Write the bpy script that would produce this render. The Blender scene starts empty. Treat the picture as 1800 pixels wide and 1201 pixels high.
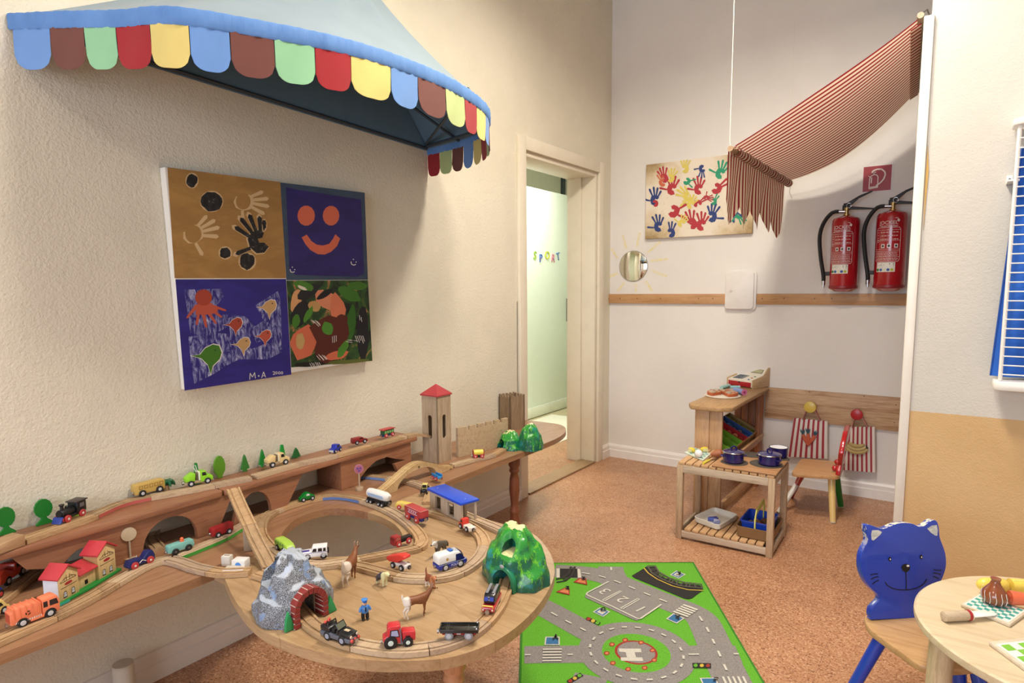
import bpy, bmesh, math, random
from mathutils import Vector, Matrix, noise
random.seed(7)
SC = bpy.context.scene
COL = SC.collection
PI = math.pi
def rad(a): return math.radians(a)

# ---------------------------------------------------------------- camera
F = 1108.46; CXP = 900.0; CYP = 631.56            # focal length and principal point in pixels of the 1800x1201 frame
PAN, TILT, ROLL = rad(35.118), rad(-6.4619), rad(-0.4847)
CAM = Vector((2.11, 0.0, 1.28))
FW = Vector((-math.sin(PAN)*math.cos(TILT), math.cos(PAN)*math.cos(TILT), math.sin(TILT)))
_r = Vector((math.cos(PAN), math.sin(PAN), 0)); _u = _r.cross(FW)
RT = _r*math.cos(ROLL) + _u*math.sin(ROLL)
UP = -_r*math.sin(ROLL) + _u*math.cos(ROLL)
cd = bpy.data.cameras.new('camera'); cam = bpy.data.objects.new('camera', cd); COL.objects.link(cam)
cd.sensor_width = 36; cd.sensor_fit = 'HORIZONTAL'; cd.lens = F/1800*36
cd.shift_y = (CYP-600.5)/1800; cd.clip_start = .02
m = Matrix((RT, UP, -FW)).transposed().to_4x4(); m.translation = CAM
cam.matrix_world = m
SC.camera = cam

def at(px, py, ax, v):
    """point on the real plane <axis ax> = v that is seen at photo pixel (px, py)"""
    d = FW + RT*((px-CXP)/F) - UP*((py-CYP)/F)
    t = (v-CAM[ax])/d[ax]
    return CAM + d*t
def fl(px, py, z=0.0): return at(px, py, 2, z)
def hz(x, y, py):
    """height of the point above (x, y) that is seen at row py"""
    lo, hi = -1.0, 5.0
    for _ in range(50):
        mid = (lo+hi)/2; d = Vector((x, y, mid))-CAM
        yy = CYP - F*d.dot(UP)/d.dot(FW)
        if yy > py: lo = mid
        else: hi = mid
    return (lo+hi)/2

# ---------------------------------------------------------------- world, lights, exposure
W = bpy.data.worlds.new('world'); SC.world = W; W.use_nodes = True
W.node_tree.nodes['Background'].inputs[0].default_value = (.75, .82, 1, 1)
W.node_tree.nodes['Background'].inputs[1].default_value = .35
SC.view_settings.view_transform = 'Standard'; SC.view_settings.look = 'None'
SC.view_settings.gamma = 1.0; SC.view_settings.exposure = 0.2
SC.view_settings.use_curve_mapping = False
CEIL = 3.45
def area(name, loc, rot, sx, sy, power, color, spread=180):
    l = bpy.data.lights.new(name, 'AREA'); l.shape = 'RECTANGLE'; l.size = sx; l.size_y = sy
    l.energy = power; l.color = color; l.spread = rad(spread)
    o = bpy.data.objects.new(name, l); COL.objects.link(o); o.location = loc; o.rotation_euler = rot
    return o
LAMP_A = (1.60, 1.35, 3.20); LAMP_B = (1.45, 2.38, 3.20); FILL_C = (1.1, -1.2, 3.2)
WARM = (1, .905, .77)
area('ceiling_or_fill_light', (LAMP_A[0], LAMP_A[1], LAMP_A[2]-.05), (0, 0, 0), .35, .35, 34, WARM, 180)
area('ceiling_or_fill_light', (LAMP_B[0], LAMP_B[1], LAMP_B[2]-.05), (0, 0, 0), .30, .30, 40, WARM, 180)
area('ceiling_or_fill_light', (FILL_C[0], FILL_C[1], FILL_C[2]-.05), (0, 0, 0), .4, .4, 22, WARM, 180)  # unseen fill light, added to brighten the room from behind the camera
# daylight through the window in the wall behind the camera
area('window_daylight', (1.6, -2.45, 1.45), (rad(90), 0, 0), 2.2, 1.5, 62, (.74, .84, 1), 170)
# daylight filling the hallway beyond the door
area('hall_daylight', (-1.15, 4.6, 2.5), (0, 0, 0), 1.0, 1.2, 46, (1, .99, .94), 180)

# ---------------------------------------------------------------- colours and materials
def lin(c):
    c = c.lstrip('#'); v = [int(c[i:i+2], 16)/255 for i in (0, 2, 4)]
    return tuple(x/12.92 if x <= .04045 else ((x+.055)/1.055)**2.4 for x in v) + (1,)
MATS = {}
def base(name):
    m = bpy.data.materials.new(name); m.use_nodes = True
    nt = m.node_tree; b = nt.nodes['Principled BSDF']
    return m, nt, b
def nn(nt, t, **k):
    n = nt.nodes.new(t)
    for a, v in k.items():
        if a.startswith('i_'):
            key = a[2:].replace('_', ' ')
            n.inputs[int(key) if key.isdigit() else key].default_value = v
        else: setattr(n, a, v)
    return n
def coords(nt, scale=(1, 1, 1), kind='Object'):
    tc = nn(nt, 'ShaderNodeTexCoord'); mp = nn(nt, 'ShaderNodeMapping')
    mp.inputs['Scale'].default_value = scale
    nt.links.new(tc.outputs[kind], mp.inputs[0]); return mp.outputs[0]
def ramp(nt, src, stops):
    r = nn(nt, 'ShaderNodeValToRGB'); e = r.color_ramp.elements
    while len(e) < len(stops): e.new(.5)
    for el, (p, c) in zip(e, stops): el.position = p; el.color = lin(c) if isinstance(c, str) else c
    nt.links.new(src, r.inputs[0]); return r.outputs[0]
def noi(nt, vec, scale, detail=3, rough=.55, dist=0):
    n = nn(nt, 'ShaderNodeTexNoise'); n.inputs['Scale'].default_value = scale; n.inputs['Detail'].default_value = detail
    n.inputs['Roughness'].default_value = rough; n.inputs['Distortion'].default_value = dist
    nt.links.new(vec, n.inputs['Vector']); return n.outputs['Fac']
def mixc(nt, fac, a, b, mode='MIX'):
    n = nn(nt, 'ShaderNodeMix', data_type='RGBA', blend_type=mode)
    for s, v in ((0, fac), (6, a), (7, b)):
        if isinstance(v, (int, float)): n.inputs[s].default_value = v
        elif isinstance(v, tuple): n.inputs[s].default_value = v
        elif isinstance(v, str): n.inputs[s].default_value = lin(v)
        else: nt.links.new(v, n.inputs[s])
    return n.outputs[2]
def bump(nt, b, h, strength=.3, dist=.002):
    n = nn(nt, 'ShaderNodeBump'); n.inputs['Strength'].default_value = strength; n.inputs['Distance'].default_value = dist
    nt.links.new(h, n.inputs['Height']); nt.links.new(n.outputs[0], b.inputs['Normal'])

def paint(col, rough=.45, metal=0, var=.06, coat=0, scale=30):
    key = ('p', col, rough, metal, var, coat)
    if key in MATS: return MATS[key]
    m, nt, b = base('paint_'+col.strip('#'))
    v = noi(nt, coords(nt), scale*.4, 3)
    c = lin(col); d = tuple(x*(1-var*.8) for x in c[:3])+(1,)
    nt.links.new(ramp(nt, v, [(.35, d), (.62, c)]), b.inputs['Base Color'])
    b.inputs['Roughness'].default_value = rough; b.inputs['Metallic'].default_value = metal
    if coat: b.inputs['Coat Weight'].default_value = coat
    MATS[key] = m; return m
def wood(c1, c2, axis=1, scale=1.0, rough=.5, knots=False, key=None, coat=0):
    """c1 base, c2 darker grain, axis = grain direction (object axes)"""
    k = ('w', c1, c2, axis, scale, knots, coat)
    if k in MATS: return MATS[k]
    m, nt, b = base('wood_%s_%d' % (c1.strip('#'), axis))
    s = [14*scale]*3; s[axis] = 1.0*scale
    vec = coords(nt, tuple(s))
    n1 = noi(nt, vec, 5, 4, .6, .8); n2 = noi(nt, vec, 22, 3, .6)
    col = ramp(nt, n1, [(.30, c2), (.52, c1), (.75, c1)])
    col = mixc(nt, .35, col, ramp(nt, n2, [(.35, c2), (.6, c1)]))
    n3 = noi(nt, coords(nt), 3.5, 3)
    col = mixc(nt, ramp(nt, n3, [(.45, (0, 0, 0, 1)), (.75, (.35, .35, .35, 1))]), col, c2)
    if knots:
        v = nn(nt, 'ShaderNodeTexVoronoi'); v.inputs['Scale'].default_value = 3.0
        s2 = [2.2]*3; s2[axis] = 1.0
        nt.links.new(coords(nt, tuple(s2)), v.inputs['Vector'])
        kn = ramp(nt, v.outputs['Distance'], [(.035, (1, 1, 1, 1)), (.075, (0, 0, 0, 1))])
        col = mixc(nt, kn, col, tuple(x*.35 for x in lin(c2)[:3])+(1,))
    nt.links.new(col, b.inputs['Base Color'])
    b.inputs['Roughness'].default_value = rough
    if coat: b.inputs['Coat Weight'].default_value = coat; b.inputs['Coat Roughness'].default_value = .25
    bump(nt, b, n2, .15, .0006)
    MATS[k] = m; return m
def fabric(col, rough=.9, weave=900, var=.1):
    k = ('f', col, weave)
    if k in MATS: return MATS[k]
    m, nt, b = base('fabric_'+col.strip('#'))
    c = lin(col); d = tuple(x*(1-var*2) for x in c[:3])+(1,)
    v = noi(nt, coords(nt), 7, 4)
    nt.links.new(ramp(nt, v, [(.3, d), (.65, c)]), b.inputs['Base Color'])
    b.inputs['Roughness'].default_value = rough; b.inputs['Sheen Weight'].default_value = .15
    bump(nt, b, noi(nt, coords(nt), weave, 2), .25, .0006)
    MATS[k] = m; return m
def metal(col='#c8c8c8', rough=.25):
    k = ('m', col, rough)
    if k in MATS: return MATS[k]
    m, nt, b = base('metal_'+col.strip('#'))
    b.inputs['Base Color'].default_value = lin(col); b.inputs['Metallic'].default_value = 1
    b.inputs['Roughness'].default_value = rough
    nt.links.new(ramp(nt, noi(nt, coords(nt), 60, 2), [(.3, (rough*.8,)*3+(1,)), (.7, (rough*1.3,)*3+(1,))]), b.inputs['Roughness'])
    MATS[k] = m; return m
def plaster(col, d, dist=.003, sc=75, dirt=.05):
    m, nt, b = base('plaster_'+col.strip('#'))
    vec = coords(nt)
    c = lin(col); c2 = tuple(x*(1-dirt*2) for x in c[:3])+(1,)
    colr = ramp(nt, noi(nt, vec, 1.6, 5, .6), [(.35, c2), (.6, c)])
    sp = ramp(nt, noi(nt, vec, 13, 6, .75), [(.705, (0, 0, 0, 1)), (.73, (1, 1, 1, 1))])
    colr = mixc(nt, sp, colr, tuple(x*.72 for x in c[:3])+(1,))
    nt.links.new(colr, b.inputs['Base Color']); b.inputs['Roughness'].default_value = .85
    v = nn(nt, 'ShaderNodeTexVoronoi'); v.inputs['Scale'].default_value = sc; v.feature = 'SMOOTH_F1'
    nt.links.new(vec, v.inputs['Vector'])
    mth = nn(nt, 'ShaderNodeMath', operation='MULTIPLY')
    nt.links.new(v.outputs['Distance'], mth.inputs[0]); nt.links.new(noi(nt, vec, sc*.8, 4, .6), mth.inputs[1])
    add = nn(nt, 'ShaderNodeMath', operation='ADD')
    nt.links.new(mth.outputs[0], add.inputs[0]); nt.links.new(noi(nt, vec, sc*1.7, 3), add.inputs[1])
    bump(nt, b, add.outputs[0], d, dist)
    return m

# ---------------------------------------------------------------- mesh building
class MB:
    def __init__(self): self.bm = bmesh.new(); self.T = Matrix.Identity(4)
    def v(self, p): return self.bm.verts.new(self.T @ Vector(p))
    def face(self, pts):
        try: return self.bm.faces.new([self.v(p) for p in pts])
        except ValueError: return None
    def box(self, x0, x1, y0, y1, z0, z1):
        vs = [self.v(p) for p in ((x0,y0,z0),(x1,y0,z0),(x1,y1,z0),(x0,y1,z0),(x0,y0,z1),(x1,y0,z1),(x1,y1,z1),(x0,y1,z1))]
        for f in ((0,3,2,1),(4,5,6,7),(0,1,5,4),(1,2,6,5),(2,3,7,6),(3,0,4,7)): self.bm.faces.new([vs[i] for i in f])
        return self
    def prism(self, pts, a0, a1, axis='y'):
        def mk(p, a):
            return {'y': (p[0], a, p[1]), 'z': (p[0], p[1], a), 'x': (a, p[0], p[1])}[axis]
        A = [self.v(mk(p, a0)) for p in pts]; B = [self.v(mk(p, a1)) for p in pts]; n = len(pts)
        self.bm.faces.new(A); self.bm.faces.new(B[::-1])
        for i in range(n): self.bm.faces.new((A[i], B[i], B[(i+1) % n], A[(i+1) % n]))
        return self
    def ring(self, c, ax, r, n, ry=None, ph=0):
        ax = Vector(ax).normalized()
        u = ax.orthogonal().normalized() if abs(ax.z) < .99 else Vector((1, 0, 0))
        w = ax.cross(u)
        return [self.v(Vector(c)+u*(r*math.cos(t+ph))+w*((ry or r)*math.sin(t+ph))) for t in (2*PI*i/n for i in range(n))]
    def bridge(self, rings, cap0=True, cap1=True, closed=False):
        n = len(rings[0]); L = len(rings)
        for k in range(L if closed else L-1):
            a, b = rings[k], rings[(k+1) % L]
            for i in range(n): self.bm.faces.new((a[i], a[(i+1) % n], b[(i+1) % n], b[i]))
        if not closed:
            if cap0: self.bm.faces.new(rings[0][::-1])
            if cap1: self.bm.faces.new(rings[-1])
        return self
    def cyl(self, p0, p1, r0, r1=None, n=16):
        p0, p1 = Vector(p0), Vector(p1); d = p1-p0
        return self.bridge([self.ring(p0, d, r0, n), self.ring(p1, d, r0 if r1 is None else r1, n)])
    def lathe(self, prof, c=(0, 0, 0), ax=(0, 0, 1), n=20, ry=1.0):
        ax = Vector(ax).normalized(); rs = []
        for r, h in prof: rs.append(self.ring(Vector(c)+ax*h, ax, max(r, 1e-5), n, max(r, 1e-5)*ry))
        return self.bridge(rs)
    def sphere(self, c, r, n=12, sc=(1, 1, 1)):
        rs = []
        for i in range(1, n//2+2):
            t = -PI/2 + PI*i/(n//2+2)
            rr = r*math.cos(t)
            rs.append([self.v((c[0]+rr*math.cos(a)*sc[0], c[1]+rr*math.sin(a)*sc[1], c[2]+r*math.sin(t)*sc[2])) for a in (2*PI*k/n for k in range(n))])
        return self.bridge(rs)
    def tube(self, path, r, n=8, closed=False, rs=None):
        path = [Vector(p) for p in path]; L = len(path); rings = []
        prev = None
        for i, p in enumerate(path):
            if closed: t = path[(i+1) % L]-path[i-1]
            else: t = path[min(i+1, L-1)]-path[max(i-1, 0)]
            t.normalize()
            if prev is None: u = t.orthogonal().normalized()
            else: u = (prev - t*prev.dot(t)).normalized()
            prev = u; w = t.cross(u); rr = rs[i] if rs else r
            rings.append([self.v(p+u*(rr*math.cos(a))+w*(rr*math.sin(a))) for a in (2*PI*k/n for k in range(n))])
        return self.bridge(rings, closed=closed)
    def sweep(self, path, prof, up=Vector((0, 0, 1))):
        """prof = (side, height) outline swept along path; side is to the right of travel"""
        path = [Vector(p) for p in path]; L = len(path); rings = []
        for i, p in enumerate(path):
            t = (path[min(i+1, L-1)]-path[max(i-1, 0)]).normalized()
            s = t.cross(up).normalized(); uu = s.cross(t)
            rings.append([self.v(p+s*a+uu*b) for a, b in prof])
        return self.bridge(rings)
def wm(o): return wm(o.parent) @ o.matrix_parent_inverse @ o.matrix_basis if o.parent else o.matrix_basis.copy()
def link(name, me, mat, parent=None, world=False):
    o = bpy.data.objects.new(name, me); COL.objects.link(o)
    if mat and not me.materials: me.materials.append(mat)
    if parent:
        o.parent = parent
        if world: o.matrix_parent_inverse = wm(parent).inverted()
    return o
def obj(name, mb, mat, parent=None, world=False, smooth=35, bevel=0, seg=2):
    me = bpy.data.meshes.new(name)
    bmesh.ops.recalc_face_normals(mb.bm, faces=mb.bm.faces)
    if bevel:
        ed = [e for e in mb.bm.edges if len(e.link_faces) == 2 and e.calc_face_angle(0) > rad(38)]
        try: bmesh.ops.bevel(mb.bm, geom=ed, offset=bevel, segments=seg, profile=.5, affect='EDGES', clamp_overlap=True)
        except Exception: pass
    mb.bm.to_mesh(me); mb.bm.free()
    if smooth:
        me.polygons.foreach_set('use_smooth', [True]*len(me.polygons)); me.set_sharp_from_angle(angle=rad(smooth))
    return link(name, me, mat, parent, world)
def thing(name, label, cat, loc=(0, 0, 0), rz=0, group=None, s=1):
    o = bpy.data.objects.new(name, None); COL.objects.link(o); o.empty_display_size = .02
    o.location = loc; o.rotation_euler = (0, 0, rz); o.scale = (s, s, s)
    return tag(o, label, cat, group)
def tag(o, label, cat, group=None):
    o['label'] = label; o['category'] = cat
    if group: o['group'] = group
    return o
def struct(name, mb, mat, **k):
    o = obj(name, mb, mat, **k); o['kind'] = 'structure'; return o
def catmull(pts, step=.01, closed=False):
    P = [Vector(p) for p in pts]; n = len(P); out = []
    for i in range(n if closed else n-1):
        p0 = P[(i-1) % n] if closed or i > 0 else P[0]*2-P[1]
        p1, p2 = P[i], P[(i+1) % n]
        p3 = P[(i+2) % n] if closed or i+2 < n else p2*2-p1
        m_ = max(2, int((p2-p1).length/step))
        for k in range(m_):
            t = k/m_
            out.append(.5*((2*p1)+(-p0+p2)*t+(2*p0-5*p1+4*p2-p3)*t*t+(-p0+3*p1-3*p2+p3)*t**3))
    if not closed: out.append(P[-1])
    return out
def circ(cx, cy, rx, ry=None, n=24, a0=0, a1=2*PI, end=False):
    ry = rx if ry is None else ry
    return [(cx+rx*math.cos(a0+(a1-a0)*i/(n-1 if end else n)), cy+ry*math.sin(a0+(a1-a0)*i/(n-1 if end else n))) for i in range(n)]
def text_bm(mb, s, size, M, depth=.001, align='CENTER'):
    cu = bpy.data.curves.new('t', 'FONT'); cu.body = s; cu.size = size; cu.extrude = depth/2; cu.align_x = align; cu.resolution_u = 3
    o = bpy.data.objects.new('t', cu); COL.objects.link(o)
    me = bpy.data.meshes.new_from_object(o.evaluated_get(bpy.context.evaluated_depsgraph_get()))
    me.transform(M); mb.bm.from_mesh(me)
    bpy.data.objects.remove(o); bpy.data.curves.remove(cu); bpy.data.meshes.remove(me)
    return mb
def evaluate(o):
    dg = bpy.context.evaluated_depsgraph_get()
    return bpy.data.meshes.new_from_object(o.evaluated_get(dg))
# ================================================================ THE ROOM
YB = 4.27; XR = 4.6; YF = -2.55            # back wall, right wall, wall behind the camera
YP = 2.90; XP = 1.985                       # return wall on the right and its left end
DY0, DY1, DZ = 3.135, 4.06, 2.075           # door opening in the left wall
M_LW = plaster('#e5decb', .7, .0030, 85)
M_BW = plaster('#ebe6e0', .35, .0022, 90, .03)
M_CE = paint('#efece6', .8)
M_TRIM = paint('#e9e0cc', .35, var=.05)
M_TRIMW = paint('#ece9e4', .35, var=.05)
WT = .215                                    # thickness of the left wall

# cork floor
def cork():
    m, nt, b = base('cork_floor')
    vec = coords(nt)
    v = nn(nt, 'ShaderNodeTexVoronoi'); v.inputs['Scale'].default_value = 210
    nt.links.new(vec, v.inputs['Vector'])
    hs = nn(nt, 'ShaderNodeSeparateColor'); nt.links.new(v.outputs['Color'], hs.inputs[0])
    c = ramp(nt, hs.outputs[0], [(.0, '#845639'), (.16, '#ad7c59'), (.5, '#be8d68'), (.86, '#c99a76'), (1, '#dab592')])
    big = ramp(nt, noi(nt, vec, 2.2, 4), [(.3, (.80, .76, .74, 1)), (.7, (1.02, 1, 1, 1))])
    c = mixc(nt, 1, c, big, 'MULTIPLY')
    br = nn(nt, 'ShaderNodeTexBrick'); br.offset = .5
    br.inputs['Color1'].default_value = (1, 1, 1, 1); br.inputs['Color2'].default_value = (.95, .95, .95, 1); br.inputs['Mortar'].default_value = (.74, .70, .68, 1)
    br.inputs['Scale'].default_value = 1; br.inputs['Mortar Size'].default_value = .0012; br.inputs['Brick Width'].default_value = .6; br.inputs['Row Height'].default_value = .3
    nt.links.new(vec, br.inputs['Vector'])
    c = mixc(nt, 1, c, br.outputs['Color'], 'MULTIPLY')
    nt.links.new(c, b.inputs['Base Color']); b.inputs['Roughness'].default_value = .38
    nt.links.new(ramp(nt, noi(nt, vec, 9, 3), [(.3, (.30, .3, .3, 1)), (.7, (.46, .46, .46, 1))]), b.inputs['Roughness'])
    bump(nt, b, hs.outputs[1], .08, .0005)
    return m
M_CORK = cork()
o = struct('floor', MB().box(-WT-.02, XR, YF, YB+.0, -.05, 0), M_CORK, smooth=0)
struct('ceiling', MB().box(-WT, XR+.2, YF-.2, YB+.2, CEIL, CEIL+.1), M_CE, smooth=0)
# left wall with the door opening
mb = MB(); mb.box(-WT, 0, YF, DY0, 0, CEIL).box(-WT, 0, DY1, YB, 0, CEIL).box(-WT, 0, DY0, DY1, DZ, CEIL)
struct('wall_left', mb, M_LW, smooth=0)
struct('wall_back', MB().box(-WT, XR+.2, YB, YB+.2, 0, CEIL), M_BW, smooth=0)
struct('wall_right', MB().box(XR, XR+.2, YF, YB, 0, CEIL), M_BW, smooth=0)
# wall behind the camera with its window
wx0, wx1, wz0, wz1 = .45, 2.75, .7, 2.2
mb = MB(); mb.box(-WT, wx0, YF-.2, YF, 0, CEIL).box(wx1, XR+.2, YF-.2, YF, 0, CEIL).box(wx0, wx1, YF-.2, YF, 0, wz0).box(wx0, wx1, YF-.2, YF, wz1, CEIL)
struct('wall_front', mb, M_BW, smooth=0)
mb = MB()
for x0, x1, z0, z1 in ((wx0, wx0+.06, wz0, wz1), (wx1-.06, wx1, wz0, wz1), (wx0, wx1, wz0, wz0+.06), (wx0, wx1, wz1-.06, wz1), (1.57, 1.63, wz0, wz1)):
    mb.box(x0, x1, YF-.14, YF-.09, z0, z1)
struct('window_1', mb, M_TRIMW, smooth=0)

# return wall: white plaster above, ochre dado below
def dado():
    m, nt, b = base('plaster_dado')
    vec = coords(nt)
    sx = nn(nt, 'ShaderNodeSeparateXYZ'); nt.links.new(vec, sx.inputs[0])
    ad = nn(nt, 'ShaderNodeMath', operation='MULTIPLY_ADD'); nt.links.new(noi(nt, vec, 60, 2), ad.inputs[0]); ad.inputs[1].default_value = .006; nt.links.new(sx.outputs[2], ad.inputs[2])
    gt = nn(nt, 'ShaderNodeMath', operation='GREATER_THAN'); nt.links.new(ad.outputs[0], gt.inputs[0]); gt.inputs[1].default_value = .789
    oc = ramp(nt, noi(nt, vec, 2.5, 5), [(.3, '#c9a672'), (.7, '#d6b484')])
    wh = ramp(nt, noi(nt, vec, 2, 5), [(.3, '#c6c2b9'), (.7, '#d0ccc4')])
    nt.links.new(mixc(nt, gt.outputs[0], oc, wh), b.inputs['Base Color']); b.inputs['Roughness'].default_value = .7
    n1 = noi(nt, vec, 60, 5, .6); n2 = noi(nt, vec, 150, 3)
    a = nn(nt, 'ShaderNodeMath', operation='ADD'); nt.links.new(n1, a.inputs[0]); nt.links.new(n2, a.inputs[1])
    bump(nt, b, a.outputs[0], .35, .003)
    return m
struct('wall_return', MB().box(XP-.01, XR, YP, YP+.16, 0, CEIL), dado(), smooth=0)
mb = MB(); mb.box(XP-.034, XP, YP-.012, YP+.05, 0, 2.265)
struct('trim_1', mb, paint('#e8e2d8', .35), bevel=.005)
mb = MB(); c1 = at(1637, 400, 1, YP-.002); mb.prism([(XP+.003, hz(XP, YP, 255)), (XP+.011, hz(XP, YP, 300)), (XP+.006, hz(XP, YP, 405)), (XP+.002, hz(XP, YP, 330))], YP-.004, YP)
tc = obj('plaster_crack', mb, paint('#c9a25c', .8), smooth=0); tc['kind'] = 'structure'
# baseboards: two stepped profiles
M_BB = paint('#e6dcd0', .35, var=.06); M_BBB = paint('#efeae6', .35, var=.05)
bb = [(0, 0), (.022, 0), (.022, .055), (.016, .060), (.016, .082), (.008, .095), (0, .098)]
mb = MB(); mb.prism([(p, q) for p, q in bb], YF, DY0-.07, 'y'); struct('baseboard_left', mb, M_BB, smooth=20)
mb = MB(); mb.prism([(YB-p, q) for p, q in bb], 0, 2.9, 'x'); struct('baseboard_back', mb, M_BBB, smooth=20)
mb = MB(); mb.prism([(p, q) for p, q in bb], DY1+.08, YB, 'y'); struct('baseboard_corner', mb, M_BB, smooth=20)

# door frame: architrave, jambs and threshold
aw, at_ = .075, .02
o = struct('trim_2', MB().box(0, at_, DY0-aw, DY0, 0, DZ+aw), M_TRIM, bevel=.003)
o = struct('trim_3', MB().box(0, at_, DY1, DY1+aw, 0, DZ+aw), M_TRIM, bevel=.003)
o = struct('trim_4', MB().box(0, at_+.001, DY0, DY1, DZ, DZ+aw), M_TRIM, bevel=.003)
mb = MB(); jx = -WT
mb.box(jx, 0, DY1-.03, DY1, 0, DZ); mb.box(jx, -.104, DY1-.050, DY1-.03, 0, DZ-.02)
struct('trim_5', mb, M_TRIM, bevel=.002)
struct('trim_6', MB().box(jx, 0, DY0, DY0+.03, 0, DZ), M_TRIM, bevel=.002)
struct('trim_7', MB().box(jx, 0, DY0+.03, DY1-.03, DZ-.03, DZ), M_TRIM, bevel=.002)
struct('floor_threshold', MB().box(-.115, .012, DY0+.03, DY1-.03, 0, .012), wood('#a98b66', '#8a6c4a', 1, 1.5, .6), bevel=.002)
mb = MB()
for y0, z0, z1 in ((DY1+aw+.004, .22, .62), (DY1+aw+.006, 1.78, 2.05)):
    pts = [(0.004, y0+.012*math.sin(PI*i/8), z0+(z1-z0)*i/8) for i in range(9)]
    mb.tube(pts, .0016, 5)
mb.tube([(.003, DY0+.02, DZ+aw+.002), (.003, DY1, DZ+aw+.004)], .0014, 5)
mb.tube([(.003, DY0-aw-.006, .55), (.003, DY0-aw-.009, .8), (.003, DY0-aw-.006, 1.2)], .0013, 5)
o = obj('plaster_crack', mb, paint('#5a5450', .9)); o['kind'] = 'structure'

# hallway beyond the door
XD = at(928, 739, 2, 0)[0]                     # plane of the open door leaf in the hallway
HX0 = XD-.9
M_HALL = paint('#e9ecdc', .7)
struct('floor_hallway', MB().box(HX0, -WT-.02, 2.2, 7.2, -.05, 0), M_CORK, smooth=0)
mb = MB(); mb.box(XD-.12, -WT-.05, 4.9, 7.1, 0, .004)
struct('floor_hall_strip', mb, paint('#c9bd98', .4), smooth=0)
mb = MB(); a = fl(931, 752); b_ = fl(1000, 785)
mb.box(XD+.06, -WT-.30, 3.9, 5.35, 0, .007)
o = obj('hall_light_patch', mb, paint('#f3f0dc', .5), smooth=0); tag(o, 'pale cream slab standing for the bright light patch on the hallway floor', 'light patch')  # bright light on the hallway floor, put in as a thin cream slab
struct('wall_hall_left', MB().box(HX0-.1, HX0, 2.2, 7.2, 0, 2.7), M_HALL, smooth=0)
struct('wall_hall_end', MB().box(HX0, -WT-.02, 7.2, 7.3, 0, 2.7), M_HALL, smooth=0)
struct('wall_hall_near', MB().box(HX0, -WT, 2.1, 2.2, 0, 2.7), M_HALL, smooth=0)
mb = MB(); mb.box(-WT-.1, -WT, YB, 7.3, 0, 2.7); struct('wall_hall_right', mb, M_HALL, smooth=0)
struct('ceiling_hallway', MB().box(HX0-.1, -WT, 2.1, 7.3, 2.7, 2.8), paint('#ddd8c4', .8), smooth=0)
# open door leaf with a kick rail and a handle
yL0, yL1 = at(900, 700, 0, XD)[1], at(1004, 700, 0, XD)[1]
zt = at(925, 327, 0, XD)[2]
leaf = struct('door_1', MB().box(XD-.04, XD, yL0, yL1, .006, zt), paint('#e4eddf', .4, var=.02), bevel=.003)
mb = MB(); mb.box(XD, XD+.012, yL0+.01, yL1-.01, .012, .115); obj('kick_rail', mb, paint('#e6ead8', .4), leaf, world=True, bevel=.003)
yh = at(997, 545, 0, XD)[1]; zh = at(997, 545, 0, XD)[2]
mb = MB(); mb.box(XD, XD+.012, yh-.02, yh+.02, zh-.12, zh+.12); mb.cyl((XD, yh, zh+.05), (XD+.05, yh, zh+.05), .008); mb.cyl((XD+.05, yh, zh+.05), (XD+.05, yh-.08, zh+.05), .008)
obj('door_handle', mb, metal('#8a8a88', .35), leaf, world=True)
# small window high in the hallway
pa = at(988, 313, 0, HX0+.02); pb = at(1006, 345, 0, HX0+.02)
wn = struct('window_2', MB().box(HX0, HX0+.04, pa[1], pa[1]+.05, pb[2]-.02, pa[2]+.35), paint('#4c5a60', .5), smooth=0)
obj('pane', MB().box(HX0, HX0+.02, pa[1]+.05, pa[1]+.9, pb[2]+.02, pa[2]+.35), paint('#b9d2e6', .2), wn, world=True, smooth=0)
# SPORT letters on the door leaf
LC = [('S', '#8fbf3f', 'green'), ('P', '#4a6fc0', 'blue'), ('O', '#c9cf3a', 'yellow-green'), ('R', '#d98a9a', 'pink'), ('T', '#4f7fb8', 'slate blue')]
lx = [940, 951, 962, 972, 982]
for i, (ch, c, nm) in enumerate(LC):
    p = at(lx[i], 452+(-3, 2, -3, 2, -1)[i], 0, XD+.004)
    M = Matrix.Translation(p+Vector((0, 0, -.038))) @ Matrix.Rotation(rad((-8, 5, 0, -6, 12)[i]), 4, 'X') @ Matrix((((0, 0, 1, 0)), (1, 0, 0, 0), (0, 1, 0, 0), (0, 0, 0, 1)))
    mb = text_bm(MB(), ch, .112, M, .008)
    o = obj('wooden_letter', mb, paint(c, .5), smooth=0)
    tag(o, 'small %s wooden letter %s stuck on the white hallway door' % (nm, ch), 'letter', 'wooden letters on the door')
    mb = MB()
    for k in range(3):
        q = p+Vector((.004, random.uniform(-.014, .014), random.uniform(-.02, .02)))
        mb.lathe([(.004, 0), (.004, .0015)], q, (1, 0, 0), 8)
    obj('dot', mb, paint(('#e8d23a', '#d8483c', '#3f8f45', '#4263b8', '#e8dfd0')[i], .5), o, world=True)
# capped pipe stub under the train table
p = at(216, 1168, 0, .075); r = .030
t = thing('pipe_stub', 'short white capped pipe standing by the wall under the train table', 'pipe', (p[0], p[1], 0))
obj('pipe', MB().lathe([(r, 0), (r, p[2]-.006), (r*.9, p[2]-.002)], (0, 0, 0), n=24), paint('#d9d0bf', .4), t)
obj('cap', MB().lathe([(r*.96, p[2]-.004), (r*.96, p[2]+.003), (r*.5, p[2]+.004)], (0, 0, 0), n=24), paint('#cfc5b2', .5), t)
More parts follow.
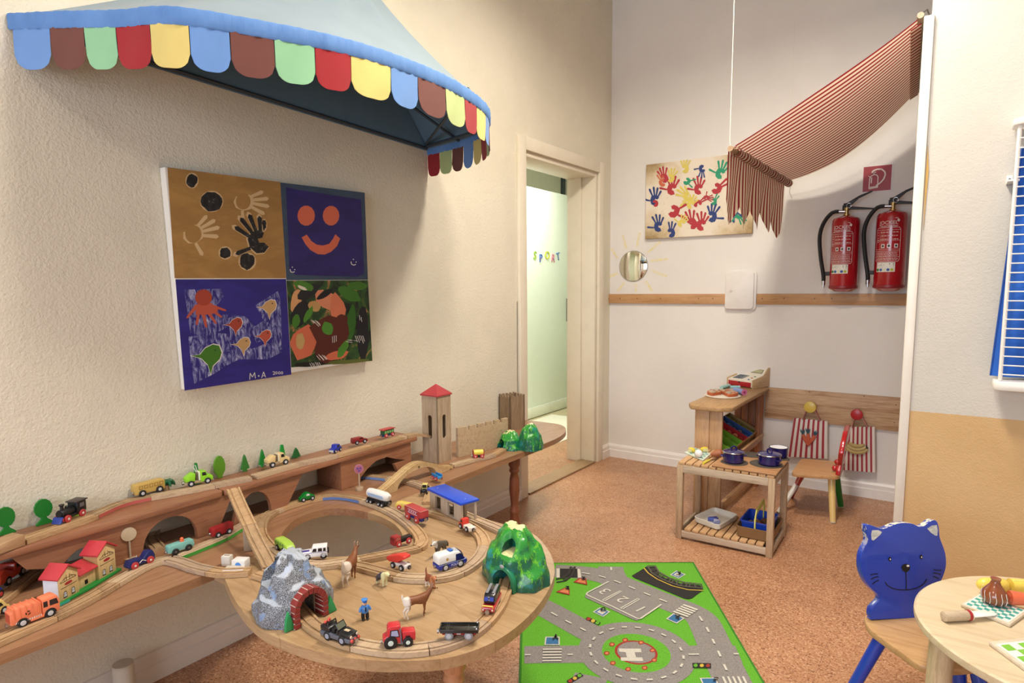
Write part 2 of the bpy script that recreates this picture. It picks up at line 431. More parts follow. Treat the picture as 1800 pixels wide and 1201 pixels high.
# ceiling lamps above (outside the frame): opaque round shades around the light; the third is added for fill
for k, L in enumerate((LAMP_A, LAMP_B, FILL_C)):
    t = thing('ceiling_or_fill_lamp', ('white round ceiling lamp above the train table', 'white round ceiling lamp above the play corner', 'white round housing of the added fill light near the window')[k], 'lamp', (L[0], L[1], L[2]))
    obj('lamp_shade', MB().lathe([(.05, .12), (.27, .10), (.30, -.12), (.285, -.12), (.26, .085), (.05, .10)], n=32), paint('#e8e6e0', .4), t)
    obj('stem', MB().cyl((0, 0, .11), (0, 0, CEIL-L[2]), .012), paint('#dddddd', .4), t)
# ================================================================ CANOPY ON THE LEFT WALL
PALETTE = {'blue': '#6a94d0', 'brown': '#6f4038', 'mint': '#8fc498', 'red': '#a02028', 'yellow': '#dcc878', 'lime': '#b8c888'}
rim_ctrl = [(.001, .685, 2.005), (.18, .738, 1.985), (.36, .80, 1.965), (.515, .852, 1.952), (.615, 1.015, 1.95), (.695, 1.215, 1.95), (.725, 1.42, 1.95), (.715, 1.66, 1.949),
            (.645, 1.915, 1.948), (.54, 2.08, 1.946), (.40, 2.20, 1.945), (.22, 2.275, 1.943), (.001, 2.31, 1.942)]
rim = catmull(rim_ctrl, .012)
acc = [0]
for a, b_ in zip(rim, rim[1:]): acc.append(acc[-1]+(b_-a).length)
RL = acc[-1]
def rim_at(s):
    s = max(0, min(RL, s))
    for i in range(len(acc)-1):
        if acc[i+1] >= s:
            t = (s-acc[i])/max(1e-9, acc[i+1]-acc[i]); return rim[i].lerp(rim[i+1], t), (rim[i+1]-rim[i]).normalized()
    return rim[-1], (rim[-1]-rim[-2]).normalized()
can = thing('wall_canopy', 'blue fabric half-round canopy with coloured scallops fixed high on the left wall', 'canopy', (0, 1.5, 1.95))
apex = Vector((.001, 1.80, 2.66))
def cone_mesh(off=0.0, z_in=0.0):
    mb = MB(); N = 12; rows = []
    L = len(rim)
    for i in list(range(0, L-1, 2))+[L-1]:
        p = rim[i]; row = []
        for k in range(N+1):
            t = k/N; q = p.lerp(apex, t)
            u = i/L*8; sag = -.035*math.sin(PI*t)*(1-.0*u) - .012*abs(math.sin(PI*u))*math.sin(PI*min(1, t*1.2))
            q = q+Vector((0, 0, sag+off)); q.x = max(q.x, .001)
            row.append(mb.v(q))
        rows.append(row)
    for a, b_ in zip(rows, rows[1:]):
        for k in range(N): mb.bm.faces.new((a[k], b_[k], b_[k+1], a[k+1]))
    return mb
M_CTOP = fabric('#82949f', weave=700, var=.04)
M_CIN = fabric('#5f7f98', weave=700, var=.05)
obj('canopy_top', cone_mesh(.004), M_CTOP, can, world=True, smooth=60)
obj('canopy_lining', cone_mesh(-.002), M_CIN, can, world=True, smooth=60)
# underside rear panel: from the wall bar up to the cone, seen as the dark inner face
mb = MB()
P0, P1 = Vector((.008, .70, 2.0)), Vector((.008, 2.30, 1.942)); N = 24; rows = []
for i in range(N+1):
    p = P0.lerp(P1, i/N); h = max(0, min((p.y-.7)/1.1, (2.3-p.y)/.5))
    rows.append([mb.v((.008, p.y, p.z-.012)), mb.v((.008, p.y, max(p.z+.004, p.z+(apex.z-p.z)*h-(.07 if p.y < 1.8 else .02))))])
for a, b_ in zip(rows, rows[1:]): mb.bm.faces.new((a[0], b_[0], b_[1], a[1]))
obj('rear_panel', mb, M_CIN, can, world=True, smooth=0)
obj('wall_bar', MB().tube([P0, P0.lerp(P1, .5), P1], .007, 8), paint('#37414a', .5), can, world=True)
# ribs inside
mb_list = []
for s in (.17, .36, .55, .74, .9):
    q, _t = rim_at(RL*s); mb = MB(); mb.tube([q+Vector((-.01, 0, -.004)), q.lerp(Vector((.02, 1.8, 2.3)), .5)+Vector((0, 0, -.045)), Vector((.02, 1.8, 2.42))], .006, 6)
    obj('rib', mb, paint('#2c3a48', .6), can, world=True)
mb = MB(); q, _t = rim_at(RL*.80); mb.tube([q+Vector((-.01, 0, -.01)), (.02, 2.29, 1.948)], .007, 6)
q2, _t = rim_at(RL*.62); mb.tube([q2+Vector((-.01, 0, .02)), (.02, 2.28, 1.955)], .006, 6)
obj('strut', mb, paint('#3a4650', .6), can, world=True)
# blue band round the rim, slightly gathered
def bandmat():
    m, nt, b = base('fabric_band')
    vec = coords(nt)
    nt.links.new(ramp(nt, noi(nt, vec, 14, 3), [(.3, '#5480bc'), (.7, '#628eca')]), b.inputs['Base Color'])
    b.inputs['Roughness'].default_value = .75
    bump(nt, b, noi(nt, coords(nt, (1, 1, .25)), 26, 3), .7, .006)
    return m
mb = MB(); rows = []
prof = [(0.0, .012), (.005, .011), (.008, .004), (.007, -.012), (.007, -.026), (.004, -.031), (.001, -.027), (0, .008)]
for i in range(0, len(rim)):
    p = rim[i]; t = (rim[min(i+1, len(rim)-1)]-rim[max(i-1, 0)]); t.z = 0; t.normalize(); nrm = Vector((t.y, -t.x, 0))
    w = .0018*math.sin(i*2.3)+.001*math.sin(i*.9)
    rows.append([mb.v(p+nrm*(a+w)+Vector((0, 0, b_))) for a, b_ in prof])
mb.bridge(rows)
obj('rim_band', mb, bandmat(), can, world=True, smooth=50)
# scallops: one piece of cloth each
order = ['blue', 'brown', 'mint', 'red', 'yellow', 'blue', 'brown', 'mint', 'red', 'yellow', 'blue', 'brown', 'lime', 'red', 'yellow', 'blue', 'brown', 'lime', 'red', 'yellow', 'blue', 'brown', 'lime', 'red']
px_edges = [21, 88, 141, 199, 263, 328, 400, 474, 545, 613, 679, 732, 778, 812, 835, 851]
def scr(p):
    d = p-CAM; z = d.dot(FW); return CXP+F*d.dot(RT)/z
sx = [scr(p) for p in rim]; bounds = []
mi = max(range(len(sx)), key=lambda i: sx[i])
for e in px_edges:
    j = next((i for i in range(mi+1) if sx[i] >= e), mi); bounds.append(acc[j])
wd = (RL-bounds[-1])/9
while len(bounds) < 25: bounds.append(bounds[-1]+wd)
for i, nm in enumerate(order):
    s0, s1 = bounds[i]+.0012, min(bounds[i+1]-.0012, RL)
    if s1-s0 < .015: continue
    D = .132; w = s1-s0; mb = MB(); n = 14; top = []; bot = []
    grid = []
    for k in range(n+1):
        f = k/n; p, t = rim_at(s0+w*f); t.z = 0; t.normalize(); nrm = Vector((t.y, -t.x, 0))
        e = abs(2*f-1); rc = .78; # rounded lower corners
        dx = max(0, (e-(1-rc))/rc); dep = D-(.036*(1-math.sqrt(max(0, 1-dx*dx))))
        row = []
        for j in range(6):
            h = -.022-(dep-.022)*j/5
            row.append(p+nrm*(.0035+.002*math.sin(f*6+i+j*.5)*j/5)+Vector((0, 0, h)))
        grid.append(row)
    for side, off in ((1, 0), (-1, -.0016)):
        rr = [[mb.v(q+Vector((off, 0, 0))) for q in row] for row in grid]
        for a, b_ in zip(rr, rr[1:]):
            for j in range(5): mb.bm.faces.new((a[j], b_[j], b_[j+1], a[j+1]))
    o = obj('scallop', mb, fabric(PALETTE[nm], weave=600, var=.05), can, world=True, smooth=60); o['label'] = nm.replace('mint', 'mint green').replace('lime', 'pale lime')+' cloth scallop'

# ================================================================ FOUR-PART PAINTING ON THE LEFT WALL
XC = .034                                    # front of the canvas
cv = [at(289, 293, 0, XC), at(641, 340, 0, XC), at(653, 633, 0, XC), at(327, 686, 0, XC)]
def bil(u, v):
    a = cv[0].lerp(cv[1], u); b_ = cv[3].lerp(cv[2], u); return a.lerp(b_, v)
pt = thing('canvas_painting', 'large four-part childrens painting with blue smiley, sea animals and handprints on left wall', 'painting', (0, cv[3][1], cv[3][2]))
mb = MB()
fr = [p for p in cv]; bk = [Vector((.002, p.y, p.z)) for p in cv]
A = [mb.v(p) for p in fr]; B = [mb.v(p) for p in bk]
mb.bm.faces.new(A); mb.bm.faces.new(B[::-1])
for i in range(4): mb.bm.faces.new((A[i], B[i], B[(i+1) % 4], A[(i+1) % 4]))
obj('canvas', mb, paint('#e8e4da', .8), pt, world=True, smooth=0, bevel=.003)
def zc(X, Y, off=.0): return at(270+X/2.7925, 270+Y/2.7925, 0, XC+off)
def scumble(name, c1, c2, sc=9, lo=.4, hi=.6, dist=.5, stretch=(1, 1, 3), c3=None):
    m, nt, b = base(name)
    n = noi(nt, coords(nt, stretch), sc, 5, .65, dist)
    st = [(lo, c1), (hi, c2)]
    if c3: st.append((hi+.12, c3))
    nt.links.new(ramp(nt, n, st), b.inputs['Base Color']); b.inputs['Roughness'].default_value = .55
    bump(nt, b, noi(nt, coords(nt), 120, 3), .2, .0008)
    return m
def flat(name, mat, parent, polys, f, off):
    mb = MB()
    for i, pl in enumerate(polys): mb.face([f(x, y, off+i*.00006) for x, y in pl])
    return obj(name, mb, mat, parent, world=True, smooth=0)
flat('ochre_panel', scumble('paint_ochre', '#a07840', '#b08749', 5), pt, [[(68, 68), (622, 140), (650, 612), (103, 612)]], zc, .0005)
flat('slate_border', scumble('paint_slate', '#33465e', '#3c5068', 7), pt, [[(622, 142), (1036, 192), (1052, 620), (652, 622)]], zc, .0005)
flat('blue_panel', scumble('paint_indigo', '#231a63', '#2b2272', 6), pt, [[(650, 165), (700, 176), (1010, 225), (1018, 225), (1034, 590), (1000, 605), (700, 596), (668, 580)]], zc, .0010)
flat('blue_sea', scumble('paint_ultramarine', '#241c78', '#2c2488', 6), pt, [[(107, 618), (650, 616), (676, 1085), (152, 1164)]], zc, .0005)
sea = [[(150, 668), (330, 664), (345, 700), (300, 760), (345, 800), (430, 810), (330, 870), (250, 900), (180, 880)],
       [(500, 745), (610, 675), (622, 720), (632, 960), (560, 990), (590, 900), (500, 930), (480, 860), (540, 820), (520, 780)],
       [(170, 900), (300, 880), (420, 890), (480, 960), (560, 930), (630, 975), (560, 1010), (420, 1010), (360, 1040), (300, 1080), (200, 1130), (185, 1040)],
       [(340, 790), (450, 800), (500, 850), (470, 910), (380, 900)]]
flat('sea_foam', scumble('paint_seafoam', '#241c78', '#8f93c4', 22, .44, .60, 1.2, (1, 3, 1), '#d8dae6'), pt, sea, zc, .0010)
flat('jungle_panel', scumble('paint_jungle', '#101418', '#2f5a24', 8, .36, .56, 2.0, (1, 1, 1), '#d98a62'), pt, [[(652, 624), (1052, 622), (1074, 1018), (676, 1050)]], zc, .0005)
SALM = paint('#dd6f52', .6); 
flat('eye', SALM, pt, [circ(749, 305, 43, 50, 14)], zc, .0014)
flat('eye', SALM, pt, [circ(871, 305, 41, 49, 14)], zc, .0014)
sm = [(727, 412), (752, 398), (775, 430), (800, 447), (830, 452), (862, 443), (880, 420), (892, 396), (916, 418), (900, 455), (872, 482), (840, 496), (805, 494), (770, 474), (745, 445)]
flat('smile', SALM, pt, [sm], zc, .0014)
WHT = paint('#e9e6e0', .6)
def line(mb, pts, w, f, off):
    for a, b_ in zip(pts, pts[1:]):
        dx, dy = b_[0]-a[0], b_[1]-a[1]; L = math.hypot(dx, dy) or 1; nx, ny = -dy/L*w/2, dx/L*w/2
        mb.face([f(a[0]+nx, a[1]+ny, off), f(b_[0]+nx, b_[1]+ny, off), f(b_[0]-nx, b_[1]-ny, off), f(a[0]-nx, a[1]-ny, off)])
mb = MB()
for cx, cy, s in ((683, 572, 1), (983, 535, 1.1)):
    line(mb, [(cx-13*s, cy-4*s), (cx-10*s, cy+8*s), (cx, cy+12*s), (cx+9*s, cy+8*s)], 4, zc, .0016)
    mb.face([zc(x, y, .0016) for x, y in circ(cx-2*s, cy-14*s, 3, n=8)]); mb.face([zc(x, y, .0016) for x, y in circ(cx+10*s, cy-2*s, 3, n=8)])
obj('small_smileys', mb, WHT, pt, world=True, smooth=0)
# handprints
def hand(cx, cy, s, rot, spread=1, flip=1, skip=()):
    P = []
    def T(x, y): c, q = math.cos(rot), math.sin(rot); x *= flip; return (cx+(x*c-y*q)*s, cy+(x*q+y*c)*s)
    P.append([T(x, y) for x, y in ((-20, -8), (-14, -20), (4, -24), (20, -16), (26, 4), (20, 24), (4, 32), (-12, 26), (-8, 12), (2, 6), (0, -4), (-10, 0))])
    for k, (ang, L) in enumerate(((-118, 44), (-100, 56), (-84, 60), (-66, 54), (-10, 40))):
        if k in skip: continue
        a = rad(ang*spread if k < 4 else ang); bx, by = (14*math.cos(a)*1.9, 12+ -0+math.sin(a)*26) if k < 4 else (26, 6)
        ex, ey = bx+math.cos(a)*L*.8, by+math.sin(a)*L*.8
        nx, ny = -math.sin(a)*5.5, math.cos(a)*5.5
        mx, my = (bx+ex)/2, (by+ey)/2
        P.append([T(x, y) for x, y in ((bx, by), (bx+nx*.7, by+ny*.7), (mx+nx*.8, my+ny*.8), (ex+nx, ey+ny), (ex+math.cos(a)*6, ey+math.sin(a)*6), (ex-nx, ey-ny), (mx-nx*.8, my-ny*.8), (bx-nx*.7, by-ny*.7))])
    return P
BLK = scumble('paint_black', '#0e0f12', '#2a2b2e', 60, .45, .62, .5, (1, 1, 1), '#a9a08c')
PALE = paint('#d6b98a', .6)
flat('handprint', PALE, pt, hand(512, 425, 2.3, rad(-32), 1.0, -1), zc, .0009)
flat('handprint', BLK, pt, hand(515, 425, 2.1, rad(-32), 1.0, -1), zc, .0014)
flat('handprint', PALE, pt, hand(450, 235, 1.8, rad(95)), zc, .0009); flat('handprint', paint('#a87f44', .6), pt, [circ(440, 235, 36, 40)], zc, .0013)
flat('handprint', PALE, pt, hand(200, 390, 1.9, rad(70)), zc, .0009); flat('handprint', paint('#a87f44', .6), pt, [circ(195, 395, 40, 44)], zc, .0013)
for (x, y, rx, ry) in ((188, 133, 27, 34), (285, 235, 52, 48), (352, 488, 28, 28), (460, 530, 38, 40), (542, 352, 9, 26)):
    flat('paw_print', PALE, pt, [circ(x, y, rx+6, ry+5, 16)], zc, .0011); flat('paw_print', BLK, pt, [[(px_+random.uniform(-4, 4), py_+random.uniform(-4, 4)) for px_, py_ in circ(x, y, rx, ry, 16)]], zc, .0015)
# sea animals
RUST = paint('#a8412c', .6); RED2 = paint('#c05540', .6); TAN = paint('#c9a06a', .6); GRN = paint('#3f7a1e', .6)
mb = MB()
for tip, w0 in (((165, 805), 20), ((212, 838), 20), ((258, 850), 22), ((305, 832), 20), ((332, 802), 20), ((352, 770), 18)):
    bx, by = 235+(tip[0]-250)*.25, 745+(tip[1]-800)*.2; dx, dy = tip[0]-bx, tip[1]-by; L = math.hypot(dx, dy); nx, ny = -dy/L*w0/2, dx/L*w0/2
    mb.face([zc(bx+nx, by+ny, .0016), zc(tip[0]+nx*.5, tip[1]+ny*.5, .0016), zc(tip[0]+dx/L*6, tip[1]+dy/L*6, .0016), zc(tip[0]-nx*.5, tip[1]-ny*.5, .0016), zc(bx-nx, by-ny, .0016)])
mb.face([zc(x, y, .0018) for x, y in ((205, 790), (212, 740), (250, 728), (285, 735), (318, 770), (300, 785), (250, 792))])
obj('octopus_arms', mb, RED2, pt, world=True, smooth=0)
flat('octopus_head', RUST, pt, [circ(245, 707, 42, 40, 16)], zc, .0020)
def fish(x, y, s, col, f=1):
    pts = [(-58, 2), (-30, -2), (-14, -22), (10, -34), (30, -30), (38, -8), (32, 12), (10, 34), (4, 60), (-6, 30), (-26, 10)]
    for mt, k, o_ in ((WHT, 1.09, .0014), (col, 1, .0018)):
        flat('fish', mt, pt, [[(x+a*s*k, y+b_*s*k) for a, b_ in pts]], zc, o_)
    flat('fish_eye', paint('#151515', .5), pt, [circ(x+18*s, y-16*s, 3.5, n=8)], zc, .0021)
fish(565, 752, 1.0, TAN); fish(400, 838, .95, RUST); fish(545, 895, .85, RED2); fish(438, 935, .95, TAN); fish(275, 990, 1.55, GRN)
# jungle strokes
jr = random.Random(3)
JC = ['#3f7a22', '#2f6a1c', '#e08a66', '#d8714e', '#c7a568', '#11151c', '#161a22', '#53872c']
def stroke(x, y, rx, ry, rot, col, off, nm='brush_stroke'):
    c, s = math.cos(rot), math.sin(rot)
    flat(nm, paint(col, .55, var=.12), pt, [[(x+(a*c-b_*s), y+(a*s+b_*c)) for a, b_ in [(p*jr.uniform(.85, 1.15), q*jr.uniform(.85, 1.15)) for p, q in circ(0, 0, rx, ry, 11)]]], zc, off)
for k, (x, y, rx, ry, rt, c) in enumerate([(740, 930, 62, 85, .3, '#d9714f'), (700, 720, 25, 60, .2, '#d8a06a'), (860, 720, 70, 40, .5, '#e28e68'), (905, 770, 36, 80, -.1, '#df7f5a'), (1028, 880, 30, 130, 0, '#12161f'),
     (960, 690, 60, 30, .5, '#3f7a22'), (1000, 650, 50, 22, 0, '#437c25'), (970, 830, 22, 90, .1, '#2f6a1c'), (720, 790, 40, 70, .4, '#14181e'), (760, 680, 30, 60, .9, '#1a1e22'), (740, 650, 50, 22, .3, '#4a8228'),
     (840, 690, 45, 16, 2.6, '#14181e'), (790, 750, 34, 26, .4, '#c59a5e'), (700, 820, 18, 36, .2, '#3f7a22'), (760, 790, 14, 42, .5, '#4c8a2a'), (870, 880, 98, 80, .05, '#5a2016'), (845, 970, 60, 60, 0, '#5a2016'),
     (925, 820, 30, 30, 0, '#5a2016'), (900, 990, 60, 22, -.3, '#d9714f'), (930, 960, 18, 50, .5, '#4c8a2a'), (720, 920, 22, 40, 0, '#c9a568'), (760, 1035, 80, 12, -.05, '#12140f'), (950, 1022, 110, 10, -.07, '#5f6a2c'), (855, 860, 26, 34, -.3, '#4d8f2c'), (730, 660, 26, 8, .4, '#e6dcc8')]):
    stroke(x, y, rx, ry, rt, c, .0012+k*.00006)
mb = MB()
for x, y, n, a in ((790, 820, 4, 2.35), (1010, 890, 5, 1.9), (960, 920, 4, 3.0), (890, 895, 3, 1.6), (820, 990, 5, 2.3), (1018, 800, 2, 1.7), (790, 1030, 6, 2.1)):
    for k in range(n):
        px_, py_ = x+k*9-n*4, y+jr.uniform(-6, 6); L = jr.uniform(20, 42)
        line(mb, [(px_, py_), (px_+math.cos(a)*-L, py_+math.sin(a)*L)], 2.6, zc, .0030)
obj('scratch_marks', mb, WHT, pt, world=True, smooth=0)['kind'] = 'stuff'
mb = MB()
line(mb, [(472, 1110), (474, 1078), (485, 1098), (496, 1075), (500, 1104)], 3.5, zc, .0016)
mb.face([zc(x, y, .0016) for x, y in circ(516, 1092, 4, n=8)])
line(mb, [(530, 1102), (540, 1072), (550, 1099)], 3.5, zc, .0016); line(mb, [(533, 1092), (547, 1090)], 3, zc, .0016)
line(mb, [(584, 1072), (592, 1070), (594, 1078), (586, 1086), (596, 1085)], 2.6, zc, .0016)
for x in (603, 617, 630): line(mb, circ(x, 1077, 4.5, 6, 9)+[(x+4.5, 1077)], 2.6, zc, .0016)
obj('signature', mb, WHT, pt, world=True, smooth=0)

# ================================================================ BACK WALL
def bw(x, y, off=.0): return at(x, y, 1, YB-off)
# handprint canvas
PX = .028
cs = [bw(1135, 290, PX), bw(1338, 262, PX), bw(1321, 409, PX), bw(1135, 421, PX)]
xa, xb = bw(1135, 350, PX)[0], bw(1322, 405, PX)[0]; za, zb = bw(1135, 421, PX)[2]+.003, bw(1135, 290, PX)[2]
def stained():
    m, nt, b = base('canvas_stained')
    tc = nn(nt, 'ShaderNodeTexCoord'); sp = nn(nt, 'ShaderNodeSeparateXYZ'); nt.links.new(tc.outputs['Generated'], sp.inputs[0])
    def ed(sock):
        a = nn(nt, 'ShaderNodeMath', operation='SUBTRACT'); nt.links.new(sock, a.inputs[0]); a.inputs[1].default_value = .5
        c = nn(nt, 'ShaderNodeMath', operation='ABSOLUTE'); nt.links.new(a.outputs[0], c.inputs[0]); return c.outputs[0]
    mu = nn(nt, 'ShaderNodeMath', operation='MULTIPLY'); nt.links.new(ed(sp.outputs[0]), mu.inputs[0]); nt.links.new(ed(sp.outputs[2]), mu.inputs[1])
    ad = nn(nt, 'ShaderNodeMath', operation='MULTIPLY_ADD'); nt.links.new(noi(nt, coords(nt), 7, 6, .7), ad.inputs[0]); ad.inputs[1].default_value = .30; nt.links.new(mu.outputs[0], ad.inputs[2])
    c = ramp(nt, ad.outputs[0], [(.20, '#ece0cc'), (.29, '#d8c4a2'), (.38, '#a58a5c')])
    sp2 = ramp(nt, noi(nt, coords(nt), 120, 2, .5), [(.70, (0, 0, 0, 1)), (.74, (1, 1, 1, 1))])
    c = mixc(nt, sp2, c, '#8a744a')
    nt.links.new(c, b.inputs['Base Color']); b.inputs['Roughness'].default_value = .8
    return m
hp = thing('handprint_canvas', 'cream canvas covered with colourful childrens handprints on back wall left of awning', 'painting', (xa, YB, za))
obj('canvas', MB().box(xa, xb, YB-PX, YB-.003, za, zb), stained(), hp, world=True, smooth=0, bevel=.002)
def hz2(X, Y, off=.0):
    q = at(1050+X/3.64, 230+Y/3.64, 1, YB-PX-off); q.x = min(max(q.x, xa), xb); q.z = min(max(q.z, za), zb); return q
HC = {'r': '#b8323c', 'b': '#2c3f7c', 'g': '#2a9a72', 'y': '#e2cf62', 'o': '#d06a48'}
prints = [(370, 440, 1.25, 0, 'b', ()), (370, 462, .8, 0, 'r', (0, 1, 2, 3, 4)), (480, 370, 1.35, .05, 'r', ()), (490, 510, 1.5, .6, 'r', (0, 1, 2)), (392, 610, 1.2, -.1, 'b', ()), (470, 650, 1.1, 0, 'b', (0, 4)),
          (650, 370, 1.25, 0, 'r', ()), (765, 365, 1.35, .7, 'r', (0, 1, 4)), (645, 465, 1.0, .9, 'r', (0, 3, 4)), (603, 590, 1.35, -.3, 'r', ()), (668, 600, 1.3, .1, 'r', ()), (733, 545, 1.3, .2, 'b', ()),
          (790, 270, 1.3, .3, 'g', ()), (672, 245, .9, 3.1, 'b', (0,)), (580, 420, 1.3, -.9, 'y', ()), (470, 300, 1.0, .3, 'y', (4,)), (600, 470, 1.0, .4, 'y', ()), (575, 320, .9, .9, 'g', (0, 1, 2)), (540, 590, .9, .5, 'y', ()), (905, 540, 1.0, 2.4, 'g', ()), (870, 520, 1.1, 3.6, 'b', (0, 1)), (425, 300, 1.1, -.2, 'r', (4,)), (415, 330, .9, -.5, 'o', (3, 4)), (745, 450, .8, .3, 'g', (0, 1, 4)), (700, 430, .7, 1.6, 'r', ()), (560, 240, 1.0, .1, 'y', (4,))]
for k, (x, y, s, r_, c, sk) in enumerate(prints):
    o = flat('handprint', paint(HC[c], .6), hp, hand(x, y, s, r_, 1, 1 if k % 2 else -1, sk), hz2, .0012+.00005*k)
# round mirror with painted sun rays
c = bw(1113, 468, .006); rr = (bw(1138, 468)-bw(1088, 468)).length/2
mt = thing('round_mirror', 'small round mirror at the centre of a painted yellow sun on back wall', 'mirror', (c[0], YB, c[2]))
def mir():
    m, nt, b = base('mirror_glass'); b.inputs['Metallic'].default_value = 1; b.inputs['Roughness'].default_value = .03; b.inputs['Base Color'].default_value = (.88, .88, .80, 1); return m
obj('glass', MB().lathe([(rr*.97, 0), (rr*.97, .005), (rr*.955, .006)], (c[0], YB-.002, c[2]), (0, -1, 0), 40), mir(), mt, world=True)
obj('rim', MB().lathe([(rr, 0), (rr, .0045), (rr*.972, .0048), (rr*.972, 0)], (c[0], YB-.001, c[2]), (0, -1, 0), 40), paint('#9c9a90', .3), mt, world=True)
def rays():
    m, nt, b = base('paint_sunrays')
    n = ramp(nt, noi(nt, coords(nt), 55, 4, .7), [(.40, (0, 0, 0, 1)), (.62, (.8, .8, .8, 1))])
    nt.links.new(mixc(nt, n, '#e9e0cf', '#e9dc8c'), b.inputs['Base Color']); b.inputs['Roughness'].default_value = .85; return m
rays_px = [((162, 665), (186, 755)), ((272, 652), (252, 745)), ((402, 710), (320, 782)), ((90, 755), (132, 820)), ((340, 832), (455, 820)), ((350, 895), (445, 932)), ((75, 935), (132, 912)), ((128, 1028), (176, 968)), ((248, 980), (246, 1030)), ((310, 962), (352, 1028))]
for a, b_ in rays_px:
    mb = MB(); dx, dy = b_[0]-a[0], b_[1]-a[1]; L = math.hypot(dx, dy); nx, ny = -dy/L*8, dx/L*8
    f = lambda X, Y: at(1050+X/3.64, 230+Y/3.64, 1, YB-.0012)
    mb.face([f(a[0]+nx, a[1]+ny), f(b_[0]+nx*.8, b_[1]+ny*.8), f(b_[0]-nx*.8, b_[1]-ny*.8), f(a[0]-nx, a[1]-ny)])
    obj('sun_ray', mb, rays(), bpy.data.objects['wall_back'], world=True, smooth=0)
# horizontal rail, in two lengths with the meter box between
M_RAIL = wood('#c79a6b', '#a97848', 0, 1.0, .5, True)
zr0, zr1 = bw(1067, 533)[2], bw(1067, 517)[2]
rl = tag(obj('wall_rail', MB().box(bw(1066, 525, .02)[0], bw(1275, 525, .02)[0], YB-.02, YB, zr0, zr1), M_RAIL, bevel=.002), 'long pine wall rail between the door and the white meter box', 'rail')
xr1 = bw(1330, 525, .02)[0]
rl2 = tag(obj('wall_rail', MB().box(xr1, 1.96, YB-.02, YB, zr0, zr1), M_RAIL, bevel=.002), 'pine wall rail behind the two fire extinguishers', 'rail')
for r_, xs in ((rl, (1070, 1090, 1120, 1161, 1228, 1253)), (rl2, (1340, 1378, 1432, 1462))):
    for x in xs:
        q = bw(x, 525, .021); obj('screw', MB().lathe([(.0035, 0), (.0035, .0015)], q, (0, -1, 0), 8), metal('#5a5046', .5), r_, world=True)
# meter box
x0, x1 = bw(1276, 500, .03)[0], bw(1329, 500, .03)[0]; z0, z1 = bw(1300, 545, .03)[2], bw(1300, 478, .03)[2]
def rrect(x0, x1, z0, z1, r, n=5):
    out = []
    for cx, cz, a in ((x1-r, z0+r, -90), (x1-r, z1-r, 0), (x0+r, z1-r, 90), (x0+r, z0+r, 180)):
        out += [(cx+r*math.cos(rad(a+90*i/n)), cz+r*math.sin(rad(a+90*i/n))) for i in range(n+1)]
    return out
t = thing('meter_box', 'flat white metal meter box set between the two wall rails', 'box', ((x0+x1)/2, YB, z0))
MBX = paint('#ebe5df', .4)
obj('frame', MB().prism(rrect(x0, x1, z0, z1, .022), YB-.018, YB-.001, 'y'), MBX, t, world=True, bevel=.003)
obj('door_panel', MB().prism(rrect(x0-.004, x1-.014, z0+.006, z1+.002, .02), YB-.030, YB-.0185, 'y'), MBX, t, world=True, bevel=.003)
q = bw(1285, 511, .031); obj('lock', MB().lathe([(.008, 0), (.008, .003), (.004, .004)], q, (0, -1, 0), 14), paint('#d9d2c8', .3), t, world=True)

# fire extinguisher sign
a, b_ = bw(1517, 291, .004), bw(1567, 337, .004)
sg = thing('extinguisher_sign', 'square red fire extinguisher sign with white pictogram on back wall', 'sign', ((a[0]+b_[0])/2, YB, b_[2]))
sc_ = b_[0]-a[0]; cz = (a[2]+b_[2])/2; cx = (a[0]+b_[0])/2
obj('plate', MB().box(cx-sc_/2, cx+sc_/2, YB-.004, YB-.001, cz-sc_/2, cz+sc_/2), paint('#ece4e0', .4), sg, world=True, smooth=0)
obj('red_field', MB().box(cx-sc_*.47, cx+sc_*.47, YB-.0048, YB-.0042, cz-sc_*.47, cz+sc_*.47), paint('#a01f26', .4), sg, world=True, smooth=0)
def sf(X, Y, off=0): return Vector((cx+(X-545)/225*sc_, YB-.0052-off, cz-(Y-195)/225*sc_))
mb = MB()
line(mb, [(488, 278), (488, 192), (498, 172), (520, 160), (540, 165), (552, 182), (552, 270), (488, 278)], 7, sf, 0)
line(mb, [(520, 160), (520, 142), (505, 146), (535, 140)], 7, sf, 0)
line(mb, [(504, 145), (512, 128), (540, 118), (575, 120), (600, 145), (605, 170), (595, 205), (570, 235), (540, 255)], 11, sf, .0002)
line(mb, [(503, 182), (502, 232)], 9, sf, 0); line(mb, [(480, 168), (492, 180)], 5, sf, 0); line(mb, [(492, 266), (550, 262)], 8, sf, 0)
obj('pictogram', mb, paint('#efe2d8', .5), sg, world=True, smooth=0)

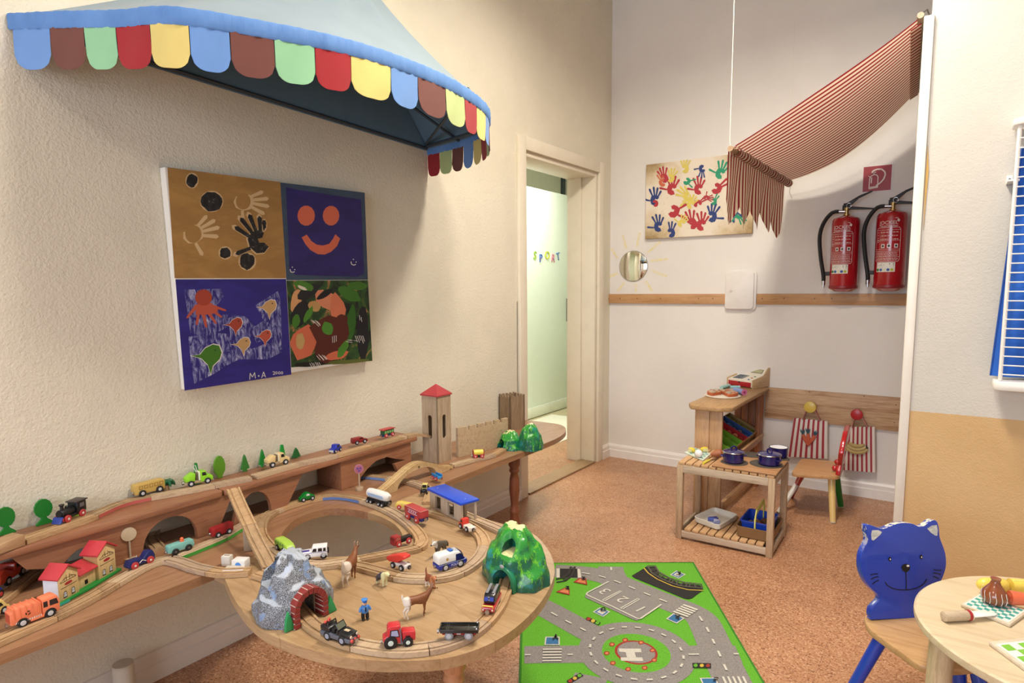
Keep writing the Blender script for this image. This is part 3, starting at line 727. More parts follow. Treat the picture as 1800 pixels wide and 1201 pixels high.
# two fire extinguishers
M_EXR = paint('#a81420', .22, var=.03, coat=.6); M_BR = metal('#b59a66', .35); M_RUB = paint('#17181a', .5); M_CHR = metal('#b8b8b8', .25)
def extinguisher(pxc, py_top, py_bot, label, rw):
    c = bw(pxc, py_bot, .10); c.y = YB-.105
    z0 = at(pxc, py_bot-4, 1, YB-.105)[2]; x = at(pxc, py_bot, 1, YB-.105)[0]; zt = at(pxc, py_top, 1, YB-.105)[2]; H = zt-z0
    R = (at(pxc+rw, py_bot-60, 1, YB-.105)[0]-at(pxc-rw, py_bot-60, 1, YB-.105)[0])/2
    t = thing('fire_extinguisher', label, 'fire extinguisher', (x, YB-.105, z0), 0, 'fire extinguishers on the back wall')
    obj('cylinder', MB().lathe([(R*.3, .012), (R*.34, .0), (R*.62, .003), (R*.80, .012), (R*.92, .016), (R, .03), (R, H-.035), (R*.985, H-.018), (R*.90, H-.006), (R*.6, H+.004), (R*.25, H+.012)], n=36), M_EXR, t)
    obj('bottom_ring', MB().lathe([(R*.98, .018), (R*1.02, .022), (R*1.02, .034), (R*.99, .037)], n=36), paint('#8a1a22', .4), t)
    obj('valve', MB().lathe([(.018, H+.008), (.018, H+.018), (.012, H+.02), (.012, H+.04), (.016, H+.041), (.016, H+.055)], n=14), M_BR, t)
    mb = MB(); mb.cyl((-.005, 0, H+.035), (-.045, -.004, H+.037), .010); obj('hose_nut', mb, M_CHR, t)
    mb = MB(); mb.box(-.022, .012, -.012, .012, H+.045, H+.07); mb.prism([(-.02, H+.05), (.015, H+.045), (.145, H+.036), (.148, H+.042), (.02, H+.062)], -.011, .011)
    obj('lower_lever', mb, M_RUB, t, bevel=.002)
    mb = MB(); mb.prism([(-.016, H+.066), (.02, H+.068), (.06, H+.105), (.125, H+.135), (.128, H+.143), (.06, H+.118), (.0, H+.082), (-.018, H+.08)], -.010, .010)
    obj('upper_lever', mb, M_RUB, t, bevel=.002)
    obj('safety_pin', MB().tube([(.012+.012*math.cos(k*PI/6), -.014, H+.066+.014*math.sin(k*PI/6)) for k in range(12)], .0016, 6, closed=True), M_CHR, t)
    hp_ = catmull([(-.04, -.004, H+.037), (-.075, -.006, H+.032), (-.115, -.008, H-.02), (-.135, -.01, H-.10), (-.125, -.01, H-.22), (-.106, -.008, .10), (-.104, -.006, .065)], .02)
    obj('hose', MB().tube(hp_, .0115, 10), M_RUB, t)
    obj('nozzle', MB().cyl((-.104, -.006, .066), (-.104, -.006, .040), .011, .010, 12).cyl((-.104, -.006, .040), (-.103, -.006, .024), .007, .006, 10), M_CHR, t)
    mb = MB(); mb.box(-.110, -R*.95, -.012, .0, .095, .118); obj('hose_clip', mb, M_RUB, t, bevel=.002)
    mb = MB(); mb.box(-.03, .03, R*.9, .104, H*.45, H*.95); obj('wall_bracket', mb, M_RUB, t)
    # printed label wrapped on the cylinder
    def cyl_pt(a, z, off=.0008): return Vector(((R+off)*math.sin(a), -(R+off)*math.cos(a), z))
    def wrap(name, mat, a0, a1, z0, z1, off=.0008, n=8):
        mb = MB()
        for i in range(n):
            p, q = a0+(a1-a0)*i/n, a0+(a1-a0)*(i+1)/n
            mb.face([cyl_pt(p, z0, off), cyl_pt(q, z0, off), cyl_pt(q, z1, off), cyl_pt(p, z1, off)])
        return obj(name, mb, mat, t, smooth=0)
    wm_ = paint('#e8d8d4', .4)
    mb = MB(); A0, A1 = -.98, .66; zA, zB_ = H*.375, H*.80
    def wl(pts, w, off=.0010):
        for (a_, za_), (b2, zb2) in zip(pts, pts[1:]):
            n = max(1, int(abs(b2-a_)/.25))
            for k in range(n):
                p = (a_+(b2-a_)*k/n, za_+(zb2-za_)*k/n); q = (a_+(b2-a_)*(k+1)/n, za_+(zb2-za_)*(k+1)/n)
                da, dz = (q[0]-p[0])*R, q[1]-p[1]; L = math.hypot(da, dz) or 1; na, nz = -dz/L*w/2/R, da/L*w/2
                mb.face([cyl_pt(p[0]+na, p[1]+nz, off), cyl_pt(q[0]+na, q[1]+nz, off), cyl_pt(q[0]-na, q[1]-nz, off), cyl_pt(p[0]-na, p[1]-nz, off)])
    wl([(A0+.1, zA), (A1-.1, zA), (A1, zA+.012), (A1, zB_-.012), (A1-.1, zB_), (A0+.1, zB_), (A0, zB_-.012), (A0, zA+.012), (A0+.1, zA)], .0022)
    for f in (.93, .64-.02, .36, .31, .14): wl([(A0, zA+(zB_-zA)*(f)), (A1, zA+(zB_-zA)*f)], .0014)
    rs = random.Random(5)
    for row, (f, h_) in enumerate(((.86, .006), (.76, .006), (.66, .006))):
        s = A0+.34
        while s < A1-.2:
            w_ = rs.uniform(.05, .18); wl([(s, zA+(zB_-zA)*f), (min(s+w_, A1-.15), zA+(zB_-zA)*f)], .0035); s += w_+.05
    for f in (.27, .235, .20, .165, .10, .07, .04):
        s = A0+.10
        while s < A1-.15:
            w_ = rs.uniform(.04, .14); wl([(s, zA+(zB_-zA)*f), (min(s+w_, A1-.1), zA+(zB_-zA)*f)], .0022); s += w_+.035
    for f in (.58, .64, .7, .78, .86): wl([(A0+.08, zA+(zB_-zA)*f), (A0+.2, zA+(zB_-zA)*f)], .003)
    obj('label_print', mb, wm_, t, smooth=0)
    for a in (-.55, -.17, .28):
        wrap('hazard_square', wm_, a, a+.24, zA+(zB_-zA)*.40, zA+(zB_-zA)*.52, .0010, 3)
        mb = MB(); mb.face([cyl_pt(a+.12+.07*math.cos(q), zA+(zB_-zA)*.46+.007*math.sin(q), .0014) for q in (0, .9, 1.8, 2.6, 3.6, 4.6, 5.4)])
        obj('hazard_symbol', mb, M_RUB, t, smooth=0)
    # brand word, bent round the cylinder
    mb = text_bm(MB(), 'JOCKEL', .027, Matrix.Identity(4), .0)
    for v in mb.bm.verts:
        x_, y_ = v.co.x, v.co.y; a = x_*1.02/R-.16; v.co = cyl_pt(a, H*.84+y_, .0012)
    obj('brand_word', mb, wm_, t, smooth=0)
    mb = text_bm(MB(), 'Feuerlöscher', .017, Matrix.Identity(4), .0)
    for v in mb.bm.verts:
        x_, y_ = v.co.x, v.co.y; a = x_/R-.12; v.co = cyl_pt(a, H*.808+y_, .0013)
    obj('brand_word', mb, wm_, t, smooth=0)
    mb = MB(); mb.face([cyl_pt(.47+.09*math.cos(q), H*.885+.008*math.sin(q), .0012) for q in [k*PI/5 for k in range(10)]])
    wl([(.25, H*.915), (.38, H*.918), (.47, H*.90)], .003); obj('brand_mark', mb, wm_, t, smooth=0)
    wrap('inspection_sticker', paint('#e6e2d8', .5), A0+.15, A1-.25, H*.245, H*.365, .0010)
    for k, c_ in enumerate(('#2f7a34', '#3a62a8', '#e0dcc0', '#2c4f9a', '#b5b83a')):
        a = A0+.26+k*.235; mb = MB(); mb.face([cyl_pt(a+.008/R*math.cos(q), H*.272+.008*math.sin(q), .0014) for q in [j*PI/6 for j in range(12)]])
        obj('inspection_dot', mb, paint(c_, .5), t, smooth=0)
    mb = MB()
    for k in range(3): wl([(A0+.2, H*(.35-.018*k)), (A0+.2+(.35, .5, .4)[k], H*(.35-.018*k))], .002, .0014)
    wl([(.05, H*.345), (.33, H*.345)], .006, .0014); wl([(.05, H*.325), (.33, H*.325)], .003, .0014)
    obj('sticker_print', mb, paint('#5a5a58', .6), t, smooth=0)
    return t
extinguisher(1481, 383, 517, 'red fire extinguisher with black hose, left one of the pair on back wall', 25)
extinguisher(1561, 374, 516, 'red fire extinguisher with black hose, right one beside the corner trim', 28)

# ================================================================ STRIPED AWNING
aw_ = thing('striped_awning', 'red and white striped cloth awning slung between rods above the play shop', 'awning', (1.23, 3.6, 1.9))
LN, LF = at(1287, 263, 1, 3.02), at(1386, 322, 1, 4.13)        # low rod, near and far end
RN, RF = at(1618, 30, 1, 3.02), at(1612, 160, 1, 4.0)
LF.x = LF.x; RF.z = min(RF.z, RN.z)
NS = 27                                                        # number of red stripes across
def stripes(idx_axis=0):
    m, nt, b = base('fabric_stripe')
    at_n = nn(nt, 'ShaderNodeUVMap'); sp = nn(nt, 'ShaderNodeSeparateXYZ'); nt.links.new(at_n.outputs[0], sp.inputs[0])
    mu = nn(nt, 'ShaderNodeMath', operation='MULTIPLY'); mu.inputs[1].default_value = NS; nt.links.new(sp.outputs[0], mu.inputs[0])
    frc = nn(nt, 'ShaderNodeMath', operation='FRACT'); nt.links.new(mu.outputs[0], frc.inputs[0])
    c = ramp(nt, frc.outputs[0], [(.0, '#96202c'), (.42, '#96202c'), (.46, '#eadbc6'), (.96, '#eadbc6')])
    nt.links.new(c, b.inputs['Base Color']); b.inputs['Roughness'].default_value = .85
    # thin cloth lets some light through
    ts = nn(nt, 'ShaderNodeBsdfTranslucent'); nt.links.new(c, ts.inputs[0]); ms = nn(nt, 'ShaderNodeMixShader'); ms.inputs[0].default_value = .35
    out = nt.nodes['Material Output']; nt.links.new(b.outputs[0], ms.inputs[1]); nt.links.new(ts.outputs[0], ms.inputs[2]); nt.links.new(ms.outputs[0], out.inputs[0])
    return m
M_STR = stripes()
def uvgrid(name, fn, nu, nv, mat, parent, u0=0, u1=1, keep=None):
    bm = bmesh.new(); uvl = bm.loops.layers.uv.new('UVMap'); g = {}
    for i in range(nu+1):
        for j in range(nv+1): g[i, j] = bm.verts.new(fn(i/nu, j/nv))
    for i in range(nu):
        for j in range(nv):
            f = bm.faces.new((g[i, j], g[i+1, j], g[i+1, j+1], g[i, j+1]))
            for l, (a, b_) in zip(f.loops, ((i, j), (i+1, j), (i+1, j+1), (i, j+1))): l[uvl].uv = (u0+(u1-u0)*a/nu, b_/nv)
    me = bpy.data.meshes.new(name); bm.to_mesh(me); bm.free(); me.polygons.foreach_set('use_smooth', [True]*len(me.polygons))
    return link(name, me, mat, parent, True)
def sheet(u, v):
    a = LN.lerp(LF, u); b_ = RN.lerp(RF, u); a = a+Vector((.012, 0, .016))
    p = a.lerp(b_, v); sag = (.018+.055*u)*4*v*(1-v)
    p.z -= sag; p.z += .006*math.sin(u*9+v*4)*math.sin(PI*v); return p
uvgrid('cloth', sheet, 40, 30, M_STR, aw_)
d = (LF-LN).normalized(); side = Vector((1, 0, 0)); 
def roll(u, v):
    c = LN.lerp(LF, u)+Vector((.003, 0, -.002)); a = -PI*.9+2*PI*v*.99; r = .021+.002*math.sin(u*40)
    return c+Vector((math.cos(a)*r, 0, math.sin(a)*r))
uvgrid('rolled_hem', lambda u, v: roll(.035+.965*u, v), 60, 14, M_STR, aw_, .035, 1)
# hanging zigzag valance
tips = 5
def val(u, v):
    c = LN.lerp(LF, .0+.985*u); ph = (u*tips) % 1.0; tri = 1-abs(2*ph-1)
    L = .215+.012*math.sin(u*7)+.10*(tri**.8)+.015*u
    return c+Vector((-.018+.010*math.sin(u*26+v*2)*v-.012*v, .006*math.sin(u*30)*v, -.004-L*v))
uvgrid('valance', val, 120, 14, M_STR, aw_)
def hemr(u, v):
    c = RN.lerp(RF, u); return c+Vector((-.03+.035*v, 0, -.03+.02*v-.012))
uvgrid('upper_hem', hemr, 20, 3, M_STR, aw_)
obj('lower_rod', MB().cyl(LN-d*.028, LF+d*.012, .0125, n=14), wood('#b59878', '#92765a', 1, 1, .6), aw_, world=True)
d2 = (RF-RN).normalized(); obj('upper_rod', MB().cyl(RN-d2*.02, RF+d2*.01, .012, n=12), wood('#b5a58c', '#92826a', 1, 1, .6), aw_, world=True)
# cords
top = at(1283, 2, 1, LN.y-.012)
obj('cord', MB().tube([LN-d*.02+Vector((0, 0, .008)), LN-d*.02+Vector((-.006, 0, .03)), (LN.x-.008, LN.y-.01, 2.4), (LN.x-.006, LN.y-.01, CEIL)], .0018, 6), paint('#e2dbc8', .7), aw_, world=True)
obj('cord', MB().tube([LF+d*.005, LF+Vector((0, 0, .5)), Vector((LF.x, LF.y, CEIL))], .0008, 4), paint('#e6dfd0', .7), aw_, world=True)
obj('cord', MB().tube([RF+d2*.005, Vector((RF.x, RF.y, CEIL))], .0008, 4), paint('#e6dfd0', .7), aw_, world=True)
obj('cord_end', MB().tube([LF+d*.008, LF+Vector((.012, 0, -.03)), LF+Vector((.006, 0, -.05)), LF+Vector((.022, 0, -.09))], .0015, 5), paint('#ddd3bd', .7), aw_, world=True)
o = obj('hook', MB().tube([RN+Vector((0, 0, .01)), Vector((XP-.03, YP+.09, RN.z+.012)), Vector((XP-.02, YP+.165, RN.z+.0))], .003, 6), metal('#8a8880', .4), aw_, world=True)

# lower pine board with knob hooks
zb0, zb1 = bw(1465, 745)[2]-.003, bw(1465, 690)[2]+.002
hb = thing('hook_board', 'wide pine board with knob hooks on back wall above the toy bags', 'hook board', (1.5, YB, zb0))
xl = bw(1345, 700, .02)[0]
obj('board', MB().box(xl, 1.965, YB-.022, YB-.001, zb0, zb1), wood('#d2b08a', '#9a6a42', 0, .5, .5, True), hb, world=True, bevel=.002)
def knob(px, py, col, nm):
    c = bw(px, py, .065); r = (bw(px+11, py, .065)-bw(px-11, py, .065)).length/2
    o = obj('knob_hook', MB().lathe([(.009, 0), (.009, .03), (r*.75, .034), (r*.97, .036), (r, .042), (r*.97, .049), (r*.85, .051)], (c[0], YB-.022, c[2]), (0, -1, 0), 28), paint(col, .3), hb, world=True)
    o['label'] = nm; return c, r
k1 = knob(1424, 716, '#dfc257', 'round yellow knob hook'); k2 = knob(1506, 729, '#b5252c', 'round red knob hook')
for x, y in ((1346, 690), (1423, 689), (1519, 697), (1346, 721), (1575, 712), (1572, 743)):
    q = bw(x, y, .023); obj('screw', MB().lathe([(.003, 0), (.003, .0012)], q, (0, -1, 0), 8), metal('#54483e', .5), hb, world=True)
# striped toy shopping bags
def stripe_mat(n, c1, c2, key):
    m, nt, b = base(key); uv = nn(nt, 'ShaderNodeUVMap'); sp = nn(nt, 'ShaderNodeSeparateXYZ'); nt.links.new(uv.outputs[0], sp.inputs[0])
    mu = nn(nt, 'ShaderNodeMath', operation='MULTIPLY'); mu.inputs[1].default_value = n; nt.links.new(sp.outputs[0], mu.inputs[0])
    fr_ = nn(nt, 'ShaderNodeMath', operation='FRACT'); nt.links.new(mu.outputs[0], fr_.inputs[0])
    r_ = ramp(nt, fr_.outputs[0], [(.0, c1), (.42, c1), (.46, c2), (.96, c2)]); nt.links.new(r_, b.inputs['Base Color']); b.inputs['Roughness'].default_value = .9
    bump(nt, b, noi(nt, coords(nt), 500, 2), .2, .0005); return m
M_BAG = stripe_mat(7, '#a83a44', '#e4ddd4', 'fabric_bag')
def bag(quad, kc, kr, label, fruit):
    TL, TR_, BR, BL = [at(x, y, 1, YB-.055) for x, y in quad]
    t = thing('toy_bag', label, 'bag', ((BL.x+BR.x)/2, YB-.055, BL.z), 0, 'striped toy bags on the knob hooks')
    def fr_(u, v):
        p = TL.lerp(TR_, u).lerp(BL.lerp(BR, u), v); return p+Vector((0, -.012*math.sin(PI*u)*math.sin(PI*min(1, v*.8+.1))-.003*math.sin(u*19), 0))
    def bk_(u, v):
        p = TL.lerp(TR_, u).lerp(BL.lerp(BR, u), v); return p+Vector((0, .012+.010*math.sin(PI*u)*math.sin(PI*v), 0))
    uvgrid('bag_front', fr_, 24, 16, M_BAG, t); uvgrid('bag_back', bk_, 8, 6, M_BAG, t)
    mb = MB()
    for (p, q) in ((TL.lerp(BL, 0), BL), (BL, BR), (BR, TR_)): mb.tube([p+Vector((0, .006, 0)), q+Vector((0, .006, 0))], .0045, 6)
    obj('bag_seam', mb, paint('#cdbfb4', .9), t, world=True)
    for dy, cx_ in ((-.008, 0), (.012, .004)):
        a0, a1 = TL.lerp(TR_, .26), TL.lerp(TR_, .80)
        top_ = Vector((kc.x, YB-.052+dy*.3, kc.z+kr*.2+.004))
        path = catmull([a0+Vector((0, dy, -.004)), a0.lerp(top_, .6)+Vector((-.004, dy, .006)), top_+Vector((-.016, 0, .004)), top_+Vector((0, 0, .010)), top_+Vector((.016, 0, .004)), a1.lerp(top_, .6)+Vector((.004, dy, .006)), a1+Vector((0, dy, -.004))], .01)
        mb = MB(); mb.sweep(path, [(-.0015, -.008), (.0015, -.008), (.0015, .008), (-.0015, .008)], up=Vector((0, -1, 0)))
        obj('bag_handle', mb, fabric('#c98a80' if dy < 0 else '#b8574a'), t, world=True)
    if fruit == 'carrot':
        for k, (x, y, a) in enumerate(((-.02, 0, .45), (.0, .006, .15), (.022, .002, -.5))):
            c = fr_(.5, .5)+Vector((x, -.006-.001*k, y))
            d_ = Vector((math.sin(a), 0, -math.cos(a)))
            obj('carrot', MB().tube([c-d_*.03, c, c+d_*.03, c+d_*.05], .01, 8, rs=[.010, .012, .008, .001]), fabric('#d2694a'), t, world=True)
            mb = MB()
            for q in (-.5, 0, .5):
                e = Vector((math.sin(-a*0+q), 0, math.cos(q))); s_ = c-d_*.028; mb.tube([s_, s_+e*.016-d_*.006, s_+e*.026-d_*.012], .003, 5, rs=[.003, .005, .001])
            obj('carrot_leaves', mb, fabric('#3f6470'), t, world=True)
    else:
        c = fr_(.5, .52)+Vector((-.012, -.007, .012))
        for k in range(3):
            a0, a1 = rad(200), rad(350-k*4); R_ = .062-.010*k
            pts = [c+Vector((R_*1.0*math.cos(a0+(a1-a0)*i/10), -.001*k, .012*k+R_*.72*math.sin(a0+(a1-a0)*i/10)+.02)) for i in range(11)]
            obj('banana', MB().tube(pts, .01, 8, rs=[.003, .009, .011, .012, .012, .012, .012, .011, .010, .007, .003]), fabric(('#c9b27a', '#d0bb84', '#c2ab70')[k]), t, world=True)
        for x, z in ((.052, .022), (.057, .012), (-.058, .0)): obj('banana_tip', MB().sphere(c+Vector((x, -.004, z)), .005, 8), paint('#1c1c1c', .7), t, world=True)
bag(((1396, 735), (1454, 741), (1454, 807), (1386, 803)), k1[0], k1[1], 'red and white striped toy bag with carrot applique under the yellow knob', 'carrot')
bag(((1484, 751), (1537, 751), (1538, 831), (1482, 826)), k2[0], k2[1], 'red and white striped toy bag with banana applique under the red knob', 'banana')
# ================================================================ HEATER / WIRE RACK ON THE RETURN WALL
hx = [at(1760, 663, 1, YP-.10), at(1793, 226, 1, YP-.10)]
def rw_(x, y, off=.10): return at(x, y, 1, YP-off)
t = thing('wire_rack', 'white wire rack with blue cloth hanging behind it on the right wall', 'rack', (2.35, YP, .95))
WW = paint('#efece6', .3)
pt_, pb_ = rw_(1793, 226), rw_(1760, 664); xr_ = pt_.x; W_RK = .42
pb_.x = xr_-.004
for dx in (0, W_RK): obj('upright_rail', MB().tube([(xr_+dx, pt_.y, pb_.z-.01), (xr_+dx, pt_.y, pt_.z+.03)], .0065, 8), WW, t, world=True)
n = 27
for k in range(n):
    z = pb_.z+.012+(pt_.z-.012-pb_.z)*k/(n-1)
    obj('wire', MB().tube([(xr_, pt_.y-.004, z), (xr_+W_RK, pt_.y-.004, z)], .0024, 6), WW, t, world=True)
mb = MB(); mb.prism(rrect(xr_-.02, xr_+W_RK+.02, YP-.125, YP-.002, .03), pb_.z-.045, pb_.z-.012, 'z'); obj('bottom_tray', mb, WW, t, world=True, bevel=.008)
mb = MB(); mb.prism(rrect(xr_-.02, xr_+W_RK+.02, YP-.125, YP-.002, .03), pt_.z+.01, pt_.z+.035, 'z'); obj('top_cap', mb, WW, t, world=True, bevel=.008)
zc_ = rw_(1782, 315, .05).z
mb = MB(); mb.box(xr_-.022, xr_+.01, YP-.10, YP-.001, zc_-.012, zc_-.006); mb.box(xr_-.022, xr_-.004, YP-.006, YP-.001, zc_-.012, zc_+.02); obj('bracket', mb, WW, t, world=True)
obj('bracket_screw', MB().lathe([(.004, 0), (.004, .002)], (xr_-.013, YP-.006, zc_+.006), (0, -1, 0), 8), paint('#444444', .4), t, world=True)
# blue cloth: one sheet behind the wires, flaring to the left at the bottom
tl, bl = rw_(1787, 330, .06), rw_(1741, 661, .06)
q0, q1, q2, q3 = Vector((xr_+.0, YP-.06, tl.z)), Vector((bl.x, YP-.06, bl.z)), Vector((xr_+W_RK-.01, YP-.06, pb_.z+.0)), Vector((xr_+W_RK-.01, YP-.06, pt_.z-.02))
top0 = Vector((xr_+.012, YP-.06, rw_(1795, 258, .06).z))
M_BLUEF = fabric('#1f5fc0', weave=500, var=.08)
def shb(u, v):
    f = max(0, min(1, v)); a = top0.lerp(Vector((bl.x, YP-.06, bl.z)), f); z = a.z
    lx = a.x if f > .0 else top0.x
    return Vector((lx+(q3.x-lx)*u, YP-.055+.010*math.sin(u*24+f*2), z))
uvgrid('blue_cloth', shb, 50, 14, M_BLUEF, t)
obj('cloth_hem', MB().tube([shb(0, v/8)+Vector((0, -.001, 0)) for v in range(9)], .0028, 6), fabric('#1a4fa6', weave=500), t, world=True)

# ================================================================ PLAY SHOP COUNTER
PINE = wood('#cda57c', '#a87c52', 2, .8, .5, True); PINEX = wood('#c9a077', '#a2754a', 1, .8, .5, True); PINEX0 = wood('#c9a077', '#a2754a', 0, .8, .5, True)
PINED = wood('#a86a42', '#7c4a2c', 2, .8, .5, False)
zt_ = .63
cnr = [fl(1216, 706, zt_), fl(1282, 720, zt_), fl(1351, 679, zt_)]
cx0, cx1 = 0.915, 1.160; cy0, cy1 = 3.36, 4.215
t = thing('play_shop_counter', 'pine play shop counter with sloping bins, standing at the back wall', 'shelf', (1.04, 3.8, 0))
mb = MB(); mb.prism([(cx0, cy0+.06), (cx0+.03, cy0+.0), (cx1-.05, cy0), (cx1, cy0+.05), (cx1, cy1), (cx0, cy1)], zt_-.024, zt_, 'z')
obj('worktop', mb, wood('#b99468', '#8f6b44', 1, 1, .5, True), t, world=True, bevel=.005)
obj('front_board', MB().box(.955, 1.035, cy0+.05, cy0+.07, 0, zt_-.024), PINE, t, world=True, bevel=.002)
obj('front_board', MB().box(1.037, 1.105, cy0+.05, cy0+.07, 0, zt_-.024), PINE, t, world=True, bevel=.002)
for i in range(4): obj('rear_board', MB().box(.955+.045*i, .997+.045*i, cy1-.03, cy1-.012, 0, zt_-.024), PINED, t, world=True, bevel=.002)
obj('side_post', MB().box(1.11, 1.135, cy1-.12, cy1-.03, 0, zt_-.024), PINED, t, world=True, bevel=.002)
obj('side_rail', MB().box(.955, .975, cy0+.07, cy1-.03, zt_-.09, zt_-.024), PINEX, t, world=True, bevel=.002)
obj('floor_rail', MB().box(1.095, 1.115, cy0+.07, cy1-.03, .03, .085), PINEX, t, world=True, bevel=.002)
# sloping bin shelf: falls towards the customer side
mb = MB(); mb.prism([(.925, .388), (1.118, .290), (1.118, .302), (.925, .400)], 3.50, 4.16, 'y'); obj('bin_shelf', mb, PINEX, t, world=True, bevel=.002)
mb = MB(); mb.prism([(1.120, .286), (1.132, .280), (1.146, .330), (1.134, .336)], 3.44, 4.185, 'y'); obj('bin_rail', mb, PINEX, t, world=True, bevel=.002)
bins = [('#a08858', 4.075, 'khaki', 'green toy salad', 'farthest back'), ('#2f5fae', 3.955, 'blue', 'toy groceries', 'second from the back'), ('#b5262c', 3.835, 'red', 'toy eggs', 'in the middle'), ('#84c43a', 3.715, 'light green', 'toy pears', 'second from the front'), ('#7aba38', 3.595, 'leaf green', 'toy fruit', 'nearest the front')]
for k, (c, y, nm, cont, wh) in enumerate(bins):
    b = thing('storage_bin', '%s open bin with %s on the sloping shop shelf, %s' % (nm, cont, wh), 'bin', (1.004, y, .357), 0, 'sloping bins in the play shop')
    b.rotation_euler = (0, rad(27), 0)
    mb = MB(); L, D, H_, w = .205, .110, .062, .003
    mb.box(-L/2, L/2, -D/2, D/2, 0, w); mb.box(-L/2, L/2, -D/2, -D/2+w, w, H_); mb.box(-L/2, L/2, D/2-w, D/2, w, H_); mb.box(-L/2, -L/2+w, -D/2+w, D/2-w, w, H_); mb.box(L/2-w, L/2, -D/2+w, D/2-w, w, H_)
    obj('bin', mb, paint(c, .6), b)
    obj('bin_front', MB().box(L/2, L/2+.001, -D/2, D/2, 0, H_-.002), paint('#c9ab78', .7), b, smooth=0)
    rr_ = random.Random(k)
    for j in range(5):
        cc = {0: '#5f8f2c', 1: ('#2f6aa8', '#a88a50', '#7a5a40', '#3a6ab0', '#8a8a5a')[j], 2: ('#b8322c', '#d8906c', '#c23a34', '#b52a2a', '#d8502c')[j], 3: '#76b82e', 4: '#8cc63f'}[k]
        f = obj('toy_grocery', MB().sphere((0, 0, 0), .0185, 10, (1.0, 1.1, 1.2)), paint(cc, .5)); f.location = b.matrix_basis @ Vector((.075-.038*j, rr_.uniform(-.018, .018), .032)); f.rotation_euler = (rr_.random(), rr_.random(), rr_.random()*3)
        tag(f, 'small rounded toy food piece lying in the %s sloping bin' % nm, 'toy food', 'toy food in the %s bin' % nm)

# cash register
rg = [fl(1278, 681, zt_), fl(1324, 683, zt_)]
A = fl(1278.5, 677, zt_); B = fl(1321.5, 683.5, zt_); C_ = fl(1352, 680, zt_)
ang = math.atan2(B.y-A.y, B.x-A.x); wR = (B-A).length*1.0
reg = thing('cash_register', 'white and natural wood toy cash register with red drawer and display', 'toy cash register', (A.x, A.y, zt_), ang)
dR = .215; hf, hb_ = .052, .125
prof = [(0, 0), (dR, 0), (dR, hb_-.012), (dR-.02, hb_), (dR-.06, hb_-.004), (dR*.52, hf+.022), (.0, hf)]
RW = wood('#cfb088', '#b8966c', 1, 1.2, .5)
for x0, x1 in ((-.006, .002), (wR-.002, wR+.006)): obj('side_panel', MB().prism([(p, q) for p, q in prof], x0, x1, 'x'), RW, reg, bevel=.0015)
top = [(0.004, 0.004), (dR-.004, .004), (dR-.004, hb_-.02), (dR-.06, hb_-.014), (dR*.52, hf+.014), (.004, hf-.006)]
obj('casing', MB().prism(top, .002, wR-.002, 'x'), paint('#efe8d8', .35), reg, bevel=.001)
mb = MB(); mb.box(.010, wR-.010, -.003, .004, .006, .036); obj('drawer', mb, paint('#b4202a', .35), reg, bevel=.001)
mb = MB(); mb.face([(wR/2+.009*math.cos(a), -.0035, .036+.009*math.sin(a)) for a in [PI+PI*k/10 for k in range(11)]]); obj('drawer_notch', mb, paint('#151515', .6), reg, smooth=0)
# keys on the lower slope and the display on the upper slope
s1 = Vector((0, dR*.52-.004, 14*.001+.006)).normalized(); p0 = Vector((0, .004, hf-.006)); lo_dir = (Vector((0, dR*.52, hf+.014))-p0); lo_n = Vector((0, -lo_dir.z, lo_dir.y)).normalized()
for r_ in range(4):
    for c in range(4):
        q = p0+lo_dir*(.25+.19*r_)+Vector((.030+.019*c, 0, 0)); mb = MB(); d = lo_dir.normalized()
        a, b2 = q-d*.007, q+d*.007
        vs = [a+Vector((-.007, 0, 0)), a+Vector((.007, 0, 0)), b2+Vector((.007, 0, 0)), b2+Vector((-.007, 0, 0))]
        lo = [mb.v(v+lo_n*.0) for v in vs]; hi = [mb.v(v+lo_n*.0035) for v in vs]; mb.bm.faces.new(hi)
        for i in range(4): mb.bm.faces.new((lo[i], lo[(i+1) % 4], hi[(i+1) % 4], hi[i]))
        obj('key', mb, paint(('#5a6470', '#6a7480')[(r_+c) % 2] if c < 3 else '#8a8f94', .4), reg, smooth=0)
for c, col in enumerate(('#3f6fb0', '#c25a4a', '#4f8f5a')):
    q = p0+lo_dir*(.2+.3*c)+Vector((wR-.045, 0, 0))+lo_n*.002; mb = MB(); mb.sphere(q, .006, 8, (1.3, 1, .5)); obj('key', mb, paint(col, .4), reg)
up0 = Vector((0, dR*.52, hf+.014)); up_dir = Vector((0, dR-.06, hb_-.014))-up0; up_n = Vector((0, -up_dir.z, up_dir.y)).normalized()
def slab(name, x0, x1, f0, f1, off, mat):
    mb = MB(); a, b2 = up0+up_dir*f0, up0+up_dir*f1
    vs = [a+Vector((x0, 0, 0)), a+Vector((x1, 0, 0)), b2+Vector((x1, 0, 0)), b2+Vector((x0, 0, 0))]
    lo = [mb.v(v) for v in vs]; hi = [mb.v(v+up_n*off) for v in vs]; mb.bm.faces.new(hi)
    for i in range(4): mb.bm.faces.new((lo[i], lo[(i+1) % 4], hi[(i+1) % 4], hi[i]))
    obj(name, mb, mat, reg, smooth=0)
slab('display_frame', .022, wR-.022, .36, .86, .0015, paint('#7c7c70', .4)); slab('display', .027, wR-.027, .42, .80, .0025, paint('#b8b78c', .3))

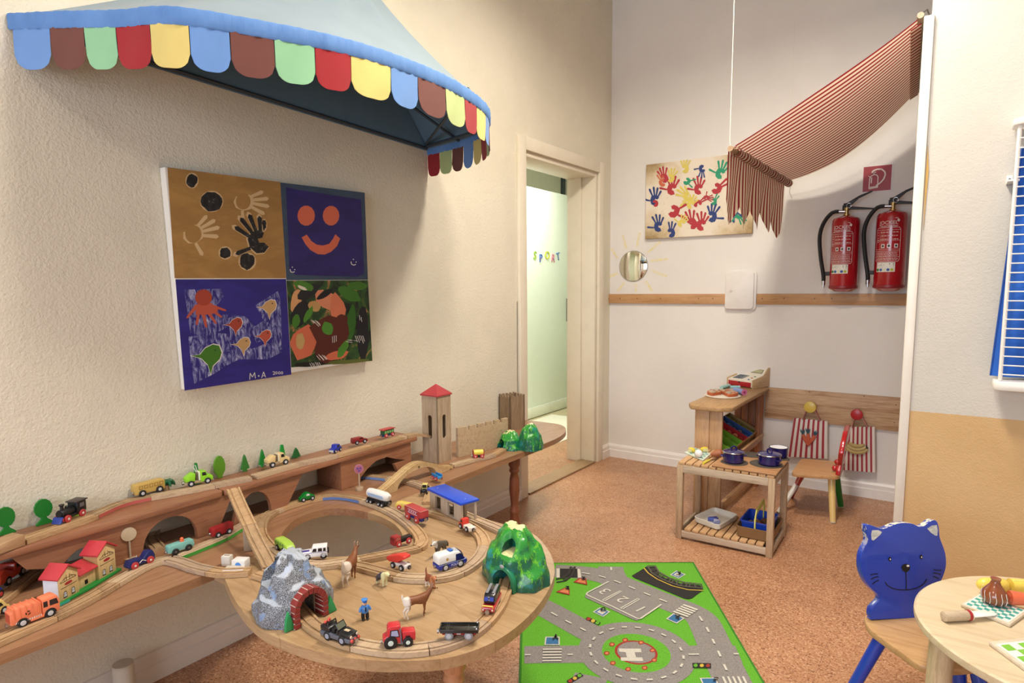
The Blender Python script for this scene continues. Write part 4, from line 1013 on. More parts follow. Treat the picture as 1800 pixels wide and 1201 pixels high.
# pizza, paper rolls and toy food on the counter
pc = fl(1270, 694, zt_+.008)
pl = thing('pizza_board', 'round white board under the toy pizza on the shop counter', 'plate', (pc.x, pc.y, zt_))
obj('disc', MB().lathe([(.098, 0), (.103, .003), (.103, .006), (.099, .008)], n=40), paint('#e6dccb', .4), pl)
tops = ['#c9b9a0', '#c98a70', '#bfa78c', '#d2c6b4', '#c08468', '#b9ab94']
for k in range(6):
    if k == 4: continue
    a0 = k*PI/3+.15; pz = thing('pizza_slice', 'orange-crusted toy pizza slice with %s topping on the round board' % ('cream', 'pink', 'tan', 'white', '', 'grey')[k], 'toy food', (pc.x, pc.y, zt_+.0085), 0, 'toy pizza slices')
    arc = [(.088*math.cos(a0+(PI/3-.05)*i/6), .088*math.sin(a0+(PI/3-.05)*i/6)) for i in range(7)]
    mb = MB(); mb.prism([(.008*math.cos(a0+.5), .008*math.sin(a0+.5))]+arc, 0, .016, 'z'); obj('crust', mb, paint('#c4663c', .5), pz, bevel=.001)
    arc2 = [(.080*math.cos(a0+.06+(PI/3-.17)*i/6), .080*math.sin(a0+.06+(PI/3-.17)*i/6)) for i in range(7)]
    mb = MB(); mb.prism([(.014*math.cos(a0+.5), .014*math.sin(a0+.5))]+arc2, .016, .0175, 'z'); obj('cheese', mb, paint('#d8b48c', .5), pz)
    for j in range(3):
        a = a0+.25+.28*j; r_ = (.06, .045, .065)[j]; mb = MB(); mb.lathe([(.013, .0175), (.013, .023), (.011, .024)], (r_*math.cos(a), r_*math.sin(a), 0), n=12); obj('topping', mb, paint(tops[(k+j) % 6], .5), pz)
for (px, py, px2, py2, c, nm, r_) in ((1268, 682, 1281, 678, '#a4d8d4', 'turquoise', .011), (1284, 681, 1300, 681, '#9fd4dc', 'pale turquoise', .011), (1292, 686, 1308, 690, '#8fa8e0', 'pale blue', .017), (1281, 688, 1292, 686, '#e0b0c4', 'pink', .013)):
    a, b2 = fl(px, py, zt_+r_), fl(px2, py2, zt_+r_); d_ = (b2-a).normalized()
    rr_ = thing('paper_roll', '%s toy roll lying between pizza and cash register' % nm, 'toy food', tuple(((a+b2)/2)-Vector((0, 0, r_))), 0, 'toy rolls on the shop counter')
    obj('roll', MB().cyl(a, b2, r_, n=16), paint(c, .6), rr_, world=True)
    obj('roll_end', MB().cyl(b2, b2+d_*.003, r_*1.15, r_*1.1, n=16), paint('#d87aa8', .5), rr_, world=True)
    obj('roll_core', MB().cyl(b2+d_*.003, b2+d_*.0035, r_*.5, n=12), paint('#a83a70', .5), rr_, world=True)

# ================================================================ PLAY STOVE (slatted table)
ST = thing('play_stove', 'slatted wooden play stove with painted burner plates and lower shelf', 'play stove', (1.23, 3.2, 0))
sx0, sy0 = fl(1188, 946).x, fl(1188, 946).y
BLp, BRp = fl(1187, 946), fl(1357, 983); RR = fl(1381, 945)
ux = (BRp-BLp); SW = ux.length; ux.normalize(); uy = Vector((-ux.y, ux.x, 0)); SD = .335
ZS = hz(BLp.x, BLp.y, 812)
Ms = Matrix((( ux.x, uy.x, 0, BLp.x), (ux.y, uy.y, 0, BLp.y), (0, 0, 1, 0), (0, 0, 0, 1)))
SWD = wood('#c6ab8c', '#9c7f60', 2, 1.2, .6); SWX = wood('#cbb8a2', '#a8927a', 0, 1.2, .6); SWY = wood('#cda67a', '#a87e54', 1, 1.2, .6)
def sbox(name, mat, *a, bev=.002):
    mb = MB(); mb.T = Ms; mb.box(*a); return obj(name, mb, mat, ST, world=True, bevel=bev)
lw = .030
for x, y in ((0, 0), (SW-lw, 0), (0, SD-lw), (SW-lw, SD-lw)): sbox('leg', SWD, x, x+lw, y, y+lw, 0, ZS-.014)
zl = .045
for z0, z1 in ((ZS-.052, ZS-.014), (.012, zl)):
    sbox('front_rail', SWX, lw, SW-lw, .001, .016, z0, z1); sbox('back_rail', SWX, lw, SW-lw, SD-.016, SD, z0, z1)
    sbox('side_rail', SWX, .002, .016, lw, SD-lw, z0, z1); sbox('side_rail', SWX, SW-.016, SW-.002, lw, SD-lw, z0, z1)
ns = 12; sw_ = (SW-.004)/ns
for k in range(ns):
    sbox('slat', SWY, .002+k*sw_+.003, .002+(k+1)*sw_-.003, .004, SD-.004, ZS-.0135, ZS)
    if lw < .002+k*sw_+.012 and .002+(k+1)*sw_ < SW-lw+.012: sbox('slat', SWY, .002+k*sw_+.003, .002+(k+1)*sw_-.003, .004, SD-.004, zl+.0005, zl+.013)
ZP = ZS+.010
sbox('stove_plate', wood('#b88a62', '#94683f', 0, 1, .5), SW*.37, SW+.004, .002, SD, ZS+.0005, ZP, bev=.003)
zb = ZS+.011
BURN = paint('#4d463f', .6, var=.15)
def lay(px, py, z): return fl(px, py, z)
for k, (px, py, pr) in enumerate(((1291, 812, 23), (1347, 815, 28), (1322, 799, 19), (1371, 805, 16))):
    c = lay(px, py, ZP+.003); r_ = (lay(px+pr, py, ZP+.003)-c).length
    obj('burner_plate', MB().lathe([(r_, 0), (r_, .002), (r_*.96, .003), (r_*.3, .003)], (c.x, c.y, ZP), n=40), BURN, ST, world=True)
ENM = paint('#1d1a5e', .18, var=.05, coat=.5); RIM = metal('#b8b4b0', .25)
def pot(px, py, pr, h, label, lid=True, handles=True, white=False, ang=0):
    c = lay(px, py, ZP+.004); r_ = (lay(px+pr, py, ZP+.004)-c).length
    t = thing('enamel_pot', label, 'pot', (c.x, c.y, ZP+.0035), ang, None)
    pr_ = [(r_*.86, 0), (r_*.98, .006), (r_, h*.35), (r_, h), (r_*1.03, h+.001), (r_*1.03, h+.004), (r_*.97, h+.004), (r_*.95, h*.95)]
    if not lid: pr_ += [(r_*.93, .006), (r_*.3, .004)]
    obj('pot_body', MB().lathe(pr_, n=36), ENM, t)
    if white:
        obj('pot_inside', MB().lathe([(r_*.945, h+.003), (r_*.94, .012), (r_*.85, .006), (.002, .006)], n=36), paint('#e8eaf0', .3), t, smooth=60)
    if lid:
        obj('lid_rim', MB().lathe([(r_*1.06, h+.0045), (r_*1.07, h+.006), (r_*1.03, h+.0085)], n=36), RIM if not white else ENM, t)
        obj('lid', MB().lathe([(r_*1.04, h+.006), (r_*1.0, h+.010), (r_*.6, h+.015), (.01, h+.017)], n=36), ENM, t)
        mb = MB(); mb.tube([(-.013, 0, h+.014), (-.013, 0, h+.026), (0, 0, h+.034), (.013, 0, h+.026), (.013, 0, h+.014)], .0045, 8); obj('lid_handle', mb, ENM, t)
    if handles:
        for s in (-1, 1):
            mb = MB(); mb.tube([(s*r_*.98, -.012, h*.7), (s*(r_+.010), -.013, h*.72), (s*(r_+.014), 0, h*.73), (s*(r_+.010), .013, h*.72), (s*r_*.98, .012, h*.7)], .0035, 8); obj('pot_handle', mb, ENM, t)
    obj('pot_rim', MB().tube([(r_*1.0*math.cos(a), r_*1.0*math.sin(a), h+.003) for a in [2*PI*i/36 for i in range(36)]], .0016, 6, closed=True), paint('#15142c', .3), t)
    return t
pot(1289, 812, 17.5, .046, 'dark blue enamel pot with silver-rimmed lid, left on the play stove', ang=.6)
pot(1352, 816, 19, .044, 'dark blue enamel pot with blue lid, front right on the play stove', ang=-.5)
pot(1368, 803, 15.5, .048, 'small open dark blue enamel pot with white inside, at the back of the play stove', lid=False, handles=False, white=True)
# cutting board with egg, lemon wedges; brush and knife
zs_ = ZS+.0008
cb = [lay(1203, 797, zs_), lay(1222, 789, zs_), lay(1251, 799, zs_), lay(1236, 811, zs_)]
cbo = thing('small_cutting_board', 'small pale checked board under the toy egg on the play stove', 'cutting board', (cb[0].x, cb[0].y, zs_))
mb = MB(); mb.prism([(p.x, p.y) for p in cb], zs_, zs_+.006, 'z'); obj('board', mb, paint('#d4e0d0', .5), cbo, world=True, bevel=.0015)
mb = MB()
def q4(c, u, v, z): p = c[0].lerp(c[1], v).lerp(c[3].lerp(c[2], v), u); return (p.x, p.y, z)
for i in range(6):
    for j in range(6):
        if (i+j) % 2: mb.face([q4(cb, (i+a+.5)/7, (j+b_+.5)/7, zs_+.0064) for a, b_ in ((0, 0), (1, 0), (1, 1), (0, 1))])
o = obj('check_print', mb, paint('#86b4b4', .5), cbo, world=True, smooth=0); o['kind'] = 'stuff'
c = lay(1228, 801, zs_+.016); e = tag(obj('toy_egg', MB().sphere((0, 0, 0), .021, 14, (1, .95, .95)), paint('#f0f0f0', .3)), 'white toy egg on the small checked board', 'toy food'); e.location = (c.x, c.y, zs_+.0265)
def lemon(px, py, a, lab):
    c = lay(px, py, zs_+.007); t = thing('toy_lemon', lab, 'toy food', (c.x, c.y, zs_+.0066), a)
    obj('peel', MB().tube([(-.02, 0, .012), (-.014, 0, .012), (0, 0, .014), (.014, 0, .012), (.02, 0, .012)], .013, 12, rs=[.005, .0115, .0125, .0115, .005]), paint('#e8d040', .4), t)
    obj('flesh', MB().box(-.014, .014, -.0138, -.0125, .003, .020), paint('#eee4a8', .4), t)
lemon(1216, 795, -.5, 'yellow toy lemon left behind the white egg'); lemon(1238, 794, .8, 'yellow toy lemon right behind the white egg')
a, b2 = lay(1236, 815, zs_+.005), lay(1247, 809, zs_+.006)
kn = thing('toy_spatula', 'toy spatula with yellow handle beside the blue pot on the play stove', 'toy utensil', (a.x, a.y, zs_))
obj('handle', MB().tube([a, a.lerp(b2, .5)+Vector((0, 0, .002)), b2], .0055, 8), paint('#e6da4a', .4), kn, world=True)
c3 = lay(1262, 805, zs_+.004); d_ = (c3-b2).normalized(); s_ = Vector((-d_.y, d_.x, 0))*.008
mb = MB(); mb.prism([((b2-s_*.5).x, (b2-s_*.5).y), ((c3-s_).x, (c3-s_).y), ((c3+s_).x, (c3+s_).y), ((b2+s_*.5).x, (b2+s_*.5).y)], zs_+.0035, zs_+.005, 'z'); obj('blade', mb, metal('#b0aca4', .3), kn, world=True)
c = lay(1260, 798, zs_+.018)
po = thing('toy_pear', 'brown wooden toy pear lying against the blue pot on the play stove', 'toy food', (c.x, c.y, zs_))
c.z = 0
dd = Vector((.75, .5, 0)).normalized()
obj('fruit', MB().tube([dd*-.034+Vector((0, 0, .014)), dd*-.024+Vector((0, 0, .016)), dd*-.006+Vector((0, 0, .019)), dd*.014+Vector((0, 0, .0225)), dd*.026+Vector((0, 0, .022)), dd*.032+Vector((0, 0, .021))], .02, 14, rs=[.003, .011, .017, .0215, .016, .004]), paint('#a5623c', .4), po)
obj('stalk', MB().tube([dd*-.034+Vector((0, 0, .014)), dd*-.045+Vector((0, 0, .013))], .003, 6), paint('#e0d8c8', .4), po)
# white tray on the lower shelf
zt2 = zl+.0145
tq = [lay(1219, 918, zt2), lay(1255, 901, zt2), lay(1297, 914, zt2), lay(1263, 934, zt2)]
cc = sum(tq, Vector())/4
tr = thing('white_tray', 'white plastic tray with rounded corners on the lower shelf of play stove', 'tray', (cc.x, cc.y, zt2))
def qring(q, k, r, z, n=5):
    c = sum(q, Vector())/4; P = [c+(p-c)*k for p in q]; out = []
    for i in range(4):
        a, b_, d_ = P[i-1], P[i], P[(i+1) % 4]
        e0 = b_+(a-b_).normalized()*r; e1 = b_+(d_-b_).normalized()*r
        for j in range(n+1):
            f = j/n; p = e0*(1-f)**2+b_*2*f*(1-f)+e1*f*f; out.append(Vector((p.x, p.y, z)))
    return out
def tray_mesh(q, layers):
    mb = MB(); rs = [[mb.v(p) for p in qring(q, k, r, z)] for k, r, z in layers]; mb.bridge(rs); return mb
obj('tray', tray_mesh(tq, [(.93, .025, zt2), (1.0, .028, zt2+.006), (1.04, .03, zt2+.03), (1.0, .028, zt2+.031), (.95, .026, zt2+.010), (.90, .024, zt2+.006)]), paint('#e9e6dc', .35), tr, world=True)
for (px, py, col, a) in ((1253, 914, '#5a6ac0', .3), (1256, 920, '#a0a8dc', 1.3)):
    c = lay(px, py, zt2+.012); t = thing('toy_cheese', ('dark blue' if a < 1 else 'pale violet')+' toy wedge in the white tray', 'toy food', (c.x, c.y, zt2+.0065), a)
    obj('wedge', MB().prism([(-.026, -.010), (.022, -.018), (.028, 0), (.020, .018)], 0, .020, 'z'), paint(col, .4), t, bevel=.001)
    obj('wedge_top', MB().prism([(-.022, -.008), (.018, -.014), (.018, .012)], .020, .0225, 'z'), paint('#c8cceb' if a > 1 else '#3c4aa0', .4), t)
# brown box with blue basket
bq = [lay(1293, 942, zt2), lay(1316, 912, zt2), lay(1377, 924, zt2), lay(1358, 959, zt2)]
bq = [Ms @ Vector(p) for p in ((SW*.615, .035, zt2), (SW*.615, SD*.80, zt2), (SW-.006, SD*.80, zt2), (SW-.006, .035, zt2))]
bq = [Vector((p.x, p.y, zt2)) for p in bq]; cc = sum(bq, Vector())/4
bx = thing('brown_box', 'brown box holding the blue basket on the lower shelf of play stove', 'box', (cc.x, cc.y, zt2))
obj('box', tray_mesh(bq, [(.90, .015, zt2), (.94, .018, zt2+.004), (1.0, .02, zt2+.055), (.975, .02, zt2+.056), (.90, .018, zt2+.008), (.86, .015, zt2+.005)]), paint('#8a6844', .6), bx, world=True)
bk = thing('blue_basket', 'blue plastic basket with yellow handle standing in the brown box', 'basket', (cc.x, cc.y, zt2+.008))
bq2 = [cc+(p-cc)*.80 for p in bq]; z0 = zt2+.010
obj('basket', tray_mesh(bq2, [(.90, .012, z0), (.92, .015, z0+.004), (1.0, .018, z0+.066), (1.07, .02, z0+.067), (1.07, .02, z0+.071), (.97, .018, z0+.071), (.90, .015, z0+.008), (.86, .012, z0+.005)]), paint('#1f49c4', .3), bk, world=True)
m0, m1 = (bq2[0]+bq2[3])/2, (bq2[1]+bq2[2])/2
yd = (m1-m0).normalized(); w0, w1 = m0+yd*.0, m1-yd*.0
path = [w0+Vector((0, 0, .05)), w0+Vector((0, 0, .098)), w0+yd*.018+Vector((0, 0, .128)), w1-yd*.018+Vector((0, 0, .140)), w1+Vector((0, 0, .108)), w1+Vector((0, 0, .05))]
mb = MB(); mb.sweep(path, [(-.011, -.003), (.011, -.003), (.011, .003), (-.011, .003)], up=ux.cross(Vector((0, 0, 1)))*0+Vector((ux.x*0+.001, .001, 0))+ux*0 if False else Vector((-yd.y, yd.x, 0)).cross(Vector((0, 0, 1)))*0+Vector((yd.y, -yd.x, 0)))
obj('basket_handle', mb, paint('#dcdc6a', .4), bk, world=True)
for j, (u, v, c, r_) in enumerate(((.3, .3, '#6a4a34', .017), (.45, .5, '#7a5438', .018), (.62, .35, '#c8402c', .016), (.72, .6, '#5c3f2c', .017), (.35, .65, '#e0d8cc', .015), (.75, .28, '#b8301f', .014), (.2, .5, '#8a6a48', .015), (.58, .74, '#6f4b33', .018))):
    p = bq2[0].lerp(bq2[3], u).lerp(bq2[1].lerp(bq2[2], u), v)
    f = obj('toy_vegetable', MB().sphere((0, 0, 0), r_, 10, (1, 1, 1.25)), paint(c, .5)); f.location = (p.x, p.y, z0+.010+r_*1.2); f.rotation_euler = (j*.1, .1, j)
    tag(f, 'small wooden toy vegetable in the blue basket', 'toy food', 'toy vegetables in the blue basket')

# ================================================================ CHILD CHAIR WITH RED BACK
zc1 = .262
CH = thing('child_chair', 'small wooden chair with red animal-shaped back and yellow, green, red legs', 'chair', (1.50, 3.83, 0))
sq = [fl(1390, 832, zc1), fl(1476, 838, zc1), fl(1486, 812, zc1), fl(1408, 806, zc1)]
SEATW = wood('#cd9f70', '#b07f50', 0, .8, .35)
cc = sum(sq, Vector())/4
obj('seat', tray_mesh(sq, [(.99, .04, zc1-.020), (1.0, .045, zc1-.016), (1.0, .045, zc1-.004), (.985, .04, zc1)]), SEATW, CH, world=True)
def legp(top, px, py, c, r_=.016, bot=None):
    f = fl(px, py); p = Vector((top.x, top.y, zc1-.020)); d_ = (f-p).normalized()
    obj('leg', MB().cyl(f, p, r_*.82, r_, 18), c, CH, world=True)
    obj('foot_cap', MB().cyl(f, f+Vector((0, 0, -.0)) - d_*.008 if False else f-d_*.006, r_*.84, r_*.84, 16), paint('#c8bca8', .5), CH, world=True)
legp(cc.lerp(sq[1], .62), 1464, 919, paint('#e2c27c', .3, coat=.3), .019)
legp(cc.lerp(sq[2], .62), 1478, 891, paint('#1f7a2c', .3, coat=.3), .019)
legp(cc.lerp(sq[0], .62), 1391, 874, paint('#b01a22', .3, coat=.3), .016)
legp(cc.lerp(sq[3], .55), 1368, 902, paint('#d8d4cc', .3, coat=.3), .016)
# back: red board seen edge-on, wavy outline, standing on the right side of the seat
b0, b1 = sq[1].lerp(cc, .10), sq[2].lerp(cc, .12); yd = (b1-b0).normalized(); Lb = (b1-b0).length
bt = hz(b0.x+.02, b0.y+.1, 732)
pr_ = [(-.0, 0), (.0, .03), (.012, .055), (-.008, .09), (-.018, .13), (-.012, .17), (.01, .205), (.035, .235), (.07, .228), (.10, .24), (.135, .235), (.16, .205), (.175, .16), (.17, .11), (.15, .07), (.155, .03), (.16, 0)]
sc_b = Lb*.95/.16; lean = .10
mb = MB(); th = .012
def bp(u, z, o_): p = b0+yd*(u*sc_b); return Vector((p.x+o_+z*lean, p.y, zc1+z*1.0))
A_ = [mb.v(bp(u, z, -th)) for u, z in pr_]; B_ = [mb.v(bp(u, z, th)) for u, z in pr_]; n = len(pr_)
mb.bm.faces.new(A_); mb.bm.faces.new(B_[::-1])
for i in range(n): mb.bm.faces.new((A_[i], B_[i], B_[(i+1) % n], A_[(i+1) % n]))
obj('backrest', mb, paint('#b8161e', .2, coat=.6), CH, world=True, bevel=.005, seg=3)
for u, z in ((.04, .02), (.12, .02)):
    obj('back_block', MB().sphere(bp(u, z, -.022), .016, 10, (1, 1, 1)), paint('#b8161e', .2, coat=.6), CH, world=True)

# ================================================================ CAT CHAIR
BLU = paint('#1c3fae', .28, var=.02, coat=.4)
zc2 = .285
cat = thing('cat_chair', 'small chair with blue cat-face backrest and wooden seat at the round table', 'chair', (2.02, 2.0, 0))
# backrest plane: through its foot on the seat; faces the camera
f0, f1 = fl(1533, 1092, zc2), fl(1634, 1084, zc2)
bd = (f1-f0); bd.z = 0; bd.normalize(); bn = Vector((bd.y, -bd.x, 0))         # towards the camera
if bn.dot(CAM-f0) < 0: bn = -bn
lean_b = .16                                                                  # backrest leans away from the seat
pn = (bn+Vector((0, 0, lean_b))).normalized(); pu = bd; pv = pu.cross(pn); 
if pv.z < 0: pv = -pv
def onb(X, Y, off=0):
    px, py = 1480+X/3.74, 880+Y/3.74
    d_ = FW+RT*((px-CXP)/F)-UP*((py-CYP)/F); o0 = f0+pn*off
    return CAM+d_*((o0-CAM).dot(pn)/d_.dot(pn))
out = [(228, 783), (200, 778), (192, 750), (200, 710), (225, 680), (252, 650), (240, 620), (205, 590), (165, 545), (135, 480), (125, 410), (135, 340), (160, 290), (172, 255), (163, 200), (160, 165), (185, 160), (225, 175), (270, 188), (315, 172), (365, 152), (420, 147), (470, 155), (505, 172), (540, 168), (575, 142), (605, 128), (628, 145), (638, 190), (642, 240), (660, 290), (680, 350), (685, 420), (672, 480), (645, 540), (600, 590), (575, 625), (580, 660), (600, 700), (612, 740), (605, 765), (590, 768)]
oc = [onb(x, y) for x, y in out]
oc = catmull(oc, .012, closed=True)
mb = MB(); th = .022
A_ = [mb.v(p) for p in oc]; B_ = [mb.v(p-pn*th) for p in oc]; n = len(oc)
mb.bm.faces.new(A_); mb.bm.faces.new(B_[::-1])
for i in range(n): mb.bm.faces.new((A_[i], B_[i], B_[(i+1) % n], A_[(i+1) % n]))
def chipped():
    m, nt, b = base('paint_chipped_blue')
    v = coords(nt)
    sp = nn(nt, 'ShaderNodeSeparateXYZ'); nt.links.new(v, sp.inputs[0])
    # paint worn off the raised top edge and the rim
    ge = nn(nt, 'ShaderNodeNewGeometry'); dt = nn(nt, 'ShaderNodeVectorMath', operation='DOT_PRODUCT'); nt.links.new(ge.outputs['Normal'], dt.inputs[0]); dt.inputs[1].default_value = tuple(pn)
    ab = nn(nt, 'ShaderNodeMath', operation='ABSOLUTE'); nt.links.new(dt.outputs['Value'], ab.inputs[0])
    ed_ = nn(nt, 'ShaderNodeMath', operation='LESS_THAN'); nt.links.new(ab.outputs[0], ed_.inputs[0]); ed_.inputs[1].default_value = .8
    no = ramp(nt, noi(nt, v, 45, 4, .7), [(.46, (0, 0, 0, 1)), (.50, (1, 1, 1, 1))])
    hi = nn(nt, 'ShaderNodeMapRange'); nt.links.new(sp.outputs[2], hi.inputs[0]); hi.inputs[1].default_value = zc2+.20; hi.inputs[2].default_value = zc2+.26
    m1 = nn(nt, 'ShaderNodeMath', operation='MULTIPLY'); nt.links.new(ed_.outputs[0], m1.inputs[0]); nt.links.new(no, m1.inputs[1])
    m2 = nn(nt, 'ShaderNodeMath', operation='MULTIPLY'); nt.links.new(m1.outputs[0], m2.inputs[0]); nt.links.new(hi.outputs[0], m2.inputs[1])
    nt.links.new(mixc(nt, m2.outputs[0], '#1c3fae', '#e0dccb'), b.inputs['Base Color']); b.inputs['Roughness'].default_value = .28; b.inputs['Coat Weight'].default_value = .4
    return m
obj('backrest', mb, chipped(), cat, world=True, bevel=.006, seg=3)
BK = paint('#0d0d12', .25)
def cf(name, mat, polys, off): 
    mb = MB()
    for p in polys: mb.face([onb(x, y, off) for x, y in p])
    return obj(name, mb, mat, cat, world=True, smooth=0)
def cline(name, pts, w, off=.0012):
    mb = MB()
    for a, b_ in zip(pts, pts[1:]):
        dx, dy = b_[0]-a[0], b_[1]-a[1]; L = math.hypot(dx, dy); nx, ny = -dy/L*w/2, dx/L*w/2
        mb.face([onb(a[0]+nx, a[1]+ny, off), onb(b_[0]+nx, b_[1]+ny, off), onb(b_[0]-nx, b_[1]-ny, off), onb(a[0]-nx, a[1]-ny, off)])
    return obj(name, mb, BK, cat, world=True, smooth=0)
EARM = scumble('paint_ear', '#d8dad4', '#b8bcb8', 40)
cf('inner_ear', EARM, [[(198, 195), (240, 195), (264, 208), (250, 228), (208, 264), (194, 258), (192, 220)]], .0011)
cf('inner_ear', EARM, [[(560, 185), (590, 165), (624, 162), (630, 195), (627, 232), (612, 230), (585, 212)]], .0011)
for x, y in ((315, 386), (521, 372)):
    cf('eye', BK, [circ(x, y, 10, 15, 14)], .0012); cf('eye_glint', WHT, [circ(x+3, y+1, 4, 6, 8)], .0016)
cf('nose', BK, [[(390, 440), (398, 424), (420, 416), (442, 422), (449, 440), (442, 460), (420, 475), (398, 462)]], .0014); cf('nose_glint', WHT, [circ(434, 430, 10, 7, 10)], .0018)
cline('mouth', [(283, 538), (300, 560), (330, 578), (370, 588), (410, 590), (450, 587), (490, 578), (525, 560), (545, 540), (558, 517)], 6)
cline('mouth_line', [(420, 470), (423, 530), (422, 588)], 6)
for pts in ([(187, 491), (212, 484), (238, 484)], [(190, 520), (215, 506), (240, 502)], [(200, 552), (218, 535), (243, 525)], [(603, 456), (630, 460), (655, 459)], [(600, 477), (625, 479), (650, 488)], [(598, 500), (618, 505), (636, 514)]): cline('whisker', pts, 6)
# seat
sp_ = [(148, 752), (188, 740), (240, 760), (420, 765), (600, 752), (700, 760), (760, 830), (900, 1085), (690, 1108), (520, 1105), (300, 950), (210, 880), (160, 800)]
def ons(X, Y, z=zc2): return fl(1480+X/3.74, 880+Y/3.74, z)
so = catmull([ons(x, y) for x, y in [(148, 765), (185, 742), (300, 742), (520, 735), (700, 745), (790, 830), (930, 1060), (900, 1092), (690, 1108), (520, 1085), (400, 1005), (260, 905), (175, 835)]], .015, closed=True)
mb = MB(); A_ = [mb.v(p) for p in so]; B_ = [mb.v(p-Vector((0, 0, .020))) for p in so]; n = len(so)
mb.bm.faces.new(A_); mb.bm.faces.new(B_[::-1])
for i in range(n): mb.bm.faces.new((A_[i], B_[i], B_[(i+1) % n], A_[(i+1) % n]))
obj('seat', mb, wood('#c9a272', '#aa8052', 0, .7, .35), cat, world=True, bevel=.004)
for (x0_, y0_, x1_, y1_) in ((245, 915, 60, 1260), (1010, 1120, 1130, 1400), (600, 800, 690, 1000), (690, 1100, 650, 1330)):
    p = ons(x0_, y0_, zc2-.02); q = fl(1480+x1_/3.74, 880+y1_/3.74, 0.0)
    if (x0_, y0_) == (245, 915): p = ons(262, 900, zc2-.02); q = Vector((1.895, 1.66, 0)) if False else at(1480+(-20)/3.74, 880+1390/3.74, 2, 0)
    if x0_ == 690: p = ons(760, 1000, zc2-.02); q = Vector((p.x+.03, p.y-.03, 0))
    if x0_ == 600: p = ons(600, 800, zc2-.02); q = Vector((p.x+.02, p.y+.06, 0))
    if x0_ == 1010: p = ons(870, 1040, zc2-.02); q = Vector((p.x+.07, p.y-.06, 0))
    obj('leg', MB().cyl(q, p, .0155, .019, 20), BLU, cat, world=True)

# ================================================================ ROUND TABLE ON THE RIGHT
zr = .46
rim_px = [(1610, 1040), (1625, 1024), (1660, 1014), (1700, 1011), (1750, 1013), (1800, 1021)]
P3 = [fl(1610, 1045, zr), fl(1705, 1011.5, zr), fl(1640, 1120, zr)]
def circ3(a, b, c):
    ax, ay, bx, by, cx, cy = a.x, a.y, b.x, b.y, c.x, c.y
    d = 2*(ax*(by-cy)+bx*(cy-ay)+cx*(ay-by))
    ux_ = ((ax*ax+ay*ay)*(by-cy)+(bx*bx+by*by)*(cy-ay)+(cx*cx+cy*cy)*(ay-by))/d
    uy_ = ((ax*ax+ay*ay)*(cx-bx)+(bx*bx+by*by)*(ax-cx)+(cx*cx+cy*cy)*(bx-ax))/d
    return ux_, uy_, math.hypot(ax-ux_, ay-uy_)
tcx, tcy, tr_ = circ3(P3[0], P3[1], fl(1740, 1185, zr))
print('round table', tcx, tcy, tr_)
RTW = wood('#d9c8a8', '#c4ae8a', 0, .6, .35)
rt = thing('round_table', 'low round pale wooden childrens table with toy food at the right edge', 'table', (tcx, tcy, 0))
obj('tabletop', MB().lathe([(tr_-.006, -.024), (tr_-.001, -.020), (tr_, -.012), (tr_-.001, -.004), (tr_-.006, 0)], (0, 0, zr), n=96), RTW, rt)
for k, (dx, dy) in enumerate(((-.19, .02), (.16, .22), (.19, -.16), (-.05, -.26))):
    if k == 0:
        p = fl(1640, 1135, zr-.024); q = fl(1625, 1290, 0.10); top_ = Vector((tcx-tr_*.72, tcy+.015, zr-.024)); bot_ = Vector((top_.x-.05, top_.y-.02, 0))
        top_ = fl(1657, 1125, zr-.024); bot_ = Vector((top_.x-.012, top_.y-.035, 0))
    else: top_ = Vector((tcx+dx, tcy+dy, zr-.024)); bot_ = top_+Vector((dx*.25, dy*.25, 0)); bot_.z = 0
    obj('leg', MB().cyl(bot_, top_, .022, .027, 24), wood('#cbb692', '#9c8560', 2, 1.4, .4), rt, world=True)
def tt(X, Y, z=zr): return fl(1600+X/5.69, 990+Y/5.69, z)
def cboard(q, c1, label, ni, nj, wood_=True):
    t = thing('cutting_board', label, 'cutting board', (q[0].x, q[0].y, zr))
    mb = MB(); mb.prism([(p.x, p.y) for p in q], zr+.0005, zr+.009, 'z'); obj('board', mb, wood('#ddd0bc', '#c6b69c', 0, 1.5, .5), t, world=True, bevel=.002)
    ins = [sum(q, Vector())/4+(p-sum(q, Vector())/4)*.90 for p in q]
    mb = MB(); mb.prism([(p.x, p.y) for p in ins], zr+.0092, zr+.0094, 'z'); obj('white_field', mb, paint('#eeece4', .4), t, world=True, smooth=0)
    mb = MB()
    for i in range(ni):
        for j in range(nj):
            if (i+j) % 2 == 0: mb.face([q4(ins, (i+a+.3)/(ni+.6), (j+b_+.3)/(nj+.6), zr+.0098) for a, b_ in ((0, 0), (1, 0), (1, 1), (0, 1))])
    o = obj('check_print', mb, paint(c1, .4), t, world=True, smooth=0); o['kind'] = 'stuff'
q = [tt(505, 408, zr+.009), tt(700, 288, zr+.009)]; q2_ = tt(1000, 615, zr+.009); q.append(q[1]+(q2_-q[0])); q.append(q2_)
cboard(q, '#3fa39c', 'wooden cutting board with teal check pattern under the onion', 8, 8)
g0, g1 = tt(785, 785, zr+.009), tt(1140, 745, zr+.009); g3 = tt(1145, 1050, zr+.009)
g1 = g0+(g1-g0).normalized()*.16; g3 = g0+(g3-g0).normalized()*.24
cboard([g0, g1, g1+(g3-g0), g3], '#7ec23c', 'wooden cutting board with green check pattern at the table front', 9, 6)
